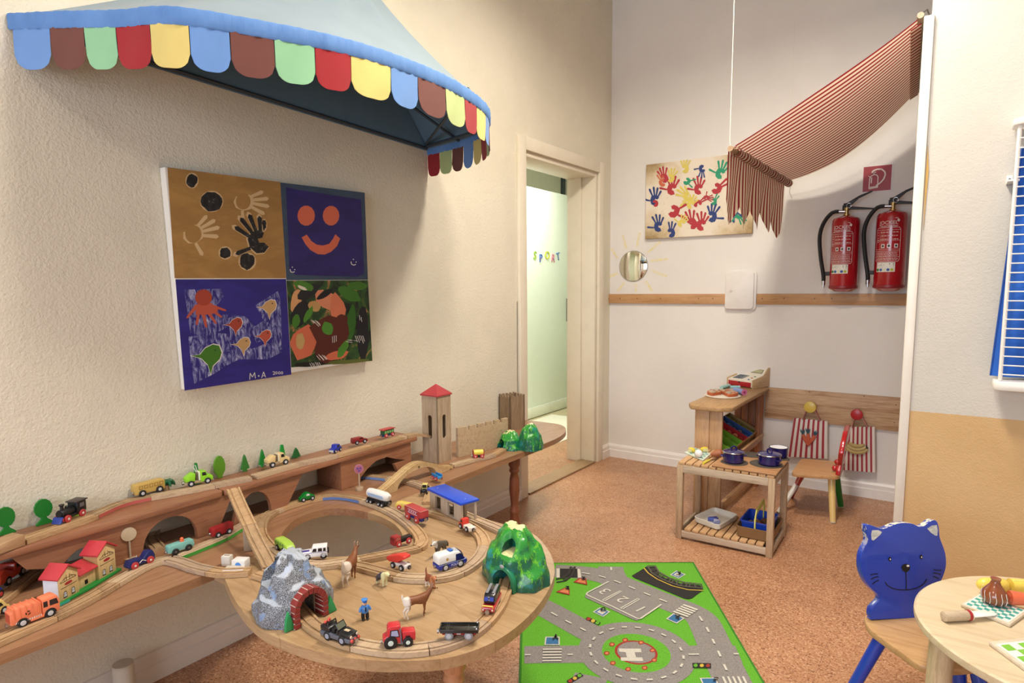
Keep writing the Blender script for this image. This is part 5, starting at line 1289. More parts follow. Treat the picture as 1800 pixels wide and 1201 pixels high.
# knife
a, b2 = tt(335, 535, zr+.0135), tt(620, 520, zr+.0135)
kn = thing('toy_knife', 'toy knife with round wooden handle, red band and white blade', 'toy knife', (a.x, a.y, zr))
d_ = (b2-a).normalized(); L = (b2-a).length
obj('handle', MB().tube([a-d_*.001, a, a+d_*.004, b2-d_*.018, b2-d_*.014], .012, 18, rs=[.0105, .012, .0125, .0125, .012]), wood('#c9b69a', '#a8947a', 0, 2, .6), kn, world=True)
obj('red_band', MB().cyl(b2-d_*.014, b2-d_*.007, .0132, n=18), paint('#a82a2e', .4), kn, world=True)
obj('white_band', MB().cyl(b2-d_*.007, b2-d_*.004, .0125, n=18), paint('#ece8dc', .4), kn, world=True)
s_ = Vector((-d_.y, d_.x, 0)); tip = tt(885, 500, zr+.014); e_ = (tip-b2); e_.z = 0; dd = e_.normalized(); LL = e_.length; s_ = Vector((-dd.y, dd.x, 0))
pts = [(0, -.010), (0, .010), (.02, .016), (.045, .018), (LL*.7, .014), (LL, -.002), (LL*.8, -.009)]
mb = MB(); T_ = Matrix((( dd.x, s_.x, 0, b2.x-dd.x*.004), (dd.y, s_.y, 0, b2.y-dd.y*.004), (0, 0, 1, zr), (0, 0, 0, 1))); mb.T = T_; mb.prism(pts, .0115, .0145, 'z'); obj('blade', mb, paint('#eeeee8', .3), kn, world=True, bevel=.0008)
# vegetables
ON = paint('#8a4a2a', .2, var=.05, coat=.5)
c = tt(838, 395, zr+.012)
on = thing('toy_onion', 'brown wooden toy onion with white stripes on the teal board', 'toy food', (c.x, c.y, zr+.0095))
R_ = .030
obj('onion', MB().lathe([(.008, 0), (R_*.75, .005), (R_, .018), (R_*.97, .028), (R_*.65, .042), (.012, .052), (.0095, .060), (.012, .067), (.009, .066)], n=28), ON, on)
for k in range(6):
    a = -PI/2-1.2+k*.42; pts = []
    for i in range(6):
        z = .008+.030*i/5; r_ = R_*(1.0-((z-.022)/.03)**2*.22)+.0005; pts.append((r_*math.cos(a+.05*math.sin(i)), r_*math.sin(a+.05*math.sin(i)), z))
    if k % 1 == 0: obj('stripe', MB().tube(pts, .0008, 4), WHT, on)
def capsule(p, q, r, name, mat, t):
    d_ = (q-p).normalized(); path = [p, p+d_*r*.25, p+d_*r*.7, p+d_*r*1.3, q-d_*r*1.3, q-d_*r*.7, q-d_*r*.25, q]
    return obj(name, MB().tube(path, r, 20, rs=[r*.25, r*.62, r*.9, r, r, r*.9, r*.62, r*.25]), mat, t, world=True)
YE = paint('#ecd25a', .3, var=.03, coat=.3); OR = paint('#dc6a48', .3, var=.03, coat=.3)
p, q = tt(668, 215, zr+.030), tt(990, 225, zr+.030); d_ = (q-p).normalized(); e2 = q+d_*.09
co = thing('toy_corn', 'yellow wooden toy corn cob in two halves behind the carrot', 'toy food', (p.x, p.y, zr+.01))
capsule(p, q, .0185, 'half', YE, co); mb = MB(); mb.tube([q+d_*.002, q+d_*.004, e2-d_*.02, e2], .0185, 20, rs=[.018, .0185, .0165, .008]); obj('half', mb, YE, co, world=True)
mb = MB()
for k in range(12):
    u = q+d_*(.010+.005*k); mb.box(u.x-.0012, u.x+.0012, u.y-.010, u.y-.004, u.z+.0155, u.z+.018)
obj('kernels', mb, paint('#f0e08c', .4), co, world=True)['kind'] = 'stuff'
p, q = tt(715, 320, zr+.028), tt(985, 345, zr+.028); d_ = (q-p).normalized(); e2 = q+d_*.055
ca = thing('toy_carrot', 'orange wooden toy carrot in two halves between corn and onion', 'toy food', (p.x, p.y, zr+.01))
capsule(p, q, .0175, 'half', OR, ca); mb = MB(); mb.tube([q+d_*.002, q+d_*.004, e2-d_*.012, e2], .0175, 20, rs=[.0175, .018, .015, .007]); obj('half', mb, OR, ca, world=True)
obj('carrot_leaf', MB().tube([e2-d_*.020+Vector((0, -.013, .006)), e2-d_*.008+Vector((0, -.014, .004)), e2+Vector((0, -.012, .002))], .003, 8), paint('#5f9a4a', .5), ca, world=True)

# ================================================================ ROAD RUG
def rg_(X, Y, off=0): p = fl(910+X/3.83, 970+Y/3.83, .008+off); return p
TRc = fl(1218, 992); ts = Vector((.8233, .5676, 0)); ss = Vector((.5493, -.8356, 0)); WR, LR = .785, 1.35
c0 = TRc; 
rug = thing('road_rug', 'green childrens play rug printed with grey roads, parking bays and helipad', 'rug', (c0.x, c0.y, 0))
q = [c0, c0+ss*LR, c0+ss*LR-ts*WR, c0-ts*WR]
def rugm(c1, c2, key):
    m, nt, b = base(key); v = coords(nt)
    n_ = noi(nt, v, 420, 3, .6)
    nt.links.new(ramp(nt, n_, [(.32, c2), (.62, c1)]), b.inputs['Base Color']); b.inputs['Roughness'].default_value = .95
    bump(nt, b, n_, .5, .002); return m
R_G = rugm('#6db82e', '#3f8a18', 'rug_green'); R_ROAD = rugm('#97928e', '#6e6966', 'rug_grey'); R_W = rugm('#d8d4c8', '#b8b4a8', 'rug_white'); R_K = rugm('#2c2a28', '#171614', 'rug_black')
R_RED = rugm('#a8382c', '#842a20', 'rug_red'); R_OR = rugm('#d88a5c', '#b86a40', 'rug_orange'); R_B = rugm('#3f78a8', '#2c5a84', 'rug_blue'); R_Y = rugm('#d8b84a', '#b89838', 'rug_yellow'); R_EDGE = rugm('#3f8a2a', '#2c6a1c', 'rug_binding')
mb = MB(); mb.prism([(p.x, p.y) for p in q], .0005, .0075, 'z'); obj('rug_pile', mb, R_G, rug, world=True, smooth=0)
e = [Vector((p.x, p.y, .005)) for p in q]; obj('binding', MB().tube(e, .0055, 6, closed=True), R_EDGE, rug, world=True)
rc = sum(q, Vector())/4
def inrug(p):
    d = p-c0; a = min(max(d.dot(-ts), .006), WR-.006); b_ = min(max(d.dot(ss), .006), LR-.006); r = c0-ts*a+ss*b_; r.z = p.z; return r
lay_n = [0]
def rp(name, mat, polys, lvl=None):
    lay_n[0] += 1; off = .0002+lay_n[0]*.00004; mb = MB()
    for pl in polys: mb.face([inrug(rg_(x, y, off)) for x, y in pl])
    return obj(name, mb, mat, rug, world=True, smooth=0)
def rroad(name, pts, w, closed=False, mat=None):
    """road ribbon of real width w (m) along picture points laid on the floor"""
    lay_n[0] += 1; off = .0002+lay_n[0]*.00004
    P_ = catmull([rg_(x, y, off) for x, y in pts], .02, closed); mb = MB(); rows = []
    for i, p in enumerate(P_):
        t_ = (P_[(i+1) % len(P_)]-P_[i-1]) if closed else (P_[min(i+1, len(P_)-1)]-P_[max(i-1, 0)]); s_ = Vector((-t_.y, t_.x, 0)).normalized()*w/2
        rows.append((mb.v(inrug(p+s_)), mb.v(inrug(p-s_))))
    for a, b_ in zip(rows, rows[1:]+(rows[:1] if closed else [])): mb.bm.faces.new((a[0], b_[0], b_[1], a[1]))
    obj(name, mb, mat or R_ROAD, rug, world=True, smooth=0); return P_
def dashes(pts, w=.008, dl=.034, gap=.044, closed=False, ph=0):
    P_ = catmull([rg_(x, y, .0034) for x, y in pts], .004, closed); acc_ = ph; mb = MB(); seg = []
    for a, b_ in zip(P_, P_[1:]):
        L = (b_-a).length
        if (acc_ % (dl+gap)) < dl: seg.append((a, b_))
        acc_ += L
    for a, b_ in seg:
        t_ = b_-a; s_ = Vector((-t_.y, t_.x, 0)).normalized()*w/2; mb.face([inrug(a+s_), inrug(b_+s_), inrug(b_-s_), inrug(a-s_)])
    o = obj('road_markings', mb, R_W, rug, world=True, smooth=0); o['kind'] = 'stuff'
# roads
rroad('road', [(250, 118), (430, 132), (560, 155), (700, 205), (880, 280), (1060, 352), (1180, 400), (1260, 455), (1310, 540), (1350, 620), (1420, 750), (1500, 900), (1530, 960)], .125)
rroad('road', [(625, 95), (632, 130), (660, 180)], .115)
rroad('road', [(-60, 250), (100, 320), (230, 385), (350, 450), (480, 520), (560, 560)], .115)
rroad('road', [(75, 675), (200, 674), (330, 675), (480, 675)], .105)
rroad('road', [(1080, 690), (1250, 686), (1400, 686), (1520, 690)], .105)
rroad('road', [(530, 820), (500, 900), (470, 980)], .11)
ctr = rg_(797, 678); 
lay_n[0] += 1
def rdisc(name, mat, r0, r1=0, n=48):
    lay_n[0] += 1; off = .0080+.0002+lay_n[0]*.00004; mb = MB()
    if r1:
        A = [mb.v((ctr.x+r0*math.cos(2*PI*i/n), ctr.y+r0*math.sin(2*PI*i/n), off)) for i in range(n)]; B = [mb.v((ctr.x+r1*math.cos(2*PI*i/n), ctr.y+r1*math.sin(2*PI*i/n), off)) for i in range(n)]
        for i in range(n): mb.bm.faces.new((A[i], A[(i+1) % n], B[(i+1) % n], B[i]))
    else: mb.face([(ctr.x+r0*math.cos(2*PI*i/n), ctr.y+r0*math.sin(2*PI*i/n), off) for i in range(n)])
    return obj(name, mb, mat, rug, world=True, smooth=0)
Rr = (rg_(797, 478)-ctr).length; R1 = (rg_(797, 515)-ctr).length; Rg = (rg_(797, 556)-ctr).length; Rh = (rg_(797, 600)-ctr).length
print('rug radii', Rr, R1, Rg, Rh, (rg_(1120, 678)-ctr).length)
rdisc('roundabout', R_ROAD, Rr); rdisc('green_island', R_G, Rg); rdisc('helipad_ring', R_RED, Rh, Rh*.88); rdisc('helipad', R_ROAD, Rh*.88)
mb = MB(); nd = 20
for k in range(nd):
    a0 = 2*PI*k/nd; 
    pa = [(ctr.x+(R1+o_)*math.cos(a0+b_), ctr.y+(R1+o_)*math.sin(a0+b_), .0118) for o_, b_ in ((-.004, 0), (.004, 0), (.004, .13), (-.004, .13))]; mb.face(pa)
obj('roundabout_dashes', mb, R_W, rug, world=True, smooth=0)['kind'] = 'stuff'
rp('helipad_letter', R_W, [[(707, 642), (855, 645), (862, 668), (815, 668), (826, 702), (868, 704), (875, 727), (727, 724), (722, 702), (765, 702), (755, 667), (712, 664)]])
for x, y in ((747, 586), (855, 604), (935, 657), (950, 722), (888, 773), (777, 780), (672, 738), (628, 672), (660, 614)):
    rp('lamp_print', R_RED, [circ(x, y, 20, 14, 12)]); rp('lamp_print', R_OR, [circ(x, y, 12, 8, 10)])
# parking bays
rp('parking_bay', R_ROAD, [[(610, 205), (970, 358), (822, 458), (800, 452), (465, 300), (462, 285)]])
mb = MB()
def rline(mb, pts, w, z=.0114):
    for a, b_ in zip(pts, pts[1:]):
        p, q_ = rg_(*a), rg_(*b_); t_ = (q_-p); s_ = Vector((-t_.y, t_.x, 0)).normalized()*w/2
        mb.face([Vector((v.x, v.y, z)) for v in (p+s_, q_+s_, q_-s_, p-s_)])
rline(mb, [(612, 206), (470, 280), (462, 292), (480, 302), (640, 375), (805, 455), (825, 457), (968, 360)], .007)
rline(mb, [(690, 268), (572, 330), (582, 338), (700, 272), (690, 268)], .005); rline(mb, [(808, 320), (692, 386), (706, 392), (820, 326), (808, 320)], .005)
obj('bay_lines', mb, R_W, rug, world=True, smooth=0)
xd = (rg_(580, 268)-rg_(820, 390)).normalized(); yd_ = Vector((-xd.y, xd.x, 0))
for ch, x, y in (('1', 828, 392), ('2', 705, 327), ('3', 585, 272)):
    p = rg_(x, y)-yd_*.026; mb = text_bm(MB(), ch, .078, Matrix(((xd.x, yd_.x, 0, p.x), (xd.y, yd_.y, 0, p.y), (0, 0, 1, .0115), (0, 0, 0, 1))), .0004); obj('bay_number', mb, R_W, rug, world=True, smooth=0)
# platforms and tracks
rp('platform', R_K, [[(285, 105), (402, 108), (405, 166), (285, 162)]]); rp('platform_edge', R_W, [[(262, 104), (284, 104), (287, 165), (265, 165)]]); rp('platform_edge', R_W, [[(402, 108), (420, 109), (432, 166), (410, 166)]])
rp('platform', R_K, [[(835, 118), (770, 158), (790, 172), (1130, 312), (1160, 318), (1185, 312), (1258, 258), (1235, 225), (1100, 210), (960, 160), (925, 98), (865, 98)]])
mb = MB()
rline(mb, [(850, 115), (880, 150), (940, 190), (1040, 235), (1150, 262), (1250, 266)], .006)
obj('platform_line', mb, R_Y, rug, world=True, smooth=0)
mb = MB()
rline(mb, [(872, 100), (905, 150), (980, 195), (1090, 235), (1245, 252)], .007, .0118); rline(mb, [(925, 98), (950, 140), (1020, 180), (1120, 210), (1235, 222)], .007, .0118)
obj('rail_print', mb, rugm('#6a6258', '#4a443c', 'rug_rail'), rug, world=True, smooth=0)
mb = MB(); A_ = catmull([rg_(x, y) for x, y in ((872, 100), (905, 150), (980, 195), (1090, 235), (1245, 252))], .012); B_ = catmull([rg_(x, y) for x, y in ((925, 98), (950, 140), (1020, 180), (1120, 210), (1235, 222))], .012)
for k in range(17):
    p, q_ = A_[int(k*(len(A_)-1)/16)], B_[int(k*(len(B_)-1)/16)]; t_ = q_-p; s_ = Vector((-t_.y, t_.x, 0)).normalized()*.003
    mb.face([Vector((v.x, v.y, .0116)) for v in (p+s_, q_+s_, q_-s_, p-s_)])
obj('sleeper_print', mb, rugm('#5a544a', '#3c3832', 'rug_sleeper'), rug, world=True, smooth=0)['kind'] = 'stuff'
mb = MB()
rline(mb, [(258, 190), (300, 180), (345, 150), (358, 105)], .009); rline(mb, [(262, 210), (320, 200), (370, 160), (385, 105)], .009)
for k in range(9):
    f = k/8; a, b_ = (300+55*f, 182-72*f), (325+58*f, 200-85*f); rline(mb, [a, b_], .006, .0116)
obj('rail_print', mb, rugm('#3a3632', '#262320', 'rug_rail2'), rug, world=True, smooth=0)['kind'] = 'stuff'
# zebra crossings
mb = MB()
for k in range(5):
    y = 636+k*19; mb.face([inrug(rg_(x_, y_, .0036)) for x_, y_ in ((198, y), (325, y), (326, y+9), (198, y+9))])
for k in range(5):
    f = k/4; a = (1132-62*f, 350+44*f); mb.face([inrug(rg_(x_, y_, .0036)) for x_, y_ in ((a[0], a[1]), (a[0]+100, a[1]+36), (a[0]+90, a[1]+44), (a[0]-10, a[1]+8))])
for k in range(5):
    x = 1412+k*34; mb.face([inrug(rg_(x_, y_, .0036)) for x_, y_ in ((x, 838), (x+15, 838), (x+48, 900), (x+30, 900))])
obj('zebra_crossing', mb, R_W, rug, world=True, smooth=0)['kind'] = 'stuff'
dashes([(435, 133), (560, 158), (700, 205), (880, 280), (1070, 355)]); dashes([(1240, 432), (1300, 520), (1370, 650), (1420, 750), (1460, 830)]); dashes([(628, 98), (634, 135)], dl=.03)
dashes([(240, 395), (350, 455), (480, 520)]); dashes([(78, 675), (190, 675)], dl=.02, gap=.04); dashes([(365, 677), (400, 677)]); dashes([(1180, 686), (1290, 686)]); dashes([(1485, 687), (1520, 687)])
# sign prints
def rsign(quad, inner, sym, mat=None, m2=None):
    rp('sign_print', R_W, [quad]); c = (sum(p[0] for p in quad)/4, sum(p[1] for p in quad)/4)
    rp('sign_print', mat or R_B, [[(c[0]+(x-c[0])*.82, c[1]+(y-c[1])*.82) for x, y in quad]])
    if inner: rp('sign_print', R_W, [[(c[0]+(x-c[0])*.55, c[1]+(y-c[1])*.55) for x, y in quad]])
    mb = MB(); 
    for s in sym: rline(mb, [(c[0]+x, c[1]+y) for x, y in s], .006, .0150)
    obj('sign_symbol', mb, R_K, rug, world=True, smooth=0)
rsign([(1070, 126), (1135, 152), (1090, 180), (1028, 154)], True, [[(-15, 8), (5, 12), (15, -6), (-5, -10)], [(0, -6), (18, 8)]])
rsign([(566, 366), (638, 396), (592, 430), (520, 396)], True, [[(18, 6), (-14, 10), (-18, -2), (0, -12), (12, 2)]])
rsign([(1065, 410), (1142, 446), (1090, 480), (1016, 448)], False, [[(-20, -12), (0, 0), (20, -8)], [(0, 0), (4, 18)], [(-8, 6), (-14, 12)]])
rsign([(210, 558), (306, 558), (310, 614), (206, 612)], False, [[(0, -18), (-4, 0), (-22, 14)], [(-4, 0), (16, 14)], [(-14, -4), (10, -4)]])
rsign([(1262, 845), (1375, 845), (1395, 900), (1290, 900)], False, [[(-10, -12), (20, -8)], [(-15, 8), (10, 2)]])
for q_ in ([(415, 170), (465, 170), (475, 216), (380, 196)], [(325, 232), (355, 232), (360, 282), (265, 260)]):
    rp('sign_print', R_RED, [q_]); c = (sum(p[0] for p in q_)/4+8, sum(p[1] for p in q_)/4); rp('sign_print', R_OR, [[(c[0]+(x-c[0])*.68, c[1]+(y-c[1])*.68) for x, y in q_]])
    mb = MB(); rline(mb, [(c[0]-12, c[1]-8), (c[0]+14, c[1]-6)], .008, .0150); rline(mb, [(c[0]-12, c[1]+6), (c[0]+14, c[1]+8)], .008, .0150); rline(mb, [(c[0]+2, c[1]-8), (c[0]+4, c[1]+8)], .008, .0150); obj('sign_symbol', mb, R_K, rug, world=True, smooth=0)
def lights(quad, cols):
    rp('traffic_light_print', R_K, [quad]); a, b_ = ((quad[0][0]+quad[3][0])/2, (quad[0][1]+quad[3][1])/2), ((quad[1][0]+quad[2][0])/2, (quad[1][1]+quad[2][1])/2)
    for k, m_ in enumerate(cols):
        f = (k+.5)/3; rp('traffic_light_print', m_, [circ(a[0]+(b_[0]-a[0])*f, a[1]+(b_[1]-a[1])*f, 14, 11, 12)])
lights([(485, 428), (578, 468), (562, 484), (474, 442)], [R_RED, R_Y, R_G]); lights([(1208, 744), (1334, 748), (1338, 780), (1212, 776)], [R_G, R_Y, R_RED]); lights([(366, 852), (456, 800), (478, 820), (388, 872)], [R_RED, R_Y, R_G])
# ================================================================ TRAIN TABLE
ZT = .485; TH = .026
TW = wood('#b98558', '#8a5a36', 1, .7, .42, True, coat=.15); TWX = wood('#c79a6c', '#a5764a', 0, .7, .42, False, coat=.15); RED_P = wood('#a06e50', '#7c4f38', 1, .8, .45, True, coat=.15)
tb = thing('train_table', 'long wooden train table along the left wall with a rounded front and round hole', 'table', (.5, 1.4, 0))
hc = (fl(497, 935, ZT)+fl(738, 965, ZT))/2
holeP = [fl(x, y, ZT) for x, y in ((495, 945), (505, 926), (530, 908), (574, 895), (620, 896), (665, 907), (697, 925), (708, 945), (700, 960), (670, 971), (620, 977), (560, 979), (515, 968))]
hx_ = sum(p.x for p in holeP)/13; hy_ = sum(p.y for p in holeP)/13
hr = sum(math.hypot(p.x-hx_, p.y-hy_) for p in holeP)/13
print('hole', hx_, hy_, hr, [round(math.hypot(p.x-hx_, p.y-hy_), 3) for p in holeP])
edge = [fl(x, y, ZT) for x, y in ((393, 1012), (410, 1050), (440, 1090), (480, 1118), (560, 1146), (640, 1160), (720, 1162), (800, 1154), (880, 1122), (940, 1072), (972, 1020), (972, 985), (955, 955), (930, 935))]
edge += [fl(886, 922, ZT), fl(845, 909, ZT), fl(790, 885, ZT)]
fx = .425
print('edge', [(round(p.x, 2), round(p.y, 2)) for p in edge])
sm_ = catmull(edge, .02)
poly = [(0.004, -.75)]
poly += [(fx, -.75), (fx, edge[0].y-.002)] + [(p.x, p.y) for p in sm_] + [(fx, 1.905)]
rend = 3.09; poly += [(fx, 2.55)]+[(fx-.21+.21*math.cos(a)-.0, 2.72+.40*math.sin(a)) for a in [PI/2*k/10 for k in range(0, 11)]] + [(.06, 3.112), (.004, 3.10)]
def annular(outer, inner, z0, z1):
    """slab with a hole: outer joined to inner through a seam on top and bottom"""
    bm = bmesh.new()
    for z in (z0, z1):
        vs = [bm.verts.new((x, y, z)) for x, y in outer]; hs = [bm.verts.new((x, y, z)) for x, y in inner]
        e = [bm.edges.new((vs[i], vs[(i+1) % len(vs)])) for i in range(len(vs))]+[bm.edges.new((hs[i], hs[(i+1) % len(hs)])) for i in range(len(hs))]
        bmesh.ops.triangle_fill(bm, use_beauty=True, use_dissolve=False, edges=e)
        if z == z0: o0, h0 = vs, hs
        else: o1, h1 = vs, hs
    for A, B in ((o0, o1), (h0, h1)):
        n = len(A)
        for i in range(n): bm.faces.new((A[i], A[(i+1) % n], B[(i+1) % n], B[i]))
    mb = MB(); mb.bm.free(); mb.bm = bm; return mb
hole_poly = [(p.x, p.y) for p in catmull(holeP, .02, closed=True)]
# split the slab in two boards: the long wall board and the round front board share the hole
obj('tabletop', annular(poly, hole_poly, ZT-TH, ZT), None, tb, world=True, smooth=30)
def tabmat():
    m, nt, b = base('wood_tabletop'); vec = coords(nt); sp = nn(nt, 'ShaderNodeSeparateXYZ'); nt.links.new(vec, sp.inputs[0])
    gt = nn(nt, 'ShaderNodeMath', operation='GREATER_THAN'); nt.links.new(sp.outputs[0], gt.inputs[0]); gt.inputs[1].default_value = fx+.004
    def grain(axis, c1, c2):
        s = [13, 13, 13]; s[axis] = .8; v = coords(nt, tuple(s)); n1 = noi(nt, v, 5, 4, .6, .8); n2 = noi(nt, v, 24, 3)
        return mixc(nt, .3, ramp(nt, n1, [(.3, c2), (.55, c1)]), ramp(nt, n2, [(.35, c2), (.6, c1)]))
    # plank joints of the front board
    br = nn(nt, 'ShaderNodeTexBrick'); br.offset = .37; br.inputs['Scale'].default_value = 1; br.inputs['Brick Width'].default_value = .62; br.inputs['Row Height'].default_value = .135; br.inputs['Mortar Size'].default_value = .0009
    br.inputs['Color1'].default_value = (1, 1, 1, 1); br.inputs['Color2'].default_value = (.88, .86, .82, 1); br.inputs['Mortar'].default_value = (.76, .70, .64, 1)
    mp = nn(nt, 'ShaderNodeMapping'); mp.inputs['Rotation'].default_value = (0, 0, rad(22)); nt.links.new(vec, mp.inputs[0]); nt.links.new(mp.outputs[0], br.inputs['Vector'])
    fr_ = mixc(nt, 1, grain(0, '#bb9c76', '#a07f59'), br.outputs['Color'], 'MULTIPLY')
    c = mixc(nt, gt.outputs[0], grain(1, '#a37a5b', '#80593f'), fr_)
    wear = ramp(nt, noi(nt, vec, 6, 5, .7), [(.52, (0, 0, 0, 1)), (.7, (.45, .45, .45, 1))]); c = mixc(nt, wear, c, '#8f6c48')
    nt.links.new(c, b.inputs['Base Color']); b.inputs['Roughness'].default_value = .40
    b.inputs['Coat Weight'].default_value = .15; b.inputs['Coat Roughness'].default_value = .3
    return m
bpy.data.objects['tabletop.001' if 'tabletop.001' in bpy.data.objects else 'tabletop'].data.materials.append(tabmat())
# legs: turned posts
def turned(px, py, name_mat, ytop):
    p = at(904, 830, 0, .378) if ytop else fl(px, py, ZT-TH); H = ZT-TH
    pr = [(.020, 0), (.024, .02), (.021, .06), (.026, .12), (.021, .165), (.0245, .175), (.0245, .185), (.019, .195), (.0185, .22), (.026, .29), (.0235, .345), (.018, .375), (.0245, .383), (.0245, .392), (.021, .400), (.0285, .415), (.0285, H)]
    obj('leg', MB().lathe(pr, (p.x, p.y, 0), n=28), name_mat, tb, world=True, smooth=50)
LEGR = wood('#8a4f34', '#5f2f1e', 2, 1.2, .4); LEGP = wood('#c08a62', '#9a6844', 2, 1.2, .4)
turned(899, 831, LEGR, 1)
turned(797, 1140, LEGP, 0)
mb = MB(); mb.box(.002, .03, -.7, 3.05, ZT-TH-.05, ZT-TH-.001); obj('wall_batten', mb, TW, tb, world=True)

# upper shelf along the wall on cut-out supports
ZU = .622; SX = .168; UT = .020
us = thing('train_shelf', 'raised wooden shelf along the wall on the train table with arched supports', 'shelf', (.08, 1.2, ZT))
pe = fl(737, 767, ZU); yend = 2.03
def board(y0, y1, x1=SX, r=.0):
    mb = MB(); mb.prism([(.006, y0), (x1-.004, y0), (x1, y0+.01), (x1, y1-.012), (x1-.012, y1), (.006, y1)], ZU-UT, ZU, 'z'); return mb
obj('shelf_board', board(-.75, 1.105), RED_P, us, world=True, bevel=.004)
obj('shelf_board', board(1.107, yend), RED_P, us, world=True, bevel=.004)
def support(pts, holes, nm='support_panel', x0=SX-.030, x1=SX-.012):
    """vertical panel outline in (y, z); the arches are part of the outline"""
    mb = MB(); mb.prism(pts, x0, x1, 'x'); return obj(nm, mb, RED_P, us, world=True, smooth=25)
zt0 = ZU-UT; Z0 = ZT+.0008
def py_(x, y): p = at(x, y, 0, SX-.012); return (p.y, max(Z0, min(zt0, p.z)))
# first panel: photo pixels of its outline
L1 = [py_(*q) for q in ((50, 970), (62, 985), (78, 990))]
def arch(y0, y1, h, n=14, flat_=0): return [(y0+(y1-y0)*(1-math.cos(PI*k/n))/2, Z0+h*math.sin(PI*k/n)**.8) for k in range(n+1)]
def Y(px, py): return at(px, py, 0, SX-.012).y
ya0, ya1 = Y(250, 950), Y(337, 942)
ym0, ym1 = Y(125, 985), Y(165, 975)
yl, yr = Y(60, 975), Y(400, 870); yrb = Y(382, 925)
print('supports', yl, yr, yrb, ya0, ya1)
pts = [(yl-.05, zt0), (yl-.02, zt0-.045), (yl+.03, zt0-.062), (ym0-.02, zt0-.062)]+[(ym0-.02+.10*k/8, zt0-.062+.030*math.sin(PI*k/8)) for k in range(1, 8)]+[(ym0+.085, zt0-.062), (ym0+.10, Z0), (ya0, Z0)]
pts += arch(ya0+.0, ya1+.02, .098)[1:]+[(yrb, Z0), (yr+.02, zt0)]
support(pts, None)
# second panel (right of the ramp)
y2a, y2b = Y(470, 902), Y(510, 880); y2c = Y(535, 857)
c0y, c1y = Y(442, 895), Y(478, 900)
pts = [(Y(412, 868), zt0), (Y(420, 895), Z0+.012)]
pts = [(yr+.045, zt0), (yr+.015, Z0), (yr+.035, Z0)]+[(yr+.035+(c1y-yr-.035)*(1-math.cos(PI*k/12))/2, Z0+.098*math.sin(PI*k/12)**.8) for k in range(1, 12)]+[(c1y, Z0+.0), (Y(502, 888), Z0), (Y(533, 848), zt0)]
support(pts, None)
# third panel with the wavy arch
y3a, y3e = Y(600, 846), Y(722, 790)
w0, w1 = Y(630, 838), Y(685, 822)
wave = [(w0+.006, Z0), (w0+.012, Z0+.028), (w0+.05, Z0+.055), (w0+.10, Z0+.078), (w0+.16, Z0+.080), (w0+.21, Z0+.060), (w0+.27, Z0+.042), (w1+.03, Z0+.038), (w1+.05, Z0)]
pts = [(y3a, zt0), (y3a, Z0)]+wave+[(y3e, Z0), (y3e, zt0)]
print('third', y3a, w0, w1, y3e)
support(pts, None)
for y in (y3a, y3e-.018): obj('cross_panel', MB().box(.008, SX-.031, y, y+.018, Z0, zt0), RED_P, us, world=True, bevel=.001)
obj('rear_batten', MB().box(.006, .026, -.7, yend-.02, zt0-.045, zt0-.0005), RED_P, us, world=True, bevel=.001)

# ================================================================ WOODEN TRACK
TT = .012
prof_t = [(-.020, 0), (.020, 0), (.020, TT), (.0145, TT), (.0145, TT-.003), (.0085, TT-.003), (.0085, TT), (-.0085, TT), (-.0085, TT-.003), (-.0145, TT-.003), (-.0145, TT), (-.020, TT)]
TRW = [wood('#c6a47c', '#a07e58', 1, 1.0, .5), wood('#b99a76', '#8f7454', 0, 1.0, .5), wood('#cdb496', '#a58c6c', 1, 1.2, .5), wood('#bfa58a', '#97806a', 0, 1.4, .55)]
dz_ = [0]
def track(label, pts, closed=False, plen=.15, off=0, edges=None):
    """run of connected track: pieces are parts"""
    dz_[0] += 1; P_ = [p+Vector((0, 0, .0003*(dz_[0] % 4))) for p in catmull(pts, .012, closed)]
    if closed: P_.append(P_[0])
    t = thing('train_track', label, 'train track', tuple(P_[0]), 0, 'wooden train track runs')
    i0 = 0; acc_ = 0; k = off; n = len(P_)
    for i in range(1, n):
        acc_ += (P_[i]-P_[i-1]).length
        if acc_ >= plen or i == n-1:
            seg = P_[i0:i+1]
            if len(seg) > 2:
                d = (seg[1]-seg[0]).normalized(); e = (seg[-1]-seg[-2]).normalized()
                seg = [seg[0]+d*.0006]+seg[1:-1]+[seg[-1]-e*.0006]
                o = obj('track_piece', MB().sweep(seg, prof_t), TRW[k % 4], t, world=True, smooth=30)
                if edges and k-off in edges:
                    c_, s_ = edges[k-off]; mb = MB()
                    mb.sweep(seg, [(s_*.0201, .001), (s_*.0204, .001), (s_*.0204, TT-.001), (s_*.0201, TT-.001)]); obj('painted_edge', mb, paint(c_, .5), o, world=True, smooth=30)
            i0 = i; acc_ = 0; k += 1
    return t
ZK = ZT+.0006
def tp(x, y, z=ZK): p = fl(x, y, z+TT); p.z = z; return p
# A: front curve, from the grey tunnel round to the green tunnel
A_pts = [tp(*q) for q in ((508, 1042), (528, 1072), (556, 1100), (600, 1122), (660, 1136), (720, 1139), (785, 1129), (835, 1105), (868, 1072), (885, 1040), (893, 1012))]
track('curved track run round the table front, from the grey tunnel to the green tunnel', A_pts, plen=.16)
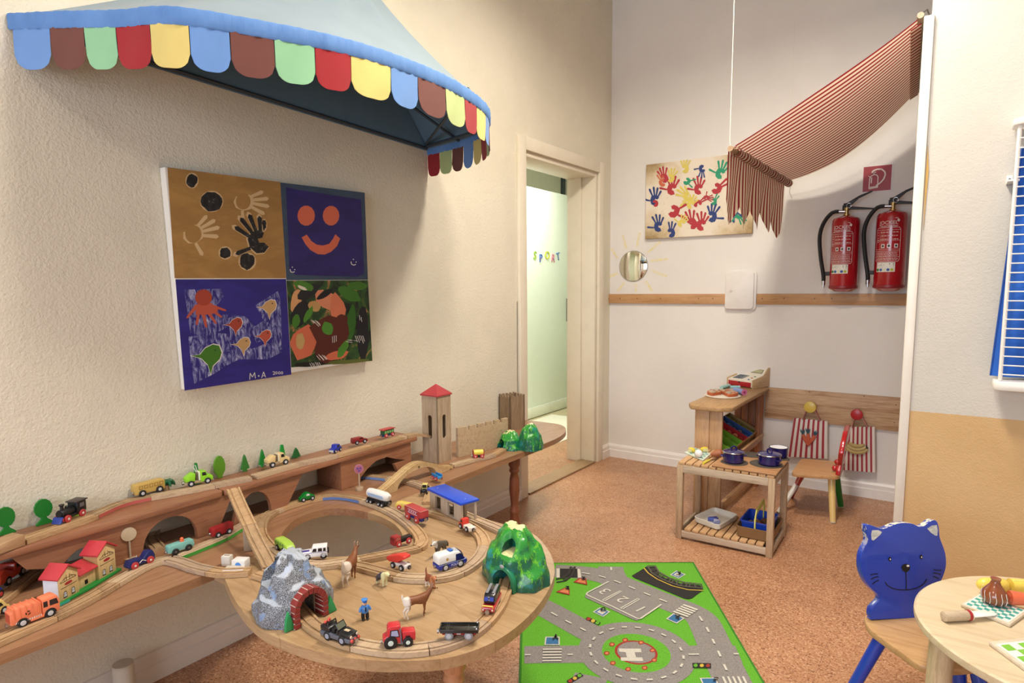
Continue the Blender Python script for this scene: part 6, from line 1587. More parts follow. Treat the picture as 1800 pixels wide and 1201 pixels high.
# J: from the far left along the station to the ramp foot
J = [tp(*q) for q in ((-60, 1152), (0, 1122), (92, 1082), (156, 1050), (217, 1014), (255, 993), (290, 982), (316, 986), (345, 996), (390, 1004), (440, 1002))]
track('long track run in front of the red-roofed station, ending at the ramp foot', J, plen=.17)
track('short track piece with chipped white ends beside the grey tunnel', [tp(*q) for q in ((452, 1006), (475, 1014), (496, 1030))], plen=.2)
K = [tp(*q) for q in ((278, 962), (266, 945), (276, 922), (305, 905), (340, 893))]
track('curved track running from the junction into the big arch under the shelf', K, plen=.12, off=1)
L_ = [tp(*q) for q in ((312, 976), (345, 963), (390, 944), (422, 925), (450, 912), (470, 903))]
track('track run with a green painted edge passing the dark red bus', L_, plen=.15, off=2, edges={0: ('#3f9a3a', 1), 1: ('#4aa83f', 1)})
# C: loop round the hole
Cp = [tp(*q) for q in ((492, 893), (540, 878), (585, 871), (630, 876), (672, 890), (708, 910), (737, 938), (738, 958), (706, 967), (650, 978), (600, 987), (552, 991), (505, 982), (476, 962), (458, 936), (464, 910))]
track('closed track loop laid round the hole in the table', Cp, closed=True, plen=.17, edges={1: ('#5f7fc0', 1), 6: ('#2f8f7c', 1)})
Dp = [tp(*q) for q in ((602, 989), (636, 994), (670, 1003), (705, 1012), (750, 1014), (795, 1008), (830, 990), (850, 965), (846, 940), (822, 921), (788, 908), (752, 898))]
track('outer curved track run carrying the police van and red dump car', Dp, plen=.18, off=1)
Bp = [tp(*q) for q in ((800, 896), (835, 911), (872, 926), (902, 940))]
track('straight track run beside the blue-roofed station towards the green tunnel', Bp, plen=.15, off=2)
Ep = [tp(*q) for q in ((628, 835), (662, 837), (700, 842), (735, 850), (755, 862), (752, 884))]
track('track run passing below the wooden bridge towards the blue-roofed station', Ep, plen=.13, off=1, edges={0: ('#6f8fc8', 1)})
M_ = [tp(*q) for q in ((-50, 1085), (0, 1052), (30, 1027), (62, 1003), (98, 984), (140, 966))]
track('track run at the far left under the shelf with the orange pickup', M_, plen=.16)
# bridge with ramps
def tpz(x, y, z): p = fl(x, y, z+TT); p.z = z; return p
g0 = tp(648, 872); g1 = tpz(672, 856, ZK+.012); 
gA, gB = tp(652, 872), tp(790, 818)
dG = gB-gA
def gp(f, h): q = gA.lerp(gB, f); return Vector((q.x, q.y, ZK+h))
Hb = .068
bridge_pts = [gp(0, 0), gp(.12, .010), gp(.28, .036), gp(.42, .060), gp(.52, Hb), gp(.60, .064), gp(.74, .040), gp(.88, .012), gp(1.0, 0)]
br_ = thing('toy_bridge', 'curved wooden toy bridge with arch standing before the shelf and tower', 'toy bridge', tuple(gA), 0)
bp_ = catmull(bridge_pts, .01)
obj('bridge_deck', MB().sweep(bp_, prof_t), wood('#cdb082', '#ab8c5e', 0, 1, .5), br_, world=True, smooth=30)
sd = Vector((-dG.y, dG.x, 0)).normalized(); LG = dG.length
def brside(a, b_, arch_side):
    seg = [p for p in bp_ if a <= (p-gA).dot(dG)/LG/LG <= b_]
    outl = [((p-gA).dot(dG)/LG, p.z) for p in seg]
    u0, u1 = outl[0][0], outl[-1][0]
    if arch_side: # right and left legs end in a half arch
        if arch_side > 0: bot = [(u1, outl[-1][1]-.012)]+[(u1-(u1-u0)*.55*math.sin(PI/2*k/6), ZK+(outl[-1][1]-.012-ZK)*math.cos(PI/2*k/6)) for k in range(1, 7)]+[(u0, ZK)]
        else: bot = [(u1, ZK), (u0+(u1-u0)*.55, ZK)]+[(u0+(u1-u0)*.55*math.cos(PI/2*k/6), ZK+(outl[0][1]-.012-ZK)*math.sin(PI/2*k/6)) for k in range(1, 6)]+[(u0, outl[0][1]-.012)]
    mb = MB(); du = dG.normalized(); mb.T = Matrix(((du.x, sd.x, 0, gA.x), (du.y, sd.y, 0, gA.y), (0, 0, 1, 0), (0, 0, 0, 1)))
    mb.prism([(p[0], p[1]-.0) for p in outl]+bot, -.0195, .0195); return mb
obj('bridge_leg', brside(.03, .52, 1), wood('#d2b68a', '#b09468', 0, 1, .5), br_, world=True, smooth=30)
obj('bridge_leg', brside(.53, .97, -1), wood('#d2b68a', '#b09468', 0, 1, .5), br_, world=True, smooth=30)
Gp = [tp(*q) for q in ((794, 816.5), (812, 812), (838, 805), (865, 799), (884, 788))]
track('track run between the bridge and the small green tunnel beside the castle', Gp, plen=.12, off=2)
# H: on the upper shelf
ZH = ZU+.0006
def tu(x, y): p = fl(x, y, ZH+TT); p.z = ZH; p.x = min(max(p.x, .032), SX-.022); return p
Hp = [tu(*q) for q in ((38, 948), (90, 930), (150, 910), (205, 886), (250, 874), (330, 860), (400, 846), (440, 838))]
Hp2 = [tu(*q) for q in ((446, 836), (520, 815), (580, 803), (640, 788), (700, 771), (716, 767))]
track('left track run on the raised shelf behind the bus and lime truck', Hp, plen=.18, edges={1: ('#c0605a', 1)})
track('right track run on the raised shelf behind the tan truck and carriages', Hp2, plen=.17, off=2)
end_ = Hp2[-1]; track('short sloping track leaving the raised shelf towards the tower', [end_+Vector((0, .003, 0)), end_+Vector((.0, .08, -.006)), end_+Vector((.005, .17, -.034)), end_+Vector((.01, .24, -.06))], plen=.3, off=1)
bs = Hp[0]; dh = (Hp[1]-Hp[0]).normalized(); s_ = Vector((dh.y, -dh.x, 0))
b0_ = bs-dh*.004
mb = MB(); T_ = Matrix(((dh.x, s_.x, 0, b0_.x), (dh.y, s_.y, 0, b0_.y), (0, 0, 1, ZH), (0, 0, 0, 1))); mb.T = T_; mb.prism([(-.075, 0), (-.068, .022), (-.02, .030), (-.001, .030), (-.001, 0)], -.024, .024)
tag(obj('buffer_stop', mb, wood('#b89470', '#917050', 1, 1, .5), bevel=.003), 'wooden wedge-shaped end stop at the left end of shelf track', 'track end stop')
# ramp from the shelf down to the table
rz0 = ZH+.0; R0 = tu(405, 856); R0.x = SX-.005
ramp_pts = []
for x, y, z in ((409, 857, ZH+.004), (421, 885, .592), (436, 917, .560), (450, 948, .530), (466, 978, .500), (474, 994, ZK+.0)):
    p = fl(x, y, z+TT); p.z = z; ramp_pts.append(p)
print('ramp', [(round(p.x, 2), round(p.y, 2), round(p.z, 2)) for p in ramp_pts])
track('sloping track ramp from the raised shelf down to the table', ramp_pts, plen=.19)
p = ramp_pts[2]
t = thing('ramp_block', 'grey wooden block holding up the middle of the track ramp', 'block', (p.x, p.y, ZT), rad(-35))
obj('block', MB().box(-.024, .024, -.015, .015, .0005, p.z-ZT-.004), wood('#a8937c', '#85725e', 2, 1.3, .6), t, bevel=.003)
# white building blocks with blue print
for (px, py, w, d, h, col, lab, mark) in ((400, 994, .026, .02, .030, '#d9d2c8', 'upright pale wooden block left of the ramp foot', False), (424, 999, .040, .030, .028, '#e6e4e2', 'white block with round blue print beside the ramp foot', True)):
    c = fl(px, py, ZT); t = thing('toy_block', lab, 'block', (c.x, c.y, ZT+.0005), rad(28))
    obj('block', MB().box(-w/2, w/2, -d/2, d/2, 0, h), paint(col, .5), t, bevel=.0015)
    if mark:
        mb = MB(); mb.face([(w*.0+.009*math.cos(a), -d/2-.0004, h/2+.009*math.sin(a)) for a in [PI*k/10 for k in range(20)]]); obj('blue_print', mb, paint('#4a8ad8', .5), t, smooth=0)
    else:
        mb = MB(); [mb.box(-.007+.004*k, -.0045+.004*k, -.003, .003, h, h+.0003) for k in range(4)]; obj('letter_print', mb, paint('#6a6a6a', .5), t, smooth=0)['kind'] = 'stuff'
# crossing gate pieces: white painted crossing plate
c = fl(415, 1004, ZT)
t = thing('crossing_plate', 'white track crossing plate with blue print lying over the curved track', 'toy', (c.x, c.y, ZT), math.atan2((fl(440, 1002, ZT)-fl(390, 1004, ZT)).y, (fl(440, 1002, ZT)-fl(390, 1004, ZT)).x))
mb = MB(); mb.box(-.028, .028, -.026, -.0215, .0005, .014); obj('side_plate', mb, paint('#d9dbe6', .5), t, bevel=.001)
mb = MB(); mb.box(-.026, .026, -.008, .008, .0128, .0148); obj('centre_plate', mb, paint('#cfc2b0', .6), t, bevel=.0005)
mb = MB(); mb.face([(-.02+.005*math.cos(a), -.0264, .006+.004*math.sin(a)) for a in [PI*k/6 for k in range(12)]]); obj('blue_print', mb, paint('#5a90dc', .5), t, smooth=0)

# ================================================================ TREES ON THE SHELF
def flat_tree(px, py, py_top, hw_px, shape, col, lab, x=.022, th=.008, trunk=None):
    p = at(px, py, 0, x); zb_ = max(p.z, ZU) ; zb_ = ZU+.0008; p = Vector((x, 0, zb_)); 
    # y from the pixel column on the plane x
    q = at(px, py, 0, x); y = q.y; H = hz(x, y, py_top)-zb_; W_ = abs(at(px+hw_px, py, 0, x).y-at(px-hw_px, py, 0, x).y)/2
    t = thing('toy_tree', lab, 'toy tree', (x, y, zb_), 0, 'toy trees on the raised shelf')
    if shape == 'round':
        pr = [(-W_*.95, 0), (-W_*.95, .004), (-W_*.35, .016), (-W_*.22, H*.34)]
        pr += [(W_*1.0*math.sin(a)*(1+.035*(k % 2))*-1*-1, H*.62-H*.36*math.cos(a)*(1+.03*(k % 2))) for k, a in enumerate([-.35-(2*PI-.7)*i/26 for i in range(27)])]
        pr += [(W_*.22, H*.34), (W_*.35, .016), (W_*.95, .004), (W_*.95, 0)]
    elif shape == 'leaf': pr = [(-W_*.35, 0), (-W_*.45, H*.12), (-W_*.9, H*.3), (-W_, H*.55), (-W_*.8, H*.8), (-W_*.4, H*.95), (0, H), (W_*.4, H*.95), (W_*.8, H*.8), (W_, H*.55), (W_*.9, H*.3), (W_*.45, H*.12), (W_*.35, 0)]
    elif shape == 'cone': pr = [(-W_*.9, 0), (-W_*.25, H), (W_*.25, H), (W_*.9, 0)]
    elif shape == 'serr':
        L = [(-W_*.5, 0), (-W_*.3, H*.1), (-W_*.8, H*.14)]; 
        for k in range(7): f = k/7; L += [(-W_*(1-f*.85), H*(.16+.8*f)), (-W_*(.86-f*.8), H*(.20+.8*f))]
        pr = L+[(0, H)]+[(-a, b_) for a, b_ in L[::-1]]
    elif shape == 'pine':
        L = [(-W_*.25, 0), (-W_*.25, H*.06)]
        for k in range(5): f = k/5; L += [(-W_*(1-f*.8), H*(.08+.82*f)), (-W_*(.6-f*.5), H*(.18+.82*f))]
        pr = L+[(0, H)]+[(-a, b_) for a, b_ in L[::-1]]
    elif shape == 'palm':
        pr = None
    if pr: obj('tree', MB().prism(pr, -th/2, th/2, 'x'), paint(col, .5, var=.08), t, smooth=0, bevel=.0008)
    else:
        obj('trunk', MB().lathe([(.010, 0), (.009, H*.5)], n=12), wood('#b89878', '#937458', 2, 1, .6), t)
        for k in range(7):
            a = 2*PI*k/7+.3; mb = MB(); L = W_*1.0; pts = [Vector((.55*L*f*math.cos(a), L*f*math.sin(a), H*.55+.014*math.sin(PI*f*.9)-.012*f*f)) for f in (0, .3, .6, .85, 1)]
            mb.tube(pts, .005, 6, rs=[.006, .008, .007, .005, .001]); obj('frond', mb, paint('#1f6a44', .5), t)
flat_tree(12, 935, 891, 17, 'round', '#177a28', 'round dark green toy tree at the far left of raised shelf')
flat_tree(78, 917, 877, 16, 'round', '#177a28', 'round dark green toy tree left of the black steam engine')
flat_tree(136, 912, 880, 14, 'round', '#8fc634', 'light yellow-green round toy tree behind the black steam engine')
flat_tree(293, 872, 841, 16, 'palm', '#1f6a44', 'dark green toy palm behind the yellow wooden bus')
flat_tree(347, 860, 814, 7, 'cone', '#1f8a34', 'green cone toy tree behind the lime truck')
flat_tree(387, 845, 801, 10, 'leaf', '#5f9a24', 'olive green leaf-shaped toy tree right of the lime truck')
flat_tree(431, 832, 799, 8, 'serr', '#3a7f34', 'dark green serrated toy tree standing right behind the ramp top')
flat_tree(462, 823, 790, 7, 'serr', '#1f8a34', 'narrow bright green serrated toy tree left of the tan truck')
flat_tree(497, 816, 782, 7, 'cone', '#159a3a', 'bright green cone toy tree behind the tan truck cab')
flat_tree(521, 809, 787, 9, 'pine', '#1f6a30', 'dark green fir toy tree right of the tan truck')

# ================================================================ CASTLE
cb_ = [fl(746, 811, ZT), fl(770.5, 816, ZT), fl(797.5, 807.5, ZT)]
def tower(P0, P1, P2, pytop, label, roof):
    c = (P0+P2)/2; 
    w = (P1-P0).length; d = (P2-P1).length; H = hz(P1.x, P1.y, pytop)-ZT
    t = thing('toy_tower', label, 'toy tower', (c.x, c.y, ZT+.0006))
    return t, c, H
u_ = (cb_[1]-cb_[0]); v_ = (cb_[2]-cb_[1]); Wt = (u_.length+v_.length)/2; ud = u_.normalized(); vd = Vector((-ud.y, ud.x, 0))
corner = cb_[1]; Ht = hz(corner.x, corner.y, 699)-ZT
print('tower', Wt, Ht, corner)
base_ = corner-ud*Wt
Mt = Matrix(((ud.x, vd.x, 0, base_.x), (ud.y, vd.y, 0, base_.y), (0, 0, 1, ZT+.0006), (0, 0, 0, 1)))
GW = wood('#b9a48a', '#8f7a62', 2, 1.1, .65)
t = thing('castle_tower', 'tall grey wooden castle tower with red pyramid roof and slit windows', 'toy tower', (base_.x+.03, base_.y+.03, ZT))
def slitwall(w, H, z0, z1, sw, T):
    """panel in (x, z) with an arched slit"""
    outer = [(0, 0), (w, 0), (w, H), (0, H)]; c = w/2; r = sw/2
    inner = [(c-r, z0+r)]+[(c+r*math.cos(a), z0+r+r*math.sin(a)) for a in [PI+PI*k/6 for k in range(1, 6)]]+[(c+r, z0+r), (c+r, z1-r)]+[(c+r*math.cos(a), z1-r+r*math.sin(a)) for a in [PI*k/6 for k in range(1, 6)]]+[(c-r, z1-r)]
    mb = annular(outer, inner, 0, .006); mb.bm.transform(T @ Matrix(((1, 0, 0, 0), (0, 0, 1, 0), (0, 1, 0, 0), (0, 0, 0, 1)))); return mb
z0_, z1_ = Ht*.36, Ht*.72
for k in range(4):
    R_ = Matrix.Translation((Wt/2, Wt/2, 0)) @ Matrix.Rotation(k*PI/2, 4, 'Z') @ Matrix.Translation((-Wt/2, -Wt/2, 0))
    w_ = MB(); w_.T = Mt @ R_; w_.box(.006, Wt-.006, 0, .006, 0, Ht)
    obj('tower_wall', w_ if k in (2, 3) else slitwall(Wt, Ht, z0_, z1_, Wt*.27, Mt @ R_), GW, t, world=True, smooth=0)
mb = MB(); mb.T = Mt; o_ = .005; e0 = [(-o_, -o_), (Wt+o_, -o_), (Wt+o_, Wt+o_), (-o_, Wt+o_)]
Hr = hz(base_.x+ud.x*Wt/2+vd.x*Wt/2, base_.y+ud.y*Wt/2+vd.y*Wt/2, 675)-ZT
A_ = [mb.v((x, y, Ht+.001)) for x, y in e0]; B_ = [mb.v((x, y, Ht+.007)) for x, y in e0]; ap = mb.v((Wt/2, Wt/2, Hr)); mb.bm.faces.new(A_[::-1])
for i in range(4): mb.bm.faces.new((A_[i], A_[(i+1) % 4], B_[(i+1) % 4], B_[i])); mb.bm.faces.new((B_[i], B_[(i+1) % 4], ap))
obj('roof', mb, paint('#b03a40', .5, var=.12), t, world=True, smooth=0)
# castle wall with battlements
w0_, w1_ = fl(806, 805, ZT), fl(893, 787, ZT)
w1_ = fl(893, 783, ZT); du = (w1_-w0_).normalized(); Lw = (w1_-w0_).length; Hw = hz(w0_.x, w0_.y, 753.5)-ZT; Hw1 = hz(w1_.x, w1_.y, 735)-ZT
print('castle wall', Lw, Hw, Hw1, w0_, w1_)
pr = [(0, 0), (Lw, 0), (Lw, Hw)]
nb = 6
for k in range(nb):
    x1 = Lw*(1-(k+.62)/nb); x0 = Lw*(1-(k+1)/nb)
    pr += [(x1, Hw)]
    if k < nb-1: pr += [(x1-.001, Hw-.019), (x0+.001, Hw-.019), (x0, Hw)]
pr += [(0, Hw)]
mb = MB(); nd_ = Vector((-du.y, du.x, 0)); mb.T = Matrix(((du.x, nd_.x, 0, w0_.x), (du.y, nd_.y, 0, w0_.y), (0, 0, 1, ZT+.0006), (0, 0, 0, 1))); mb.prism(pr, 0, .016)
cw = tag(obj('castle_wall', mb, wood('#c0a888', '#9c8466', 0, 1.1, .65), smooth=0), 'straight wooden castle wall with battlements between the two towers', 'toy wall')
mb = MB(); mb.T = Matrix(((du.x, nd_.x, 0, w0_.x), (du.y, nd_.y, 0, w0_.y), (0, 0, 1, ZT+.0006), (0, 0, 0, 1))); mb.prism([(.0, 0), (.03, 0), (.03, Hw*.9), (.0, Hw*.9)], .019, .08)
# far round-topped tower with battlements at the wall end
fc = at(900, 740, 0, .075); fx0, fy0 = .075, at(900, 740, 0, .075).y
wf = .052; Hf = hz(fx0, fy0, 693)-ZT
t = thing('castle_tower', 'grey-brown square castle tower with jagged battlements beside the door frame', 'toy tower', (fx0, fy0, ZT+.0006), rad(-18))
for k in range(4):
    a = k*PI/2; pr = [(-wf, 0), (wf, 0), (wf, Hf)]
    for j in range(4): x1 = wf-2*wf*(j+.5)/4.0; pr += [(x1+.008, Hf), (x1, Hf-.018), (x1-.008, Hf)] if j < 4 else []
    pr += [(-wf, Hf)]
    mb = MB(); mb.T = Matrix.Rotation(a, 4, 'Z'); mb.prism(pr, -wf, -wf+.008); obj('tower_wall', mb, wood('#9c8468', '#6f5a44', 2, 1.1, .7), t, smooth=0)

# ================================================================ STATIONS
# blue-roofed platform shelter
s0, s1, s2 = fl(756, 897, ZT), fl(811, 925, ZT), fl(833, 915, ZT)
du = (s1-s0).normalized(); dv = Vector((-du.y, du.x, 0)); Ls = (s1-s0).length; Ws = abs((s2-s1).dot(dv)); Hs = hz(s1.x, s1.y, 888)-ZT
print('station', Ls, Ws, Hs)
t = thing('toy_station', 'open wooden toy station with flat bright blue roof on the round table', 'toy station', tuple((s0+s1)/2))
Mq = Matrix(((du.x, dv.x, 0, s0.x), (du.y, dv.y, 0, s0.y), (0, 0, 1, ZT+.0006), (0, 0, 0, 1)))
SWd = wood('#c4b4a0', '#a08e78', 2, 1.3, .6)
pr_out = [(0, 0), (Ls, 0), (Ls, Hs), (0, Hs)]
def winpanel(L, H, wins, off):
    mb = MB(); mb.T = Mq
    xs = [0]+[v for w in wins for v in w]+[L]
    for i in range(0, len(xs), 2): mb.box(xs[i], xs[i+1], off, off+.008, 0, H)
    for a, b_ in wins: mb.box(a, b_, off, off+.008, 0, H*.22); mb.box(a, b_, off, off+.008, H*.86, H)
    return mb
wn_ = [(Ls*.18, Ls*.36), (Ls*.58, Ls*.78)]
obj('front_wall', winpanel(Ls, Hs, wn_, 0), SWd, t, world=True, smooth=0); obj('back_wall', winpanel(Ls*.7, Hs, [(Ls*.15, Ls*.33)], Ws-.008), SWd, t, world=True, smooth=0)
def tbox(nm, mat, *a, bev=.001): mb = MB(); mb.T = Mq; mb.box(*a); return obj(nm, mb, mat, t, world=True, bevel=bev)
tbox('platform', SWd, .001, Ls+.008, .009, Ws-.009, 0, .004); tbox('post', SWd, Ls-.001, Ls+.006, Ws-.010, Ws-.002, .004, Hs); tbox('post', SWd, Ls*.75, Ls*.79, Ws-.020, Ws-.009, .004, Hs)
tbox('end_wall', SWd, .001, .007, .009, Ws-.009, .004, Hs)
tbox('roof', paint('#1f4fd0', .35), -.006, Ls+.010, -.008, Ws+.006, Hs+.0005, Hs+.009, bev=.0015)
for k, (x, y) in enumerate(((.10, .35), (.9, .5))):
    mb = MB(); mb.T = Mq; mb.lathe([(.002, 0), (.002, .0006)], (Ls*x, Ws*y, Hs+.009), n=8); obj('roof_pin', mb, paint('#c8ccd8', .4), t, world=True)
# red-roofed station on a green base
a0, a1 = fl(103, 1068, ZT), fl(214, 1003, ZT)
b0_, b1_ = fl(118, 1062, ZT), fl(200, 1014, ZT)
du = (a1-a0).normalized(); dv = Vector((-du.y, du.x, 0))
if dv.dot(Vector((1, 0, 0))) > 0: dv = -dv
Mh = Matrix(((du.x, dv.x, 0, a0.x), (du.y, dv.y, 0, a0.y), (0, 0, 1, ZT+.0006), (0, 0, 0, 1)))
hs = thing('toy_station', 'toy station with three red roofs and printed half-timber walls on green base', 'toy station', tuple((a0+a1)/2))
LT = (a1-a0).length; print('red station', LT, a0, a1)
def hbox(nm, mat, *a, bev=.001): mb = MB(); mb.T = Mh; mb.box(*a); return obj(nm, mb, mat, hs, world=True, bevel=bev)
mb = MB(); mb.T = Mh; mb.prism([(-.002, 0), (LT*.5, -.007), (LT, .0), (LT, .050), (-.004, .052)], 0, .007, 'z'); obj('green_base', mb, paint('#1f8a3a', .4), hs, world=True, bevel=.001)
obj('base_edge', (lambda m_: (setattr(m_, 'T', Mh), m_.prism([(-.0045, .001), (.03, -.0045), (.03, -.0052), (-.005, .0)], .0005, .0068, 'z'))[1])(MB()), paint('#2fb0a0', .4), hs, world=True, smooth=0)
HWL = wood('#dcc08c', '#c4a570', 2, 1, .4); REDR = paint('#c03a44', .35)
def house(x0, x1, H, D=.044, y0=.004):
    w = x1-x0; zr_ = H+.022
    mb = MB(); mb.T = Mh; mb.prism([(x0, .007), (x1, .007), (x1, H), ((x0+x1)/2, zr_), (x0, H)], y0, y0+D); obj('house', mb, HWL, hs, world=True, bevel=.0006)
    # end wall facing left is painted white
    mb = MB(); mb.T = Mh; mb.box(x0-.0004, x0, y0+.001, y0+D-.001, .0075, H-.001)
    if x0 < .02: obj('white_end', mb, paint('#e4e4ec', .4), hs, world=True, smooth=0)
    for s in (-1, 1):
        mb = MB(); mb.T = Mh; xm = (x0+x1)/2; xe = xm+s*(w/2+.006); k = (zr_-H)/(w/2); ze = zr_-k*(w/2+.006)
        mb.prism([(xm, zr_+.0005), (xe, ze+.0005), (xe, ze+.005), (xm, zr_+.0058)], y0-.006, y0+D+.006); obj('roof', mb, REDR, hs, world=True, bevel=.0008)
    # printed windows and timbers on the front
    f = lambda x, z, o_=.0004: Mh @ Vector((x, y0-o_, z))
    def q_(x, z, o_=0.0): return f(x, z, .0004+o_)
    mb = MB(); c = (x0+x1)/2
    def ln(pts, w_=.0011):
        for a, b_ in zip(pts, pts[1:]):
            dx, dz = b_[0]-a[0], b_[1]-a[1]; L = math.hypot(dx, dz) or 1; nx, nz = -dz/L*w_/2, dx/L*w_/2
            mb.face([q_(a[0]+nx, a[1]+nz, .0002), q_(b_[0]+nx, b_[1]+nz, .0002), q_(b_[0]-nx, b_[1]-nz, .0002), q_(a[0]-nx, a[1]-nz, .0002)])
    hw = w/2*.8
    for cx_ in (c-hw*.5, c+hw*.5):
        ln([(cx_-.0045, .014), (cx_-.0045, .024)]+[(cx_+.0045*math.cos(a), .024+.005*math.sin(a)) for a in [PI-PI*k/6 for k in range(7)]]+[(cx_+.0045, .014), (cx_-.0045, .014)]); ln([(cx_, .014), (cx_, .029)], .0007); ln([(cx_-.0045, .0215), (cx_+.0045, .0215)], .0007); ln([(cx_-.006, .013), (cx_+.006, .013)], .002)
    ln([(c-hw, H*.56), (c+hw, H*.56)], .0012); ln([(c-hw, H*.78), (c+hw, H*.78)], .0012)
    ln([(c-.005, H*.80), (c-.005, H*1.0)]); ln([(c+.005, H*.80), (c+.005, H*1.0)]); ln([(c-.009, H*.88), (c+.009, H*.88)]); ln([(c-hw, H*.80), (c-.007, H*.93)]); ln([(c+hw, H*.80), (c+.007, H*.93)]); ln([(c-.012, H*.8), (c-.012, H*.9)]); ln([(c+.012, H*.8), (c+.012, H*.9)])
    obj('wall_print', mb, BK, hs, world=True, smooth=0)['kind'] = 'stuff'
    mb = MB(); mb.face([q_(c+.012*math.cos(a), H*.67+.004*math.sin(a), .0003) for a in [PI*k/8 for k in range(16)]]); obj('name_plate', mb, paint('#a82a34', .4), hs, world=True, smooth=0)
    mb = MB()
    for cx_ in (c-hw*.5, c+hw*.5): mb.face([q_(x, z, .0001) for x, z in ((cx_-.0042, .0145), (cx_+.0042, .0145), (cx_+.0042, .024), (cx_, .0287), (cx_-.0042, .024))])
    obj('window_print', mb, paint('#d8dce4', .4), hs, world=True, smooth=0)['kind'] = 'stuff'
Hh = (hz(b0_.x, b0_.y, 1005)-ZT); print('house h', Hh)
house(.008, .008+LT*.29, .070); house(LT*.64, LT*.64+LT*.29, .078)
hbox('middle_house', HWL, LT*.335, LT*.635, .012, .044, .007, .046)
mb = MB(); mb.T = Mh; mb.prism([(.002, .0455), (.048, .064), (.048, .068), (.002, .0495)], LT*.335+.001, LT*.635-.001, 'x'); obj('roof', mb, REDR, hs, world=True, bevel=.0006)
mb = MB(); mb.T = Mh
x_ = LT*.48; mb.box(x_-.005, x_+.005, .0115, .0119, .012, .024)
obj('door_print', mb, BK, hs, world=True, smooth=0)
mb = MB(); mb.T = Mh
for k in range(5): mb.box(.0074, .0078, .012+.006*k, .0125+.006*k, .012, .026)
for k in range(3): mb.box(.0074, .0078, .012, .0365, .012+.006*k, .0126+.006*k)
obj('end_window_print', mb, paint('#5a64b8', .4), hs, world=True, smooth=0)['kind'] = 'stuff'
# round signal signs
for (px, py, pytop, r_px, c1, c2, lab) in ((230, 988, 928, 12, '#c9b698', None, 'plain round wooden signal sign on a stick beside the red-roofed station'), (632, 862, 817, 8, '#b87a90', '#5a4a9a', 'small round pink and violet signal sign behind the white tanker')):
    c = fl(px, py, ZT); H = hz(c.x, c.y, pytop)-ZT; r_ = r_px*((c-CAM).dot(FW))/F
    t = thing('signal_sign', lab, 'toy sign', (c.x, c.y, ZT+.0006), math.atan2(CAM.y-c.y, CAM.x-c.x)+PI/2+.25)
    obj('base', MB().lathe([(.016, 0), (.016, .010), (.015, .012)], n=8), wood('#bca488', '#967e64', 0, 1, .6), t)
    obj('post', MB().cyl((0, 0, .011), (0, 0, H-r_*1.6), .0028, n=10), paint('#b8a890', .6), t)
    obj('sign_disc', MB().lathe([(r_, -.003), (r_, .003)], (0, 0, H-r_), (0, -1, 0), 28), paint(c1, .5, var=.1), t)
    if c2:
        obj('sign_face', MB().lathe([(r_*.8, 0), (r_*.8, .0006)], (0, -.0031, H-r_), (0, -1, 0), 24), paint('#a8607c', .5), t)
        for k in range(3): obj('sign_symbol', MB().lathe([(r_*.22, 0), (r_*.22, .0006)], (r_*.35*math.cos(2.1*k+.5), -.0038, H-r_+r_*.35*math.sin(2.1*k+.5)), (0, -1, 0), 10), paint(c2, .5), t)

# ================================================================ TUNNELS
def smoothnoise(p, s): return noise.noise(Vector(p)*s)
def mountain(name, label, rx, ry, H, loc, rz, shape, arch, mat, bores=(), seed=0, nr=26, nt_=64, steps=0):
    """closed hill mesh (local axes: y = front) with tunnels bored through it"""
    mb = MB(); rows = []
    for i in range(nr+1):
        f = i/nr; row = []
        for k in range(nt_):
            a = 2*PI*k/nt_
            R_, z = shape(f, a)
            row.append(mb.v((R_*rx*math.cos(a), R_*ry*math.sin(a), z*H)))
        rows.append(row)
    mb.bridge(rows)
    o = obj(name, mb, mat, None, smooth=0)
    cut = MB()
    def archpts(w, h): return [(-w/2, -.01), (w/2, -.01), (w/2, h-w/2)]+[(w/2*math.cos(a), h-w/2+w/2*math.sin(a)) for a in [PI*k/10 for k in range(1, 10)]]+[(-w/2, h-w/2)]
    cs = []
    for (w, h, y0, y1, ang, zoff, cx_) in bores:
        c = MB(); c.T = Matrix.Translation((cx_, 0, zoff)) @ Matrix.Rotation(ang, 4, 'Z'); c.prism(archpts(w, h), y0, y1)
        co_ = obj('cut', c, mat, None, smooth=0); cs.append(co_)
        md = o.modifiers.new('b', 'BOOLEAN'); md.object = co_; md.operation = 'DIFFERENCE'; md.solver = 'EXACT'
    me = evaluate(o); me.polygons.foreach_set('use_smooth', [True]*len(me.polygons)); me.set_sharp_from_angle(angle=rad(58))
    bpy.data.objects.remove(o)
    for c in cs: bpy.data.objects.remove(c)
    t = thing('toy_tunnel', label, 'toy tunnel', loc, rz)
    link(name, me, None, t); return t
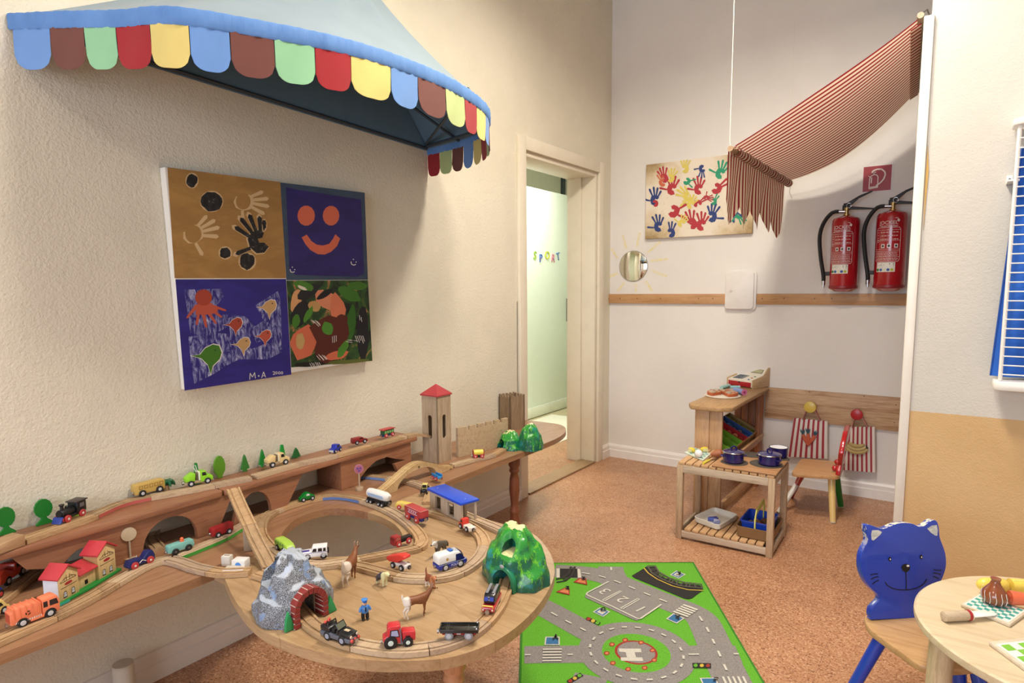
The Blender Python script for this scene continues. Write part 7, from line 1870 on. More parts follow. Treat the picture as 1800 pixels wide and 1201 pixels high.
def rockmat(dark, mid, light, patch, key, sc=260):
    m, nt, b = base(key); v = coords(nt)
    sp = nn(nt, 'ShaderNodeSeparateXYZ'); nt.links.new(v, sp.inputs[0])
    body = ramp(nt, noi(nt, v, sc*2.4, 2, .5), [(.42, dark), (.50, mid), (.56, mid), (.66, light)])
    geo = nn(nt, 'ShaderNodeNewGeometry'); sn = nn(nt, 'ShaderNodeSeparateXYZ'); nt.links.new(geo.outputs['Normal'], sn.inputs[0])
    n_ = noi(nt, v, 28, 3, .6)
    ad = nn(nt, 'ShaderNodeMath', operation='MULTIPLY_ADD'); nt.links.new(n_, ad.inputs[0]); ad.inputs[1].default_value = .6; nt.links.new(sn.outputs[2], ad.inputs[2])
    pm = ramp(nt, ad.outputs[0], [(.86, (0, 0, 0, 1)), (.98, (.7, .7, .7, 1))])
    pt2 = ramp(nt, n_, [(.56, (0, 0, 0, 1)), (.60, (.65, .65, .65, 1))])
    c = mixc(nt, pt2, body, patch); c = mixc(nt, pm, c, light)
    nt.links.new(c, b.inputs['Base Color']); b.inputs['Roughness'].default_value = .55; bump(nt, b, noi(nt, v, sc, 3), .4, .001); return m
# --- grey rock tunnel
gl, gf, gr2 = fl(450, 1076, ZT), fl(530, 1113, ZT), fl(604, 1066, ZT)
o0, o1 = fl(521, 1110, ZT), fl(579, 1082, ZT)               # feet of the portal
fd = Vector(((o1-o0).y, -(o1-o0).x, 0)).normalized()         # outward direction of the portal
pc_ = (o0+o1)/2; print('portal', (o1-o0).length, fd)
Wp = (o1-o0).length; Hp_ = hz(pc_.x, pc_.y, 1036)-ZT
ctr2 = pc_-fd*.080+Vector((-fd.y, fd.x, 0))*.006
ctr2 = pc_-fd*.092 + (o1-o0).normalized()*.004
rz_ = math.atan2(-fd.x, fd.y)+0.0
Hm = hz(ctr2.x, ctr2.y, 970)-ZT
print('grey', ctr2, Hm, Hp_, Wp)
def shg(f, a):
    n1 = smoothnoise((math.cos(a)*1.3, math.sin(a)*1.3, f*2.0), 1.2); n2 = smoothnoise((math.cos(a)*3, math.sin(a)*3, f*5+7), 1.0)
    lv = f*5.0+n1*1.2; st = (math.floor(lv)+min(1, (lv-math.floor(lv))*2.2))/5.0      # ledges
    r_ = (1.0-.80*f**1.6)*(1+.12*n1+.06*n2)+.03*math.sin(5*a+f*4)*(1-f)
    z = max(0, min(1, .45*f+.55*st-(.0 if f > 0 else 0))) if f > 0 else 0
    return max(.04, r_), min(1.0, z)*(1+.04*n2*(f > 0))
ROCK = rockmat('#2e2e32', '#7e8288', '#c0cad8', '#7f9cc8', 'rock_grey')
bw_ = Wp*.74
pl0 = Matrix.Rotation(-rz_, 4, 'Z') @ (pc_-ctr2)
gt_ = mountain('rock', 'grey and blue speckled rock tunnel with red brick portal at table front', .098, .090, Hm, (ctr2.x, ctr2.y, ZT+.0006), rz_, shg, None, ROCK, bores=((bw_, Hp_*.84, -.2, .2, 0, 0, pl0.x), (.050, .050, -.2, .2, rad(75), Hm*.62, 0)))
M_local = gt_.matrix_basis.inverted()
pl_ = M_local @ Vector((pc_.x, pc_.y, ZT)); print('portal local', pl_)
BR_ = paint('#8a2f2c', .45, var=.15); MOR = paint('#c9b8a8', .8)
yp = pl_.y-.004; hw = Wp/2; rin = hw*.70; zc3 = Hp_-hw
ww = .012
mb = MB(); outl = [(-hw, 0)]+[(hw*math.cos(a)*-1, zc3+hw*math.sin(a)) for a in [PI*k/14 for k in range(15)]]+[(hw, 0), (rin, 0)]+[(rin*math.cos(a), zc3+rin*math.sin(a)) for a in [PI*k/14 for k in range(15)]]+[(-rin, 0)]
mb.T = Matrix.Translation((pl_.x, 0, 0)); mb.prism(outl, yp-.040, yp-.001); obj('mortar', mb, MOR, gt_, smooth=0)
def pbrick(q):
    mb = MB(); mb.T = Matrix.Translation((pl_.x, 0, 0)); mb.prism(q, yp-.034, yp+.002); obj('brick', mb, BR_, gt_, smooth=0, bevel=.0008, seg=1)
nbk = 9
for k in range(nbk):
    a0_, a1_ = PI*(k+.06)/nbk, PI*(k+.94)/nbk
    pbrick([(hw*1.01*math.cos(a), zc3+hw*1.01*math.sin(a)) for a in (a0_, (a0_+a1_)/2, a1_)]+[(rin*.99*math.cos(a), zc3+rin*.99*math.sin(a)) for a in (a1_, (a0_+a1_)/2, a0_)])
nh = max(3, int(zc3/.012))
for s in (-1, 1):
    for k in range(nh):
        z0_, z1_ = zc3*(k+.06)/nh, zc3*(k+.94)/nh; pbrick([(s*rin*.99, z0_+.0005), (s*hw*1.01, z0_+.0005), (s*hw*1.01, z1_), (s*rin*.99, z1_)])
GRNL = paint('#2a9a5a', .5)
for (x, y, h, w, r_) in ((pl_.x-hw-.010, yp-.004, .045, .016, .0), (pl_.x+hw+.010, yp-.010, .048, .014, 0)):
    obj('painted_leaf', MB().prism([(x-w, .001), (x+w*.8, .001), (x+w*.55, h*.6), (x+w*.1, h), (x-w*.5, h*.5)], y-.004, y+.004), GRNL, gt_, bevel=.001)
# --- green hill tunnel
GH1, GH2, GH3 = '#0f6a50', '#2f9a3c', '#7cc433'
def greenmat(key):
    m, nt, b = base(key); v = coords(nt)
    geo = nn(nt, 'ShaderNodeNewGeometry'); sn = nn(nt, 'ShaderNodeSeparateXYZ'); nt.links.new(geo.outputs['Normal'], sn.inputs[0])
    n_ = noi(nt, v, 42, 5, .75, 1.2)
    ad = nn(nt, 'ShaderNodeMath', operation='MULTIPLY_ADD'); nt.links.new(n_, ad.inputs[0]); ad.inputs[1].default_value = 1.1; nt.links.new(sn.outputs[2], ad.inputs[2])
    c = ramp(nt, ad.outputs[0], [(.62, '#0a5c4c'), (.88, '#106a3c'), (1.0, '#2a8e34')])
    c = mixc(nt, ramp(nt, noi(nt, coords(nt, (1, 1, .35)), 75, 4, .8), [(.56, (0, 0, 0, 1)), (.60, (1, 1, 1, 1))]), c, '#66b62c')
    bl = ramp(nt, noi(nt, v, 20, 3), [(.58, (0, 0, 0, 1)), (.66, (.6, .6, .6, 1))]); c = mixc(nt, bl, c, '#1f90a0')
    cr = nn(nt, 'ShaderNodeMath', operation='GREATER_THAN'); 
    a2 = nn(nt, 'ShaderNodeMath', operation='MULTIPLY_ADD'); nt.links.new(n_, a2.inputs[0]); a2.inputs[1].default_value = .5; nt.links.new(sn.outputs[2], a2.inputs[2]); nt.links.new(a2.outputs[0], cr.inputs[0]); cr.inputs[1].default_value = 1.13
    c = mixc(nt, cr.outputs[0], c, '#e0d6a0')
    nt.links.new(c, b.inputs['Base Color']); b.inputs['Roughness'].default_value = .32; b.inputs['Coat Weight'].default_value = .25; bump(nt, b, noi(nt, v, 60, 3), .3, .0015); return m
GM = greenmat('green_hill')
h0, h1 = fl(866, 1030, ZT), fl(901, 1047, ZT)
fd = Vector(((h1-h0).y, -(h1-h0).x, 0)).normalized()
if fd.dot(CAM-h0) < 0: fd = -fd
Wp = (h1-h0).length; pc_ = (h0+h1)/2; Hp_ = hz(pc_.x, pc_.y, 1000)-ZT
ctr3 = fl(896, 1022, ZT)-fd*.028; Hm = hz(ctr3.x, ctr3.y, 925)-ZT
rz_ = math.atan2(-fd.x, fd.y); print('green', ctr3, Hm, Wp, Hp_, fd)
def shv(seed, off):
    def f_(f, a):
        n1 = smoothnoise((math.cos(a)*1.2+seed, math.sin(a)*1.2, f*2), 1.3); n2 = smoothnoise((math.cos(a)*3+seed, math.sin(a)*3, f*3), 1.2)
        fold = .05*abs(math.sin(4.5*a+seed))*(1-f*.6)
        lv = f*3.2+n1*.8; st = (math.floor(lv)+min(1, (lv-math.floor(lv))*1.7))/3.2
        r_ = (1-.76*f**1.9)*(1+.10*n1+.05*n2)-fold
        return max(.05, r_), (0 if f == 0 else min(1, max(.02, .5*f+.5*st)))
    return f_
plh = Matrix.Rotation(-rz_, 4, 'Z') @ (pc_-ctr3)
gt3 = mountain('hill', 'large green painted hill tunnel with cream ledges at right of the table', .104, .082, Hm, (ctr3.x-.004, ctr3.y, ZT+.0006), rz_, shv(3.1, 0), None, GM, bores=((Wp*.80, Hp_*.86, -.2, .2, 0, 0, plh.x), (.040, .026, .0, .2, rad(10), Hm*.66, plh.x*.5)))
mb = MB(); mb.T = Matrix.Translation((plh.x, plh.y-.006, 0)); hw = Wp/2*1.08; rin = Wp*.40; zc3 = Hp_-Wp/2
mb.prism([(-hw, 0)]+[(-hw*math.cos(a), zc3+hw*math.sin(a)) for a in [PI*k/14 for k in range(15)]]+[(hw, 0), (rin, 0)]+[(rin*math.cos(a), zc3+rin*math.sin(a)) for a in [PI*k/14 for k in range(15)]]+[(-rin, 0)], -.012, .002)
obj('portal_frame', mb, paint('#14805a', .35, coat=.2), gt3, smooth=30, bevel=.001)
mb = MB(); mb.T = Matrix.Translation((plh.x, plh.y-.003, Hp_+.003)); mb.sphere((0, 0, 0), .007, 10, (1.2, .5, .7)); obj('stone_badge', mb, paint('#9a9c9a', .5), gt3)
# --- small green tunnel by the castle, two humps
e0, e1 = fl(868, 798, ZT), fl(899, 803, ZT)
c1_ = fl(890, 792, ZT)+Vector((0, .06, 0)); H1 = hz(c1_.x, c1_.y, 757)-ZT
c2_ = fl(918, 794, ZT)+Vector((-.0, .06, 0)); H2 = hz(c2_.x, c2_.y, 745)-ZT
print('small', c1_, H1, c2_, H2)
mt_ = mountain('hill', 'small green painted double-humped toy tunnel at the end of the wall board', .070, .066, H1, (c1_.x-.01, c1_.y-.01, ZT+.0006), rad(165), shv(6.3, 0), None, GM, bores=((.050, .052, -.2, .2, 0, 0, .006),))
mb = MB(); rows = []; sh2 = shv(9.2, 0)
for i in range(17):
    row = []
    for k in range(48):
        a = 2*PI*k/48; R_, z = sh2(i/16, a); row.append(mb.v((R_*.062*math.cos(a), R_*.066*math.sin(a), z*H2)))
    rows.append(row)
mb.bridge(rows); o = obj('hill', mb, GM, mt_, smooth=50); o.location = Matrix.Rotation(-rad(165), 4, 'Z') @ (c2_-c1_+Vector((.015, .015, 0))); o.location.z = 0
# ================================================================ VEHICLES
TYRE = paint('#17171a', .55); HUBG = paint('#c4c4c8', .3); HUBW = paint('#ded6d0', .4); REDW = paint('#b83a3c', .4); MAGN = metal('#b4b4b8', .3); WIN = paint('#1b1c22', .15, coat=.3)
class Veh:
    def __init__(self, label, rear, front, z=None, wb=.045, hw=.0155, cat='toy vehicle', name='toy_car', group=None, s=None, flip=False):
        z = ZT+TT-.001 if z is None else z
        A, B = fl(*rear, z), fl(*front, z); d = B-A; d.z = 0; L = d.length; d.normalize()
        if s is None: s = L/wb
        s = min(max(s, .55), 1.35); n = Vector((d.y, -d.x, 0))
        if n.dot(CAM-A) < 0: n = -n
        c = (A+B)/2 - n*hw*s
        self.t = thing(name, label, cat, (c.x, c.y, z+.0005), math.atan2(d.y, d.x), group, s); self.wb = wb; self.hw = hw
    def p(self, nm, mat, mb, bev=.0008, parent=None, label=None, smooth=35):
        o = obj(nm, mb, mat, parent or self.t, bevel=bev, smooth=smooth)
        if label: o['label'] = label
        return o
    def prism(self, nm, mat, pts, w, bev=.0012, w0=None): return self.p(nm, mat, MB().prism(pts, -w if w0 is None else w0, w), bev)
    def box(self, nm, mat, *a, bev=.001): return self.p(nm, mat, MB().box(*a), bev)
    def wheels(self, xs=None, r=.0085, tyre=TYRE, hub=HUBG, w=.0055, hr=.5, rs=None):
        for i, x in enumerate(xs or (-self.wb/2, self.wb/2)):
            rr = rs[i] if rs else r
            for s in (-1, 1):
                y0 = s*(self.hw-w/2)
                wv = self.p('wheel', tyre, MB().lathe([(rr*.8, -w/2), (rr, -w/2+.001), (rr, w/2-.001), (rr*.85, w/2)], (x, y0, rr), (0, s, 0), 18), 0)
                self.p('hubcap', hub, MB().lathe([(rr*hr, 0), (rr*hr*.9, .0007), (rr*.15, .0010)], (x, y0+s*w/2, rr), (0, s, 0), 14), 0, parent=wv)
        self.p('axle', MAGN, MB().cyl(((xs or (-self.wb/2,))[0], -self.hw+.003, r), ((xs or (-self.wb/2,))[0], self.hw-.003, r), .0012, n=6), 0)
    def win(self, pts, w, mat=WIN, nm='window', o_=.0004):
        for s in (-1, 1): self.p(nm, mat, MB().prism(pts, s*w, s*(w+o_)), 0, smooth=0)
    def mag(self, x, z=.010, r=.0045, mat=MAGN): 
        s = 1 if x > 0 else -1; self.p('coupler', mat, MB().cyl((x-s*.004, 0, z), (x, 0, z), r, n=14), 0)
ZS_ = ZU+TT-.0005
def steam_engine():
    v = Veh('black steam locomotive with red wheels and blue cowcatcher on the raised shelf', (147, 908), (122, 919), ZS_, wb=.040, name='toy_train_engine')
    K = paint('#1a1a1c', .4)
    v.box('chassis', K, -.034, .030, -.010, .010, .007, .014)
    v.p('boiler', K, MB().cyl((-.006, 0, .021), (.028, 0, .021), .0095, n=20)); v.p('smokebox', K, MB().cyl((.028, 0, .021), (.031, 0, .021), .0075, n=18), 0)
    v.p('chimney', K, MB().lathe([(.004, 0), (.0035, .008), (.0055, .010), (.0055, .013)], (.021, 0, .029), n=12), 0); v.p('steam_dome', K, MB().sphere((.008, 0, .031), .0045, 10), 0)
    v.box('cab', K, -.033, -.008, -.013, .013, .013, .037); v.box('cab_roof', paint('#3a3232', .4), -.037, -.004, -.0150, .0150, .037, .040); v.win([(-.027, .024), (-.015, .024), (-.015, .033), (-.027, .033)], .013, paint('#6a6c70', .3))
    v.p('cowcatcher', paint('#243a8c', .4), MB().prism([(.030, .004), (.040, .002), (.034, .014), (.030, .016)], -.012, .012)); v.p('buffer_beam', paint('#a8282c', .4), MB().box(.030, .0335, -.0135, .0135, .005, .013))
    v.wheels(tyre=REDW, hub=HUBW, hr=.35)
def bus(label, rear, front, z, c1, nm='bus', wcol='#8a6a34'):
    v = Veh(label, rear, front, z, wb=.042); B = paint(c1, .45)
    v.prism('body', B, [(-.036, .006), (.034, .006), (.036, .010), (.036, .029), (.033, .032), (-.034, .032), (-.037, .028), (-.037, .010)], .012)
    for k in range(5):
        x = -.028+.0125*k; v.win([(x, .019), (x+.009, .019), (x+.009, .0275), (x, .0275)], .012, paint(wcol, .4), 'window_frame', .0004); v.win([(x+.0012, .0202), (x+.0078, .0202), (x+.0078, .0263), (x+.0012, .0263)], .0124, B, 'window', .0003)
    v.wheels(); v.mag(-.041); return v
def mixer(label, rear, front, z, c, cb='#b09a7a'):
    v = Veh(label, rear, front, z, wb=.042); B = paint(c, .35, var=.02)
    v.box('chassis', paint(cb, .5), -.036, .034, -.010, .010, .006, .013)
    v.prism('cab', B, [(.004, .008), (.036, .008), (.036, .020), (.030, .023), (.022, .024), (.018, .037), (.004, .037)], .0125, .0018)
    v.win([(.008, .025), (.0195, .025), (.0165, .034), (.008, .034)], .0125); v.box('door_frame', paint('#e8f0d0' if c != '#dcc08a' else '#efe0b8', .4), .0, .0038, -.012, .012, .013, .037)
    v.prism('drum_support', B, [(-.034, .014), (-.010, .014), (-.008, .034), (-.016, .036), (-.034, .024)], .012, .0015)
    v.box('frame_post', paint('#7a6a58', .5), -.006, -.001, -.006, .006, .013, .034)
    v.box('bumper', paint('#8a8c90', .4), .034, .0375, -.012, .012, .006, .011)
    v.wheels(); v.mag(-.040); return v
def build_vehicles():
    steam_engine()
    bus('yellow wooden school bus with outlined windows on the raised shelf', (252, 874), (282, 866), ZS_, '#c9a85a')
    mixer('lime green truck with white post on the raised shelf', (337, 857), (366, 851), ZS_, '#8fd42c')
    t = [x for x in bpy.data.objects if x.get('label', '').startswith('lime green truck')][0]
    obj('crane_rod', MB().tube([(-.004, 0, .036), (-.010, 0, .052), (-.004, 0, .054), (-.0, 0, .036)], .0012, 6), paint('#d8d8d0', .4), t)
    mixer('tan wooden truck with dark drum frame on the raised shelf', (480, 823), (503, 817.5), ZS_, '#dcc08a')
    v = Veh('blue toy car with white front facing left on the raised shelf', (604, 792), (586, 800), ZS_, wb=.036, s=.95); B = paint('#1f2fa0', .35)
    v.prism('body', B, [(-.030, .006), (.030, .006), (.030, .018), (.010, .022), (.006, .034), (-.014, .034), (-.022, .021), (-.030, .019)], .013, .002); v.win([(-.012, .023), (.004, .023), (.002, .031), (-.010, .031)], .013)
    v.box('grille', paint('#c8c8c4', .3), .030, .0315, -.011, .011, .007, .016); v.wheels(hub=HUBG)
    v = Veh('dark red toy car with low roof on the raised shelf', (627, 783), (643, 779.5), ZS_, wb=.036, s=1.05); B = paint('#8a2024', .4)
    v.prism('body', B, [(-.032, .006), (.034, .006), (.034, .016), (.018, .020), (.010, .027), (-.030, .027), (-.032, .020)], .0125, .002); v.win([(-.004, .020), (.012, .020), (.008, .0255), (-.004, .0255)], .0125, paint('#3a1416', .3)); v.wheels(hub=HUBG); v.box('door_line', paint('#3a1416', .5), -.008, -.0072, -.0127, .0127, .008, .025, bev=0)
    v = Veh('green railway carriage with curved red roof at the right end of raised shelf', (679, 770.5), (692, 767), ZS_, wb=.036, s=1.05, name='toy_wagon'); G = paint('#2a5a34', .4)
    v.box('chassis', paint('#22305c', .4), -.032, .032, -.012, .012, .006, .013); v.box('body', G, -.028, .028, -.0115, .0115, .013, .032)
    for k in range(4): x = -.024+.0128*k; v.win([(x, .018), (x+.009, .018), (x+.009, .028), (x, .028)], .0115, paint('#7fae6a', .4))
    v.prism('roof', paint('#b04040', .4), [(-.036, .032), (.036, .032), (.036, .034), (.03, .036), (-.03, .036), (-.036, .034)], .0145); v.wheels(tyre=REDW, hub=HUBW, hr=.35); v.mag(-.036)
    # left end of the table
    zt = ZT+TT-.001
    v = Veh('orange pickup truck with open bed at the far left under the shelf', (17, 1030), (42, 1012), zt, wb=.046); B = paint('#dd4c34', .3, coat=.3)
    v.prism('body', B, [(-.044, .010), (.040, .008), (.042, .020), (.026, .024), (.018, .036), (.0, .037), (-.002, .022), (-.006, .024), (-.030, .038), (-.046, .030), (-.046, .014)], .015, .003); v.win([(.004, .025), (.020, .025), (.015, .034), (.004, .034)], .015); v.wheels(r=.010, hub=HUBG)
    v = Veh('cream yellow toy van at the far left edge behind the garbage truck', (-22, 1097), (9, 1080), zt, wb=.046); B = paint('#e2c474', .35)
    v.prism('body', B, [(-.045, .006), (.038, .006), (.040, .018), (.032, .022), (.022, .040), (-.045, .040)], .0145, .003); v.win([(-.036, .024), (.022, .024), (.016, .034), (-.036, .034)], .0145); v.wheels(r=.010, hub=HUBG); v.box('bumper', paint('#e8dcb0', .4), .039, .042, -.013, .013, .006, .012)
    v = Veh('dark blue toy truck half out of frame at the far left edge', (-28, 1072), (3, 1052), zt, wb=.044); B = paint('#22399a', .35)
    v.prism('body', B, [(-.04, .006), (.030, .006), (.032, .012), (.028, .020), (-.04, .020)], .013, .002); v.prism('load', paint('#d8d4cc', .4), [(-.04, .021), (.020, .021), (.014, .036), (-.04, .036)], .012, .002); v.wheels(hub=REDW)
    v = Veh('orange garbage truck with recycling symbol on the front left track', (42, 1104), (90, 1086), zt, wb=.052, hw=.017); B = paint('#ee8560', .35, var=.02)
    v.prism('container', B, [(-.048, .012), (.010, .012), (.010, .044), (.0, .047), (-.036, .047), (-.048, .038)], .0165, .002); v.prism('cab', B, [(.0105, .008), (.046, .008), (.047, .030), (.043, .045), (.036, .049), (.0105, .047)], .016, .004)
    v.box('rear_opening', paint('#b85038', .5), -.0488, -.0480, -.012, .012, .016, .036, bev=0)
    for k in range(5): x = -.043+.0115*k; v.p('rib', B, MB().box(x, x+.0022, -.0176, .0176, .022, .046).box(x, x+.0022, -.0166, .0166, .046, .0486), .0005, smooth=0)
    v.win([(.014, .028), (.022, .028), (.022, .041), (.014, .041)], .016); v.win([(.026, .028), (.043, .028), (.040, .041), (.026, .041)], .016)
    v.box('skirt', B, -.012, .014, -.0165, .0165, .007, .0125); v.p('wheel_arch', TYRE, MB().prism([(-.0265+.012*math.cos(a), .010+.012*math.sin(a)) for a in [PI*k/8 for k in range(9)]], -.0168, .0168), 0); v.p('wheel_arch', TYRE, MB().prism([(.0265+.012*math.cos(a), .010+.012*math.sin(a)) for a in [PI*k/8 for k in range(9)]], -.0166, .0166), 0)
    mb = MB()
    for k in range(12): x = -.040+.0042*k; mb.face([(x, -.0168, .0125), (x+.002, -.0168, .0125), (x+.0034, -.0168, .0165), (x+.0014, -.0168, .0165)])
    v.p('warning_stripes', paint('#e8e0d8', .4), mb, 0, smooth=0)['kind'] = 'stuff'
    mb = MB()
    for k in range(3):
        a = 2*PI*k/3+.5; c, s = math.cos(a), math.sin(a)
        mb.face([(-.016+.0050*math.cos(a+q), -.0180, .030+.0050*math.sin(a+q)) for q in (0, .5, 1.0, 1.4)]+[(-.016+.0028*math.cos(a+q), -.0180, .030+.0028*math.sin(a+q)) for q in (1.4, 1.0, .5, 0)])
    v.p('recycling_symbol', BK, mb, 0, smooth=0)
    v.wheels(r=.0105, hub=HUBG, hr=.55); v.mag(-.054)
    v = Veh('navy blue racing car with red wheels and white figure beside the round wooden sign', (266, 991), (239, 1002), zt, wb=.042); B = paint('#1a2460', .35)
    v.prism('body', B, [(-.036, .006), (.036, .006), (.038, .012), (.030, .024), (.012, .024), (.0, .022), (-.006, .020), (-.018, .034), (-.030, .034), (-.036, .020)], .0115, .002)
    v.p('white_figure', paint('#e4e0d8', .4), MB().tube([(-.010, -.0118, .012), (.0, -.0122, .018), (.008, -.0122, .012)], .0011, 5).tube([(.0, -.0122, .018), (.0, -.0122, .025)], .0011, 5), 0); v.p('white_figure', paint('#e4e0d8', .4), MB().tube([(-.010, .0118, .012), (.0, .0122, .018), (.008, .0122, .012)], .0011, 5), 0)
    v.wheels(r=.0098, tyre=REDW, hub=HUBW, hr=.3)
    v = Veh('pale turquoise wagon with orange peg figure at the track junction', (333, 969), (310, 977), zt, wb=.038, name='toy_wagon'); B = paint('#7cb8b0', .4)
    v.prism('body', B, [(-.037, .008), (.037, .008), (.037, .027), (.033, .031), (-.033, .031), (-.037, .027)], .012, .003); v.p('peg_figure', paint('#e8683c', .35), MB().lathe([(.006, 0), (.006, .003), (.0045, .006), (.005, .009), (.002, .012)], (-.006, .002, .031), n=12), 0); v.wheels(r=.0098, hub=paint('#5a544c', .4), hr=.35); v.mag(.043, .012, .0045); v.mag(-.041, .012)
    v = Veh('dark red engine with silver headlight under the arch by the green track', (403, 940), (386, 946), zt, wb=.036, s=1.05, name='toy_train_engine'); B = paint('#9c2226', .4)
    v.prism('body', B, [(-.034, .006), (.034, .006), (.036, .012), (.034, .028), (.028, .032), (-.034, .034)], .0125, .003); v.mag(.040, .015, .005); v.wheels(r=.009, hub=HUBG)
    v = Veh('green beetle-shaped car with white window on the track loop near the shelf', (533, 884), (551, 880), zt, wb=.034, s=1.0); B = paint('#0f7a2c', .35)
    v.prism('body', B, [(-.030, .006), (.026, .006), (.030, .012), (.026, .018), (.016, .022), (.010, .029), (.0, .033), (-.010, .030), (-.020, .020), (-.028, .016)], .0125, .0035); v.win([(-.006, .021), (.009, .021), (.004, .0285), (-.003, .0285)], .0125, paint('#d8e0d8', .3)); v.wheels(hub=HUBG)
    v = Veh('white tank wagon with blue side panel on black chassis on the track loop', (645, 885), (672, 893.5), zt, wb=.046, name='toy_wagon'); 
    v.box('chassis', paint('#1c1c1e', .4), -.038, .040, -.011, .011, .008, .015); v.p('tank', paint('#eceae6', .3), MB().tube([(-.042, 0, .026), (-.039, 0, .026), (-.030, 0, .026), (.030, 0, .026), (.039, 0, .0255), (.042, 0, .025)], .013, 18, rs=[.007, .0115, .013, .013, .0105, .006]), 0)
    v.win([(-.030, .022), (.030, .022), (.033, .026), (.030, .030), (-.030, .030)], .0128, paint('#a8c4e4', .35), 'side_panel', .0008)
    for dx in (-.007, .007): v.wheels((-.024+dx, .022+dx), r=.0062, hub=HUBG)
    v.mag(.046); 
    v = Veh('yellow wagon with red wheels half hidden behind the red wagon', (722, 897), (697, 896), zt, wb=.036, s=.95, name='toy_wagon'); B = paint('#e0c45a', .4)
    v.prism('body', B, [(-.034, .008), (.034, .008), (.036, .014), (.030, .024), (.014, .026), (-.036, .018)], .0125, .003); v.wheels(tyre=REDW, hub=HUBW, hr=.35)
    v = Veh('red box wagon with white print and dark blue chassis on the track loop', (711, 912), (736, 924), zt, wb=.040, name='toy_wagon'); 
    v.box('chassis', paint('#22286a', .4), -.036, .036, -.011, .011, .007, .015); v.prism('box', paint('#b43c40', .4), [(-.036, .0155), (.036, .0155), (.036, .034), (-.036, .034)], .0125, .001)
    v.p('roof_edge', paint('#d8a8a0', .4), MB().box(-.0365, .0365, -.0128, -.0122, .0335, .0345).box(.0358, .0366, -.0125, .0125, .0335, .0345), 0)
    mb = MB()
    for s in (-1, 1):
        mb.face([(-.020, s*.0129, .020), (.022, s*.0129, .020), (.022, s*.0129, .022), (-.020, s*.0129, .022)]); mb.face([(-.020, s*.0129, .0285), (.022, s*.0129, .0285), (.022, s*.0129, .030), (-.020, s*.0129, .030)])
        for k in range(4): mb.face([(-.016+.009*k, s*.0129, .0235), (-.011+.009*k, s*.0129, .0235), (-.010+.009*k, s*.0129, .0275), (-.0145+.009*k, s*.0129, .0275)])
    v.p('wagon_print', paint('#e0c8dc', .4), mb, 0, smooth=0)['kind'] = 'stuff'
    v.wheels(r=.0092, tyre=REDW, hub=HUBW, hr=.3); v.mag(.041, .012, .0048)
    v = Veh('red cab truck with black flatbed on the track loop right of the hole', (719, 957), (703, 963), zt, wb=.038, s=1.0); 
    v.box('flatbed', paint('#1e1a1c', .4), -.036, .008, -.010, .010, .010, .022); v.prism('cab', paint('#9c2c30', .4), [(.009, .007), (.034, .007), (.034, .024), (.031, .034), (.009, .034)], .0125, .002); v.win([(.013, .022), (.029, .022), (.027, .031), (.013, .031)], .0125, paint('#b06058', .4)); v.box('windscreen', paint('#7a2426', .4), .0335, .0343, -.010, .010, .022, .031, bev=0); v.wheels(r=.0095, tyre=REDW, hub=HUBW, hr=.4)
    v = Veh('red cab truck with white flatbed next to the blue-roofed station', (822, 938), (806, 929), zt, wb=.036, s=1.0); 
    v.box('flatbed', paint('#e8dcd0', .4), -.036, .004, -.012, .012, .006, .018); v.prism('cab', paint('#d23c30', .35), [(.0045, .007), (.034, .007), (.034, .018), (.026, .022), (.020, .036), (.0045, .036)], .0125, .003); v.win([(.010, .023), (.022, .023), (.018, .032), (.010, .032)], .0125); v.wheels(r=.0092, hub=HUBG); v.mag(-.041, .011, .0055, TYRE); v.mag(-.042, .011, .0040)
    v = Veh('lime green rounded bus with printed windows on the track loop by the ramp', (484, 967), (499, 976), zt, wb=.034, s=1.1); B = paint('#a4c84a', .35)
    v.prism('body', B, [(-.038, .006), (.034, .006), (.040, .011), (.038, .020), (.028, .027), (.010, .031), (-.030, .032), (-.038, .026)], .0125, .004)
    for k in range(4): x = -.030+.013*k; v.win([(x, .018), (x+.010, .018), (x+.008, .026), (x+.001, .026)], .0125, paint('#5f8a34', .4), 'window_print', .0004)
    v.p('headlight', TYRE, MB().lathe([(.0075, 0), (.0075, .001)], (.040, 0, .013), (1, 0, .25), 16), 0); v.p('headlight', HUBG, MB().lathe([(.0055, 0), (.0052, .0018)], (.0405, 0, .013), (1, 0, .25), 16), 0); v.wheels(hub=HUBG)
    v = Veh('white police jeep with violet stripe on the track loop behind the grey tunnel', (569, 983), (541, 986), zt, wb=.046, hw=.0165); B = paint('#ecebee', .3, var=.02)
    v.prism('body', B, [(-.034, .008), (.046, .008), (.046, .020), (.044, .022), (.014, .024), (.008, .038), (-.034, .038)], .0165, .002)
    for x0, x1 in ((-.030, -.022), (-.019, -.007), (-.003, .010)): v.win([(x0, .0245), (x1, .0245), (x1-.001 if x1 < .005 else x1-.004, .0345), (x0, .0345)], .0165)
    v.win([(-.034, .0225), (.044, .0215), (.044, .0225), (-.034, .0235)], .0165, paint('#3a2a90', .3), 'side_stripe'); v.p('bonnet_stripe', paint('#3a2a90', .3), MB().box(.018, .042, -.006, .006, .0228, .0240), 0)
    v.p('spare_wheel', TYRE, MB().lathe([(.0085, 0), (.009, .001), (.009, .003), (.006, .004)], (-.0345, 0, .020), (-1, 0, 0), 18), 0); v.box('rear_window', WIN, -.0345, -.0340, -.010, .010, .027, .035, bev=0)
    v.wheels(r=.0105, hub=HUBG, w=.007)
    v = Veh('white toy van body with red tipper bed raised on the outer track', (689, 1000), (705, 1006), zt, wb=.034, s=1.0); 
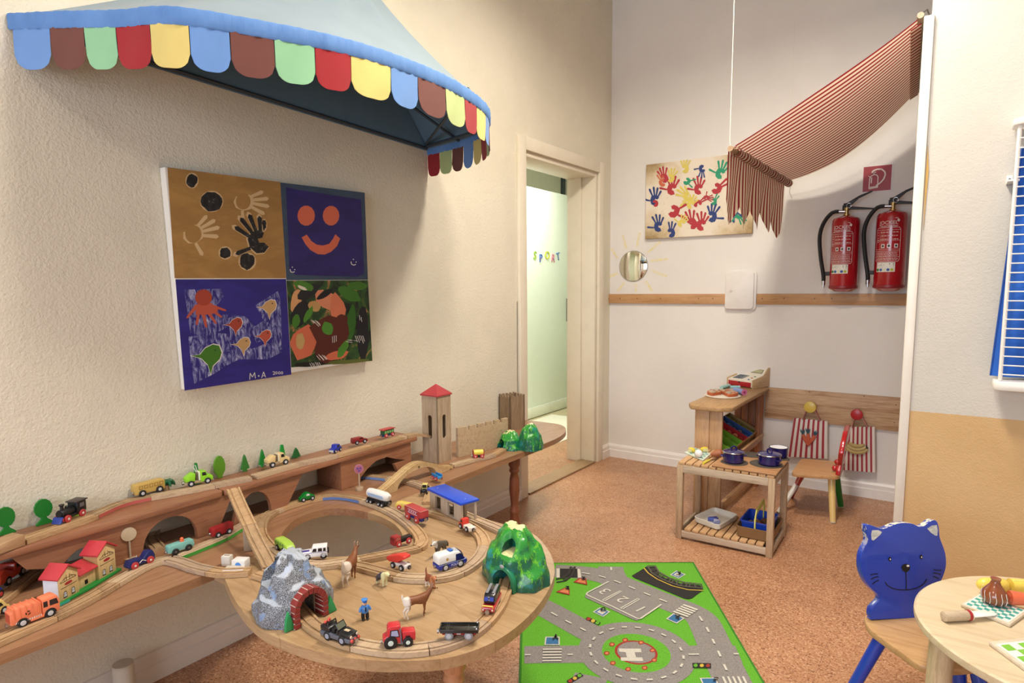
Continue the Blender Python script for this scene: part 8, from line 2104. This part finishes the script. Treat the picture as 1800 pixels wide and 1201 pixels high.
    v.box('chassis', paint('#e4dcd8', .4), -.026, .032, -.011, .011, .008, .018); v.prism('tipper', paint('#d43c34', .35), [(-.044, .020), (-.034, .016), (-.004, .020), (.030, .038), (.028, .044), (.010, .046), (-.044, .028)], .0125, .0015); v.box('tipper_hinge', paint('#b82c28', .4), -.012, .0, -.006, .006, .017, .024); v.wheels(r=.0092, hub=HUBG); v.mag(.038, .012, .0058, TYRE); v.mag(.040, .012, .0042)
    v.t['label'] = 'white chassis truck with raised red tipper bed on the outer track'
    v = Veh('white and blue police van with lightbar on the outer track', (784, 1006), (810, 998), zt, wb=.042, hw=.017); 
    v.prism('lower_body', paint('#26349c', .3, coat=.3), [(-.038, .006), (.038, .006), (.041, .012), (.040, .019), (-.040, .019), (-.040, .010)], .0165, .002); v.prism('upper_body', paint('#eeeeec', .25, coat=.3), [(-.040, .0193), (.036, .0193), (.030, .026), (.022, .040), (.016, .043), (-.034, .043), (-.040, .038)], .016, .004)
    v.win([(.008, .021), (.033, .021), (.027, .031), (.021, .037), (.008, .037)], .016, paint('#1c2460', .2)); v.p('windscreen', paint('#1c2460', .2), MB().prism([(.0315, .026), (.0245, .0395), (.0255, .0400), (.0325, .0265)], -.012, .012), 0)
    v.p('lightbar', paint('#3a6ac0', .25), MB().box(-.004, .006, -.008, .008, .0432, .0468), .001); v.p('roof_panel', paint('#b8bcc8', .3), MB().box(.010, .018, -.010, .010, .0428, .0442), 0)
    mb = text_bm(MB(), 'POLICE', .0085, Matrix.Translation((.008, -.0169, .0098)) @ Matrix.Rotation(PI/2, 4, 'X'), .0002); v.p('police_word', paint('#d8dcee', .4), mb, 0, smooth=0)
    mb = MB(); mb.face([(-.016+.004*math.cos(a), -.0165, .030+.004*math.sin(a)) for a in [PI*k/4 for k in range(8)]]); v.p('badge', paint('#c8a060', .4), mb, 0, smooth=0); v.win([(-.040, .0185), (.040, .0185), (.040, .0192), (-.040, .0192)], .0166, paint('#c8ccd8', .4), 'side_line')
    v.wheels(r=.0098, hub=HUBG, hr=.6); v.mag(-.044, .012, .004)
    v = Veh('small bright blue wagon with red wheels behind the blue-roofed station', (758, 843), (768, 847), zt, wb=.026, s=.95, name='toy_wagon'); B = paint('#2f8ad0', .35)
    v.box('body', B, -.024, .024, -.011, .011, .010, .018); v.p('side_board', B, MB().box(-.024, .024, -.0125, -.0085, .018, .028), .001); v.p('side_board', B, MB().box(-.024, .024, .0085, .0125, .018, .028), .001); v.wheels(r=.0085, tyre=REDW, hub=HUBW, hr=.35); v.mag(.029)
    v = Veh('pale yellow tractor with black windscreen left of the blue-roofed station', (757, 860), (749, 873), zt, wb=.030, s=.9); B = paint('#e0d27a', .4)
    v.prism('cab', B, [(-.022, .008), (.004, .008), (.004, .038), (-.020, .038)], .011, .002); v.box('windscreen', paint('#151515', .2), .0042, .0050, -.009, .009, .022, .035, bev=0); v.prism('bonnet', paint('#1e1e20', .4), [(.0052, .006), (.024, .006), (.024, .018), (.0052, .020)], .008, .002); v.win([(-.016, .022), (.0, .022), (.0, .034), (-.016, .034)], .011); v.wheels(r=.010, rs=(.013, .009), hub=HUBG)
    v = Veh('red farm tractor with large black rear wheel on the front curved track', (687, 1143.5), (718, 1139), zt, wb=.038, hw=.0165, s=.98); B = paint('#c83038', .35, coat=.2)
    v.prism('cab', B, [(-.030, .012), (.004, .010), (.006, .030), (.004, .050), (.0, .052), (-.022, .052), (-.026, .046), (-.026, .030), (-.036, .026), (-.036, .018)], .0135, .003); v.prism('bonnet', B, [(.0065, .012), (.036, .012), (.037, .030), (.034, .034), (.0065, .036)], .012, .0025)
    v.win([(-.021, .030), (-.006, .026), (.001, .026), (-.002, .044), (-.019, .044)], .0135, paint('#23242a', .3), 'window_frame'); v.win([(-.018, .0315), (-.006, .0285), (-.001, .0285), (-.004, .042), (-.0165, .042)], .0139, paint('#a8aed0', .25))
    v.p('exhaust', paint('#6a6a78', .4), MB().tube([(.004, -.0140, .010), (.004, -.0140, .026), (.002, -.0140, .046)], .0016, 6), 0); v.p('exhaust', paint('#6a6a78', .4), MB().tube([(.004, .0140, .010), (.004, .0140, .026), (.002, .0140, .046)], .0016, 6), 0)
    v.box('vent', paint('#4a1418', .5), .014, .024, -.0123, .0123, .018, .026, bev=0); v.box('axle_block', paint('#c8c0b8', .5), -.004, .016, -.008, .008, .006, .012)
    v.wheels(r=.012, rs=(.0150, .0115), hub=paint('#cfe0d8', .35), w=.0065, hr=.42); v.mag(-.040, .013, .0045)
    v = Veh('black and grey open jeep with red flames on the front curved track', (573, 1127), (602, 1137), zt, wb=.044, hw=.0170, s=.98); B = paint('#1f2024', .3, coat=.4); GR = paint('#5f6470', .35)
    v.prism('lower_body', GR, [(-.044, .009), (.044, .009), (.046, .015), (.044, .019), (-.044, .021)], .0165, .002); v.prism('bonnet', B, [(.010, .0195), (.044, .0195), (.043, .027), (.012, .031)], .0145, .002)
    v.prism('rear_body', B, [(-.044, .0215), (-.014, .0205), (-.016, .030), (-.026, .034), (-.044, .032)], .0145, .002); v.box('dashboard', B, .004, .0098, -.014, .014, .020, .031)
    v.p('windscreen_frame', B, MB().tube([(.010, -.0135, .031), (.002, -.0125, .044), (.002, .0125, .044), (.010, .0135, .031)], .0012, 6, closed=True), 0); v.p('windscreen', paint('#6a6e5a', .2), MB().prism([(.0095, .031), (.0020, .0430), (.0026, .0432), (.0102, .0312)], -.012, .012), 0)
    v.box('seat', paint('#101012', .5), -.012, -.002, -.012, .012, .018, .030); v.p('roll_bar', B, MB().tube([(-.020, -.013, .030), (-.022, -.0125, .040), (-.022, .0125, .040), (-.020, .013, .030)], .0018, 6), 0)
    for x, y, z, r in ((-.036, -.006, .037, .0038), (-.030, .0, .041, .004), (-.038, .006, .036, .0035), (-.026, -.002, .047, .003)): v.p('red_light', paint('#dd5a4c', .35), MB().sphere((x, y, z), r, 8), 0)
    v.p('flame_print', paint('#d8c0a0', .4), MB().box(.018, .032, -.004, .004, .0300, .0304), 0)
    for y in (-.010, .010): v.p('headlight', paint('#e0c8b0', .3), MB().lathe([(.0035, 0), (.003, .002)], (.0445, y, .023), (1, 0, 0), 12), 0)
    for y in (-.011, -.0, .011): v.p('red_bumper', paint('#cc4a44', .35), MB().sphere((.048, y, .015), .004, 8), 0)
    v.mag(.053, .012, .0052); v.wheels(r=.0112, hub=paint('#9aa0b4', .35), w=.0075, hr=.55)
    v = Veh('long black flat wagon with grey wheels and red frame on the front curved track', (789, 1127), (824, 1127), zt, wb=.044, hw=.0155, s=1.0, name='toy_wagon'); B = paint('#1a1a18', .3, coat=.3)
    v.box('chassis', paint('#9c2428', .4), -.038, .038, -.010, .010, .010, .017); v.box('bed', B, -.042, .044, -.017, .017, .0175, .022)
    for a in ((-.042, .044, -.018, -.015), (-.042, .044, .015, .018), (-.044, -.041, -.017, .017), (.042, .045, -.017, .017)): v.box('side_board', B, a[0], a[1], a[2], a[3], .0222, .0262)
    for x in (-.028, -.024, .020): v.p('bed_rib', paint('#4a4a44', .4), MB().box(x, x+.0012, -.013, .013, .022, .0228), 0)
    for x, y in ((.040, -.014), (.040, .014)): v.p('rivet', paint('#dcdcdc', .3), MB().sphere((x, y, .0268), .0018, 8), 0)
    v.wheels(r=.0098, tyre=paint('#8e9096', .35), hub=paint('#b8bac0', .3), hr=.6); v.mag(-.050, .014, .0052); v.box('frame_ribs', paint('#c8c0c0', .4), -.005, .004, -.0104, .0104, .0115, .0155, bev=0)
    v = Veh('red and black diesel locomotive with yellow bumper coming out of the green tunnel', (882, 1053), (868, 1084), zt, wb=.048, hw=.016, s=.95, name='toy_train_engine'); R_ = paint('#b82a30', .3, coat=.4); B = paint('#18181c', .25, coat=.4)
    v.prism('chassis', R_, [(-.044, .006), (.042, .006), (.046, .012), (.044, .020), (-.044, .020)], .0165, .002); v.prism('cab', B, [(-.040, .0205), (.028, .0205), (.032, .030), (.026, .040), (.018, .046), (-.038, .046)], .0150, .004)
    for s in (-1, 1): v.p('roof_panel', paint('#7e8088', .3), MB().box(-.034, .018, s*.0085-.0035, s*.0085+.0035, .0458, .0470), 0)
    for s in (-1, 1): v.p('windscreen', paint('#2c3f9c', .2), MB().prism([(.0320, .031), (.0268, .0392), (.0274, .0396), (.0328, .0315)], s*.007-.005, s*.007+.005), 0)
    v.p('yellow_rail', paint('#e4d25c', .35), MB().tube([(.042, -.013, .016), (.044, -.013, .024), (.044, .013, .024), (.042, .013, .016)], .0018, 8), 0)
    for y in (-.012, .012): v.p('lamp', paint('#e8dcc8', .3), MB().sphere((.046, y, .014), .0025, 8), 0)
    v.win([(-.030, .024), (.020, .024), (.020, .030), (-.030, .030)], .0150, paint('#3a3c44', .3)); v.mag(.053, .012, .0058); v.wheels(r=.0092, hub=paint('#8a8c92', .35)); v.win([(-.040, .010), (.036, .010), (.036, .013), (-.040, .013)], .0165, paint('#e0b0a0', .4), 'side_line')
    v = Veh('yellow barrel wagon with red ends and wheels before the castle wall', (835, 807), (849, 806), zt, wb=.028, s=1.12, name='toy_wagon'); 
    v.box('chassis', paint('#1f1f24', .4), -.024, .024, -.010, .010, .007, .013); v.p('barrel', paint('#e2cf52', .35), MB().cyl((-.020, 0, .022), (.020, 0, .022), .0125, n=20), 0)
    for x in (-.023, .021): v.p('end_board', paint('#a8383c', .4), MB().box(x, x+.0025, -.0125, .0125, .010, .034), .001)
    v.wheels(r=.0085, tyre=REDW, hub=HUBW, hr=.35); v.mag(-.029)
    v = Veh('white toy car with black wheels parked in the arch right of the ramp', (447, 881), (432, 884), ZT+.001, wb=.034, s=.9); 
    v.prism('body', paint('#c8c4b8', .4), [(-.030, .006), (.03, .006), (.028, .018), (.012, .028), (-.026, .028)], .0125, .003); v.wheels(r=.010, hub=HUBG)
    v = Veh('dark red wagon parked deep inside the big arch left of the ramp', (268, 914), (292, 906), ZT+.001, wb=.034, s=1.0, name='toy_wagon'); v.box('box', paint('#8a3a2c', .4), -.036, .036, -.012, .012, .010, .036); v.wheels()
    v = Veh('white toy car with silver light at the right inside of the big arch', (324, 914), (338, 922), ZT+.001, wb=.030, s=.9); v.prism('body', paint('#b8b4ac', .4), [(-.028, .006), (.028, .006), (.028, .018), (.008, .026), (-.026, .026)], .0120, .003); v.mag(.031, .012, .004); v.wheels(hub=HUBG)
build_vehicles()
# tan wedge beside the dark red car on the shelf
c = tu(634, 790); t = obj('track_wedge', MB().prism([(-.045, 0), (.045, 0), (.036, .010), (-.030, .010)], -.012, .012), wood('#cfae82', '#b08c60', 0, 1, .5), bevel=.001); t.location = (SX-.022, c.y, ZU+.0006); t.rotation_euler = (0, 0, rad(90)); tag(t, 'pale wooden ramp wedge on the raised shelf before the dark red car', 'track part')

# ================================================================ ANIMALS AND POLICEMAN
def skin_body(chains, scale, name, mat, parent, levels=2):
    """one continuous surface grown over joints; chains = lists of (x, y, z, r); shared joints are merged"""
    V, E, R_ = [], [], []; idx = {}
    for ch in chains:
        prev = None
        for (x, y, z, r) in ch:
            k = (round(x, 3), round(y, 3), round(z, 3))
            if k not in idx: idx[k] = len(V); V.append((x, y, z)); R_.append(r)
            if prev is not None and prev != idx[k]: E.append((prev, idx[k]))
            prev = idx[k]
    me = bpy.data.meshes.new('sk'); me.from_pydata(V, E, []); o = bpy.data.objects.new('sk', me); COL.objects.link(o)
    o.modifiers.new('skin', 'SKIN'); sv = me.skin_vertices[0].data
    for i, r in enumerate(R_): sv[i].radius = (r, r)
    sv[0].use_root = True
    s = o.modifiers.new('sub', 'SUBSURF'); s.levels = levels
    m2 = evaluate(o); bpy.data.objects.remove(o)
    m2.transform(Matrix.Scale(scale, 4)); m2.polygons.foreach_set('use_smooth', [True]*len(m2.polygons)); m2.name = name
    if hasattr(mat, '__iter__') and not hasattr(mat, 'node_tree'):
        pass
    return link(name, m2, mat, parent)
def patches(key, basec, regs, sc=1.0):
    """colour patches painted on the figure: regs = (axis, lo, hi, colour)"""
    m, nt, b = base(key); v = coords(nt); sp = nn(nt, 'ShaderNodeSeparateXYZ'); nt.links.new(v, sp.inputs[0]); n_ = noi(nt, v, 160, 3)
    c = lin(basec); dk = tuple(x*.72 for x in c[:3])+(1,); col = ramp(nt, noi(nt, v, 300, 4, .7), [(.35, dk), (.6, c)])
    for ax, lo, hi, cc in regs:
        ad = nn(nt, 'ShaderNodeMath', operation='MULTIPLY_ADD'); nt.links.new(n_, ad.inputs[0]); ad.inputs[1].default_value = .006; nt.links.new(sp.outputs[ax], ad.inputs[2])
        mr = nn(nt, 'ShaderNodeMapRange'); mr.clamp = True; nt.links.new(ad.outputs[0], mr.inputs[0]); mr.inputs[1].default_value = lo+.003; mr.inputs[2].default_value = hi+.003
        col = mixc(nt, mr.outputs[0], col, cc)
    nt.links.new(col, b.inputs['Base Color']); b.inputs['Roughness'].default_value = .5; return m
def deer(label, foot_px, head, H, rz, mat, key):
    c = fl(*foot_px, ZT); t = thing('toy_deer', label, 'toy animal', (c.x, c.y, ZT+.0012), rz)
    s = H/10.0
    ch = [[(-3.0, 0, 5.9, 1.35), (-1.5, 0, 6.0, 1.4), (.3, 0, 5.8, 1.4), (2.2, 0, 5.9, 1.45), (3.4, 0, 6.7, 1.1), (4.2, 0, 7.6, .8), (4.7, 0, 8.3, .68), (5.1, 0, 8.7, .72), (5.9, 0, 8.5, .52), (6.6, 0, 8.2, .34)]]
    for y in (-.55, .55):
        o_ = .35*y
        ch.append([(2.2, 0, 5.9, 1.45), (2.4, y, 4.6, .68), (2.5+o_, y, 3.4, .42), (2.6+o_, y, 2.4, .32), (2.3+o_*1.6, y, 1.0, .19), (2.5+o_*1.6, y, .15, .24)])
        ch.append([(-3.0, 0, 5.9, 1.35), (-3.2, y*1.1, 4.6, .95), (-2.7-o_*1.2, y*1.1, 3.6, .58), (-3.9-o_*1.2, y*1.1, 2.5, .27), (-3.5-o_*1.6, y*1.1, 1.2, .2), (-3.3-o_*1.6, y*1.1, .15, .24)])
    ch.append([(-3.0, 0, 5.9, 1.35), (-4.4, 0, 6.9, .42), (-4.6, 0, 7.8, .34), (-4.5, 0, 8.5, .12)])
    skin_body(ch, s, 'body', mat, t)
    for y in (-1, 1):
        obj('ear', MB().prism([(-.1*s, 0), (.55*s, .15*s), (.75*s, 1.4*s), (.15*s, 1.1*s)], -.10*s, .10*s), paint('#a88670', .5), t, smooth=0, bevel=.0002).location = (4.75*s, y*.45*s, 8.95*s)
        obj('eye', MB().sphere((5.35*s, y*.52*s, 8.85*s), .14*s, 8), BK, t)
    obj('nose', MB().sphere((6.9*s, 0, 8.15*s), .2*s, 8), BK, t); return t
DM = patches('deer_brown', '#8a5432', [(0, -.0150, -.0215, '#e0d2c4')])
DM2 = patches('deer_brown_two', '#85502f', [(0, -.0160, -.0225, '#e4dace')])
def aim(p0, p1): a, b_ = fl(*p0, ZT), fl(*p1, ZT); return math.atan2(b_.y-a.y, b_.x-a.x)
cdeer = fl(615, 1022, ZT); Hd = hz(cdeer.x, cdeer.y, 965)-ZT
deer('brown deer figure with white rear seen from behind beside the grey tunnel', (616, 1024), None, Hd, aim((607, 1028), (626, 1006)), DM, 'a')
cdeer = fl(735, 1086, ZT); Hd2 = hz(cdeer.x, cdeer.y, 1034)-ZT; print('deer', Hd, Hd2)
deer('brown deer figure in side view facing right before the beagle', (733, 1086), None, Hd2*1.02, aim((716, 1090), (757, 1080)), DM2, 'b')
def dog(label, px, H, rz, mat, fluffy=False, tail=1, name='toy_dog', head_mat=None):
    c = fl(*px, ZT); t = thing(name, label, 'toy animal', (c.x, c.y, ZT+.0012), rz); s = H/7.4; f = 1.3 if fluffy else 1
    ch = [[(-2.6, 0, 4.6, 1.05*f), (-.8, 0, 4.8, 1.1*f), (1.4, 0, 4.9, 1.2*f), (2.6, 0, 5.6, .95*f)]]
    hd = [(2.6, 0, 5.6, .95*f), (3.4, 0, 6.3, 1.0*f), (4.4, 0, 6.0, .55*f), (5.0, 0, 5.8, .40*f)]
    for y in (-.7, .7):
        ch.append([(1.4, 0, 4.9, 1.2*f), (1.7, y, 3.4, .62*f), (1.7+y*.2, y, 1.9, .45*f), (1.7+y*.3, y, .8, .38*f), (2.0+y*.3, y, .3, .42*f)])
        ch.append([(-2.6, 0, 4.6, 1.05*f), (-2.5, y, 3.5, .78*f), (-2.1, y, 2.6, .5*f), (-2.9, y, 1.6, .38*f), (-2.7, y, .8, .34*f), (-2.4, y, .3, .42*f)])
    if tail > 0: ch.append([(-2.6, 0, 4.6, 1.05*f), (-3.6, 0, 5.4, .42), (-3.9, 0, 7.0, .34), (-3.6, 0, 8.4, .15)])
    elif tail < 0: ch.append([(-2.6, 0, 4.6, 1.05*f), (-3.9, 0, 4.3, .5), (-4.6, 0, 3.2, .55), (-4.8, 0, 2.0, .3)])
    ch.append(hd); skin_body(ch, s, 'body', mat, t)
    for y in (-1, 1):
        obj('ear', MB().sphere((3.2*s, y*.95*f*s, 6.2*s+(.5*s if tail < 0 else -.1*s)), .55*s*f, 8, (.7, .35, 1.2)), head_mat or mat, t); obj('eye', MB().sphere((4.15*s, y*.42*f*s, 6.45*s), .16*s, 8), BK, t)
    obj('nose', MB().sphere((5.35*s, 0, 5.9*s), .3*s, 8), BK, t); return t
SH = patches('sheepdog', '#4a4a56', [(0, .0045, .0075, '#d8d2a0'), (2, .0120, .0085, '#cdc8a4')])
dog('old english sheepdog figure, grey back and cream head, right of the rear-view deer', (672, 1030), .045, aim((660, 1028), (684, 1038)), SH, True, 0, head_mat=paint('#d4ce9c', .7))
BG = patches('beagle', '#8a4a30', [(2, .0190, .0160, '#e4dcd0'), (0, .0080, .0110, '#b87850'), (1, .0060, .0100, '#d8c8b8')])
dog('beagle figure with raised dark tail standing behind the side-view deer', (757, 1036), .046, aim((748, 1030), (766, 1044)), BG, False, 1, head_mat=paint('#a85f3a', .5))
WF = patches('husky', '#5a5246', [(2, .0150, .0110, '#c8beb0'), (0, .0190, .0215, '#cfcac2')])
dog('grey-brown wolf-like dog figure inside the outer track beside the police van', (774, 977), .056, aim((785, 969), (762, 982)), WF, False, -1)
# policeman: small play figure
c = fl(642, 1090, ZT); Hp2_ = hz(c.x, c.y, 1052)-ZT
t = thing('policeman_figure', 'small toy policeman in light blue shirt and cap with black trousers', 'toy figure', (c.x, c.y, ZT+.0008), math.atan2(CAM.y-c.y, CAM.x-c.x)+.25)
s = Hp2_/10
SHB = paint('#4a8ad8', .4); SKN = paint('#e0b898', .45)
for y in (-1, 1):
    obj('trouser_leg', MB().tube([(.1*s, y*.95*s, 1.0*s), (0, y*.95*s, 2.2*s), (0, y*.8*s, 3.6*s)], .8*s, 10), paint('#1b1b20', .5), t)
    obj('shoe', MB().sphere((.35*s, y*.98*s, .5*s), .75*s, 10, (1.35, .9, .65)), paint('#121214', .4), t)
    obj('sleeve', MB().tube([(0, y*1.35*s, 6.1*s), (.1*s, y*2.0*s, 5.3*s), (.3*s, y*2.4*s, 4.2*s)], .5*s, 10, rs=[.62*s, .58*s, .5*s]), SHB, t)
    obj('hand', MB().tube([(.35*s, y*2.42*s, 4.1*s), (.55*s, y*2.5*s, 3.5*s), (.8*s, y*2.45*s, 3.2*s)], .38*s, 8, rs=[.3*s, .42*s, .28*s]).tube([(.45*s, y*2.42*s, 3.8*s), (.75*s, y*2.2*s, 3.6*s)], .16*s, 6), SKN, t)
obj('shirt', MB().lathe([(1.3*s, 3.4*s), (1.45*s, 3.8*s), (1.5*s, 5.6*s), (1.25*s, 6.5*s), (.6*s, 6.8*s)], n=18, ry=1.15), SHB, t)
obj('tie', MB().prism([(-.18*s, 6.4*s), (.18*s, 6.4*s), (.3*s, 4.6*s), (0, 4.2*s), (-.3*s, 4.6*s)], 1.45*s, 1.6*s, 'x'), paint('#1b1b20', .5), t, smooth=0)
obj('badge', MB().sphere((1.4*s, -.75*s, 5.7*s), .2*s, 8), paint('#d8b84a', .4), t)
obj('head', MB().lathe([(.5*s, 6.7*s), (.95*s, 7.0*s), (1.05*s, 7.7*s), (.95*s, 8.5*s), (.6*s, 8.7*s)], n=18), SKN, t)
for y in (-1, 1): obj('eye', MB().sphere((.98*s, y*.38*s, 7.95*s), .14*s, 8), BK, t)
obj('nose', MB().sphere((1.08*s, 0, 7.6*s), .16*s, 8), SKN, t); obj('mouth', MB().box(1.0*s, 1.06*s, -.3*s, .3*s, 7.2*s, 7.28*s), paint('#a84a3c', .5), t, smooth=0)
obj('cap', MB().lathe([(1.05*s, 8.2*s), (1.08*s, 8.7*s), (1.45*s, 9.2*s), (1.40*s, 9.5*s), (1.0*s, 9.7*s)], n=20), SHB, t); obj('cap_peak', MB().prism([(.7*s, -.9*s), (1.5*s, -.6*s), (1.7*s, 0), (1.5*s, .6*s), (.7*s, .9*s)], 8.45*s, 8.6*s, 'z'), paint('#2c5aa8', .4), t, smooth=0)
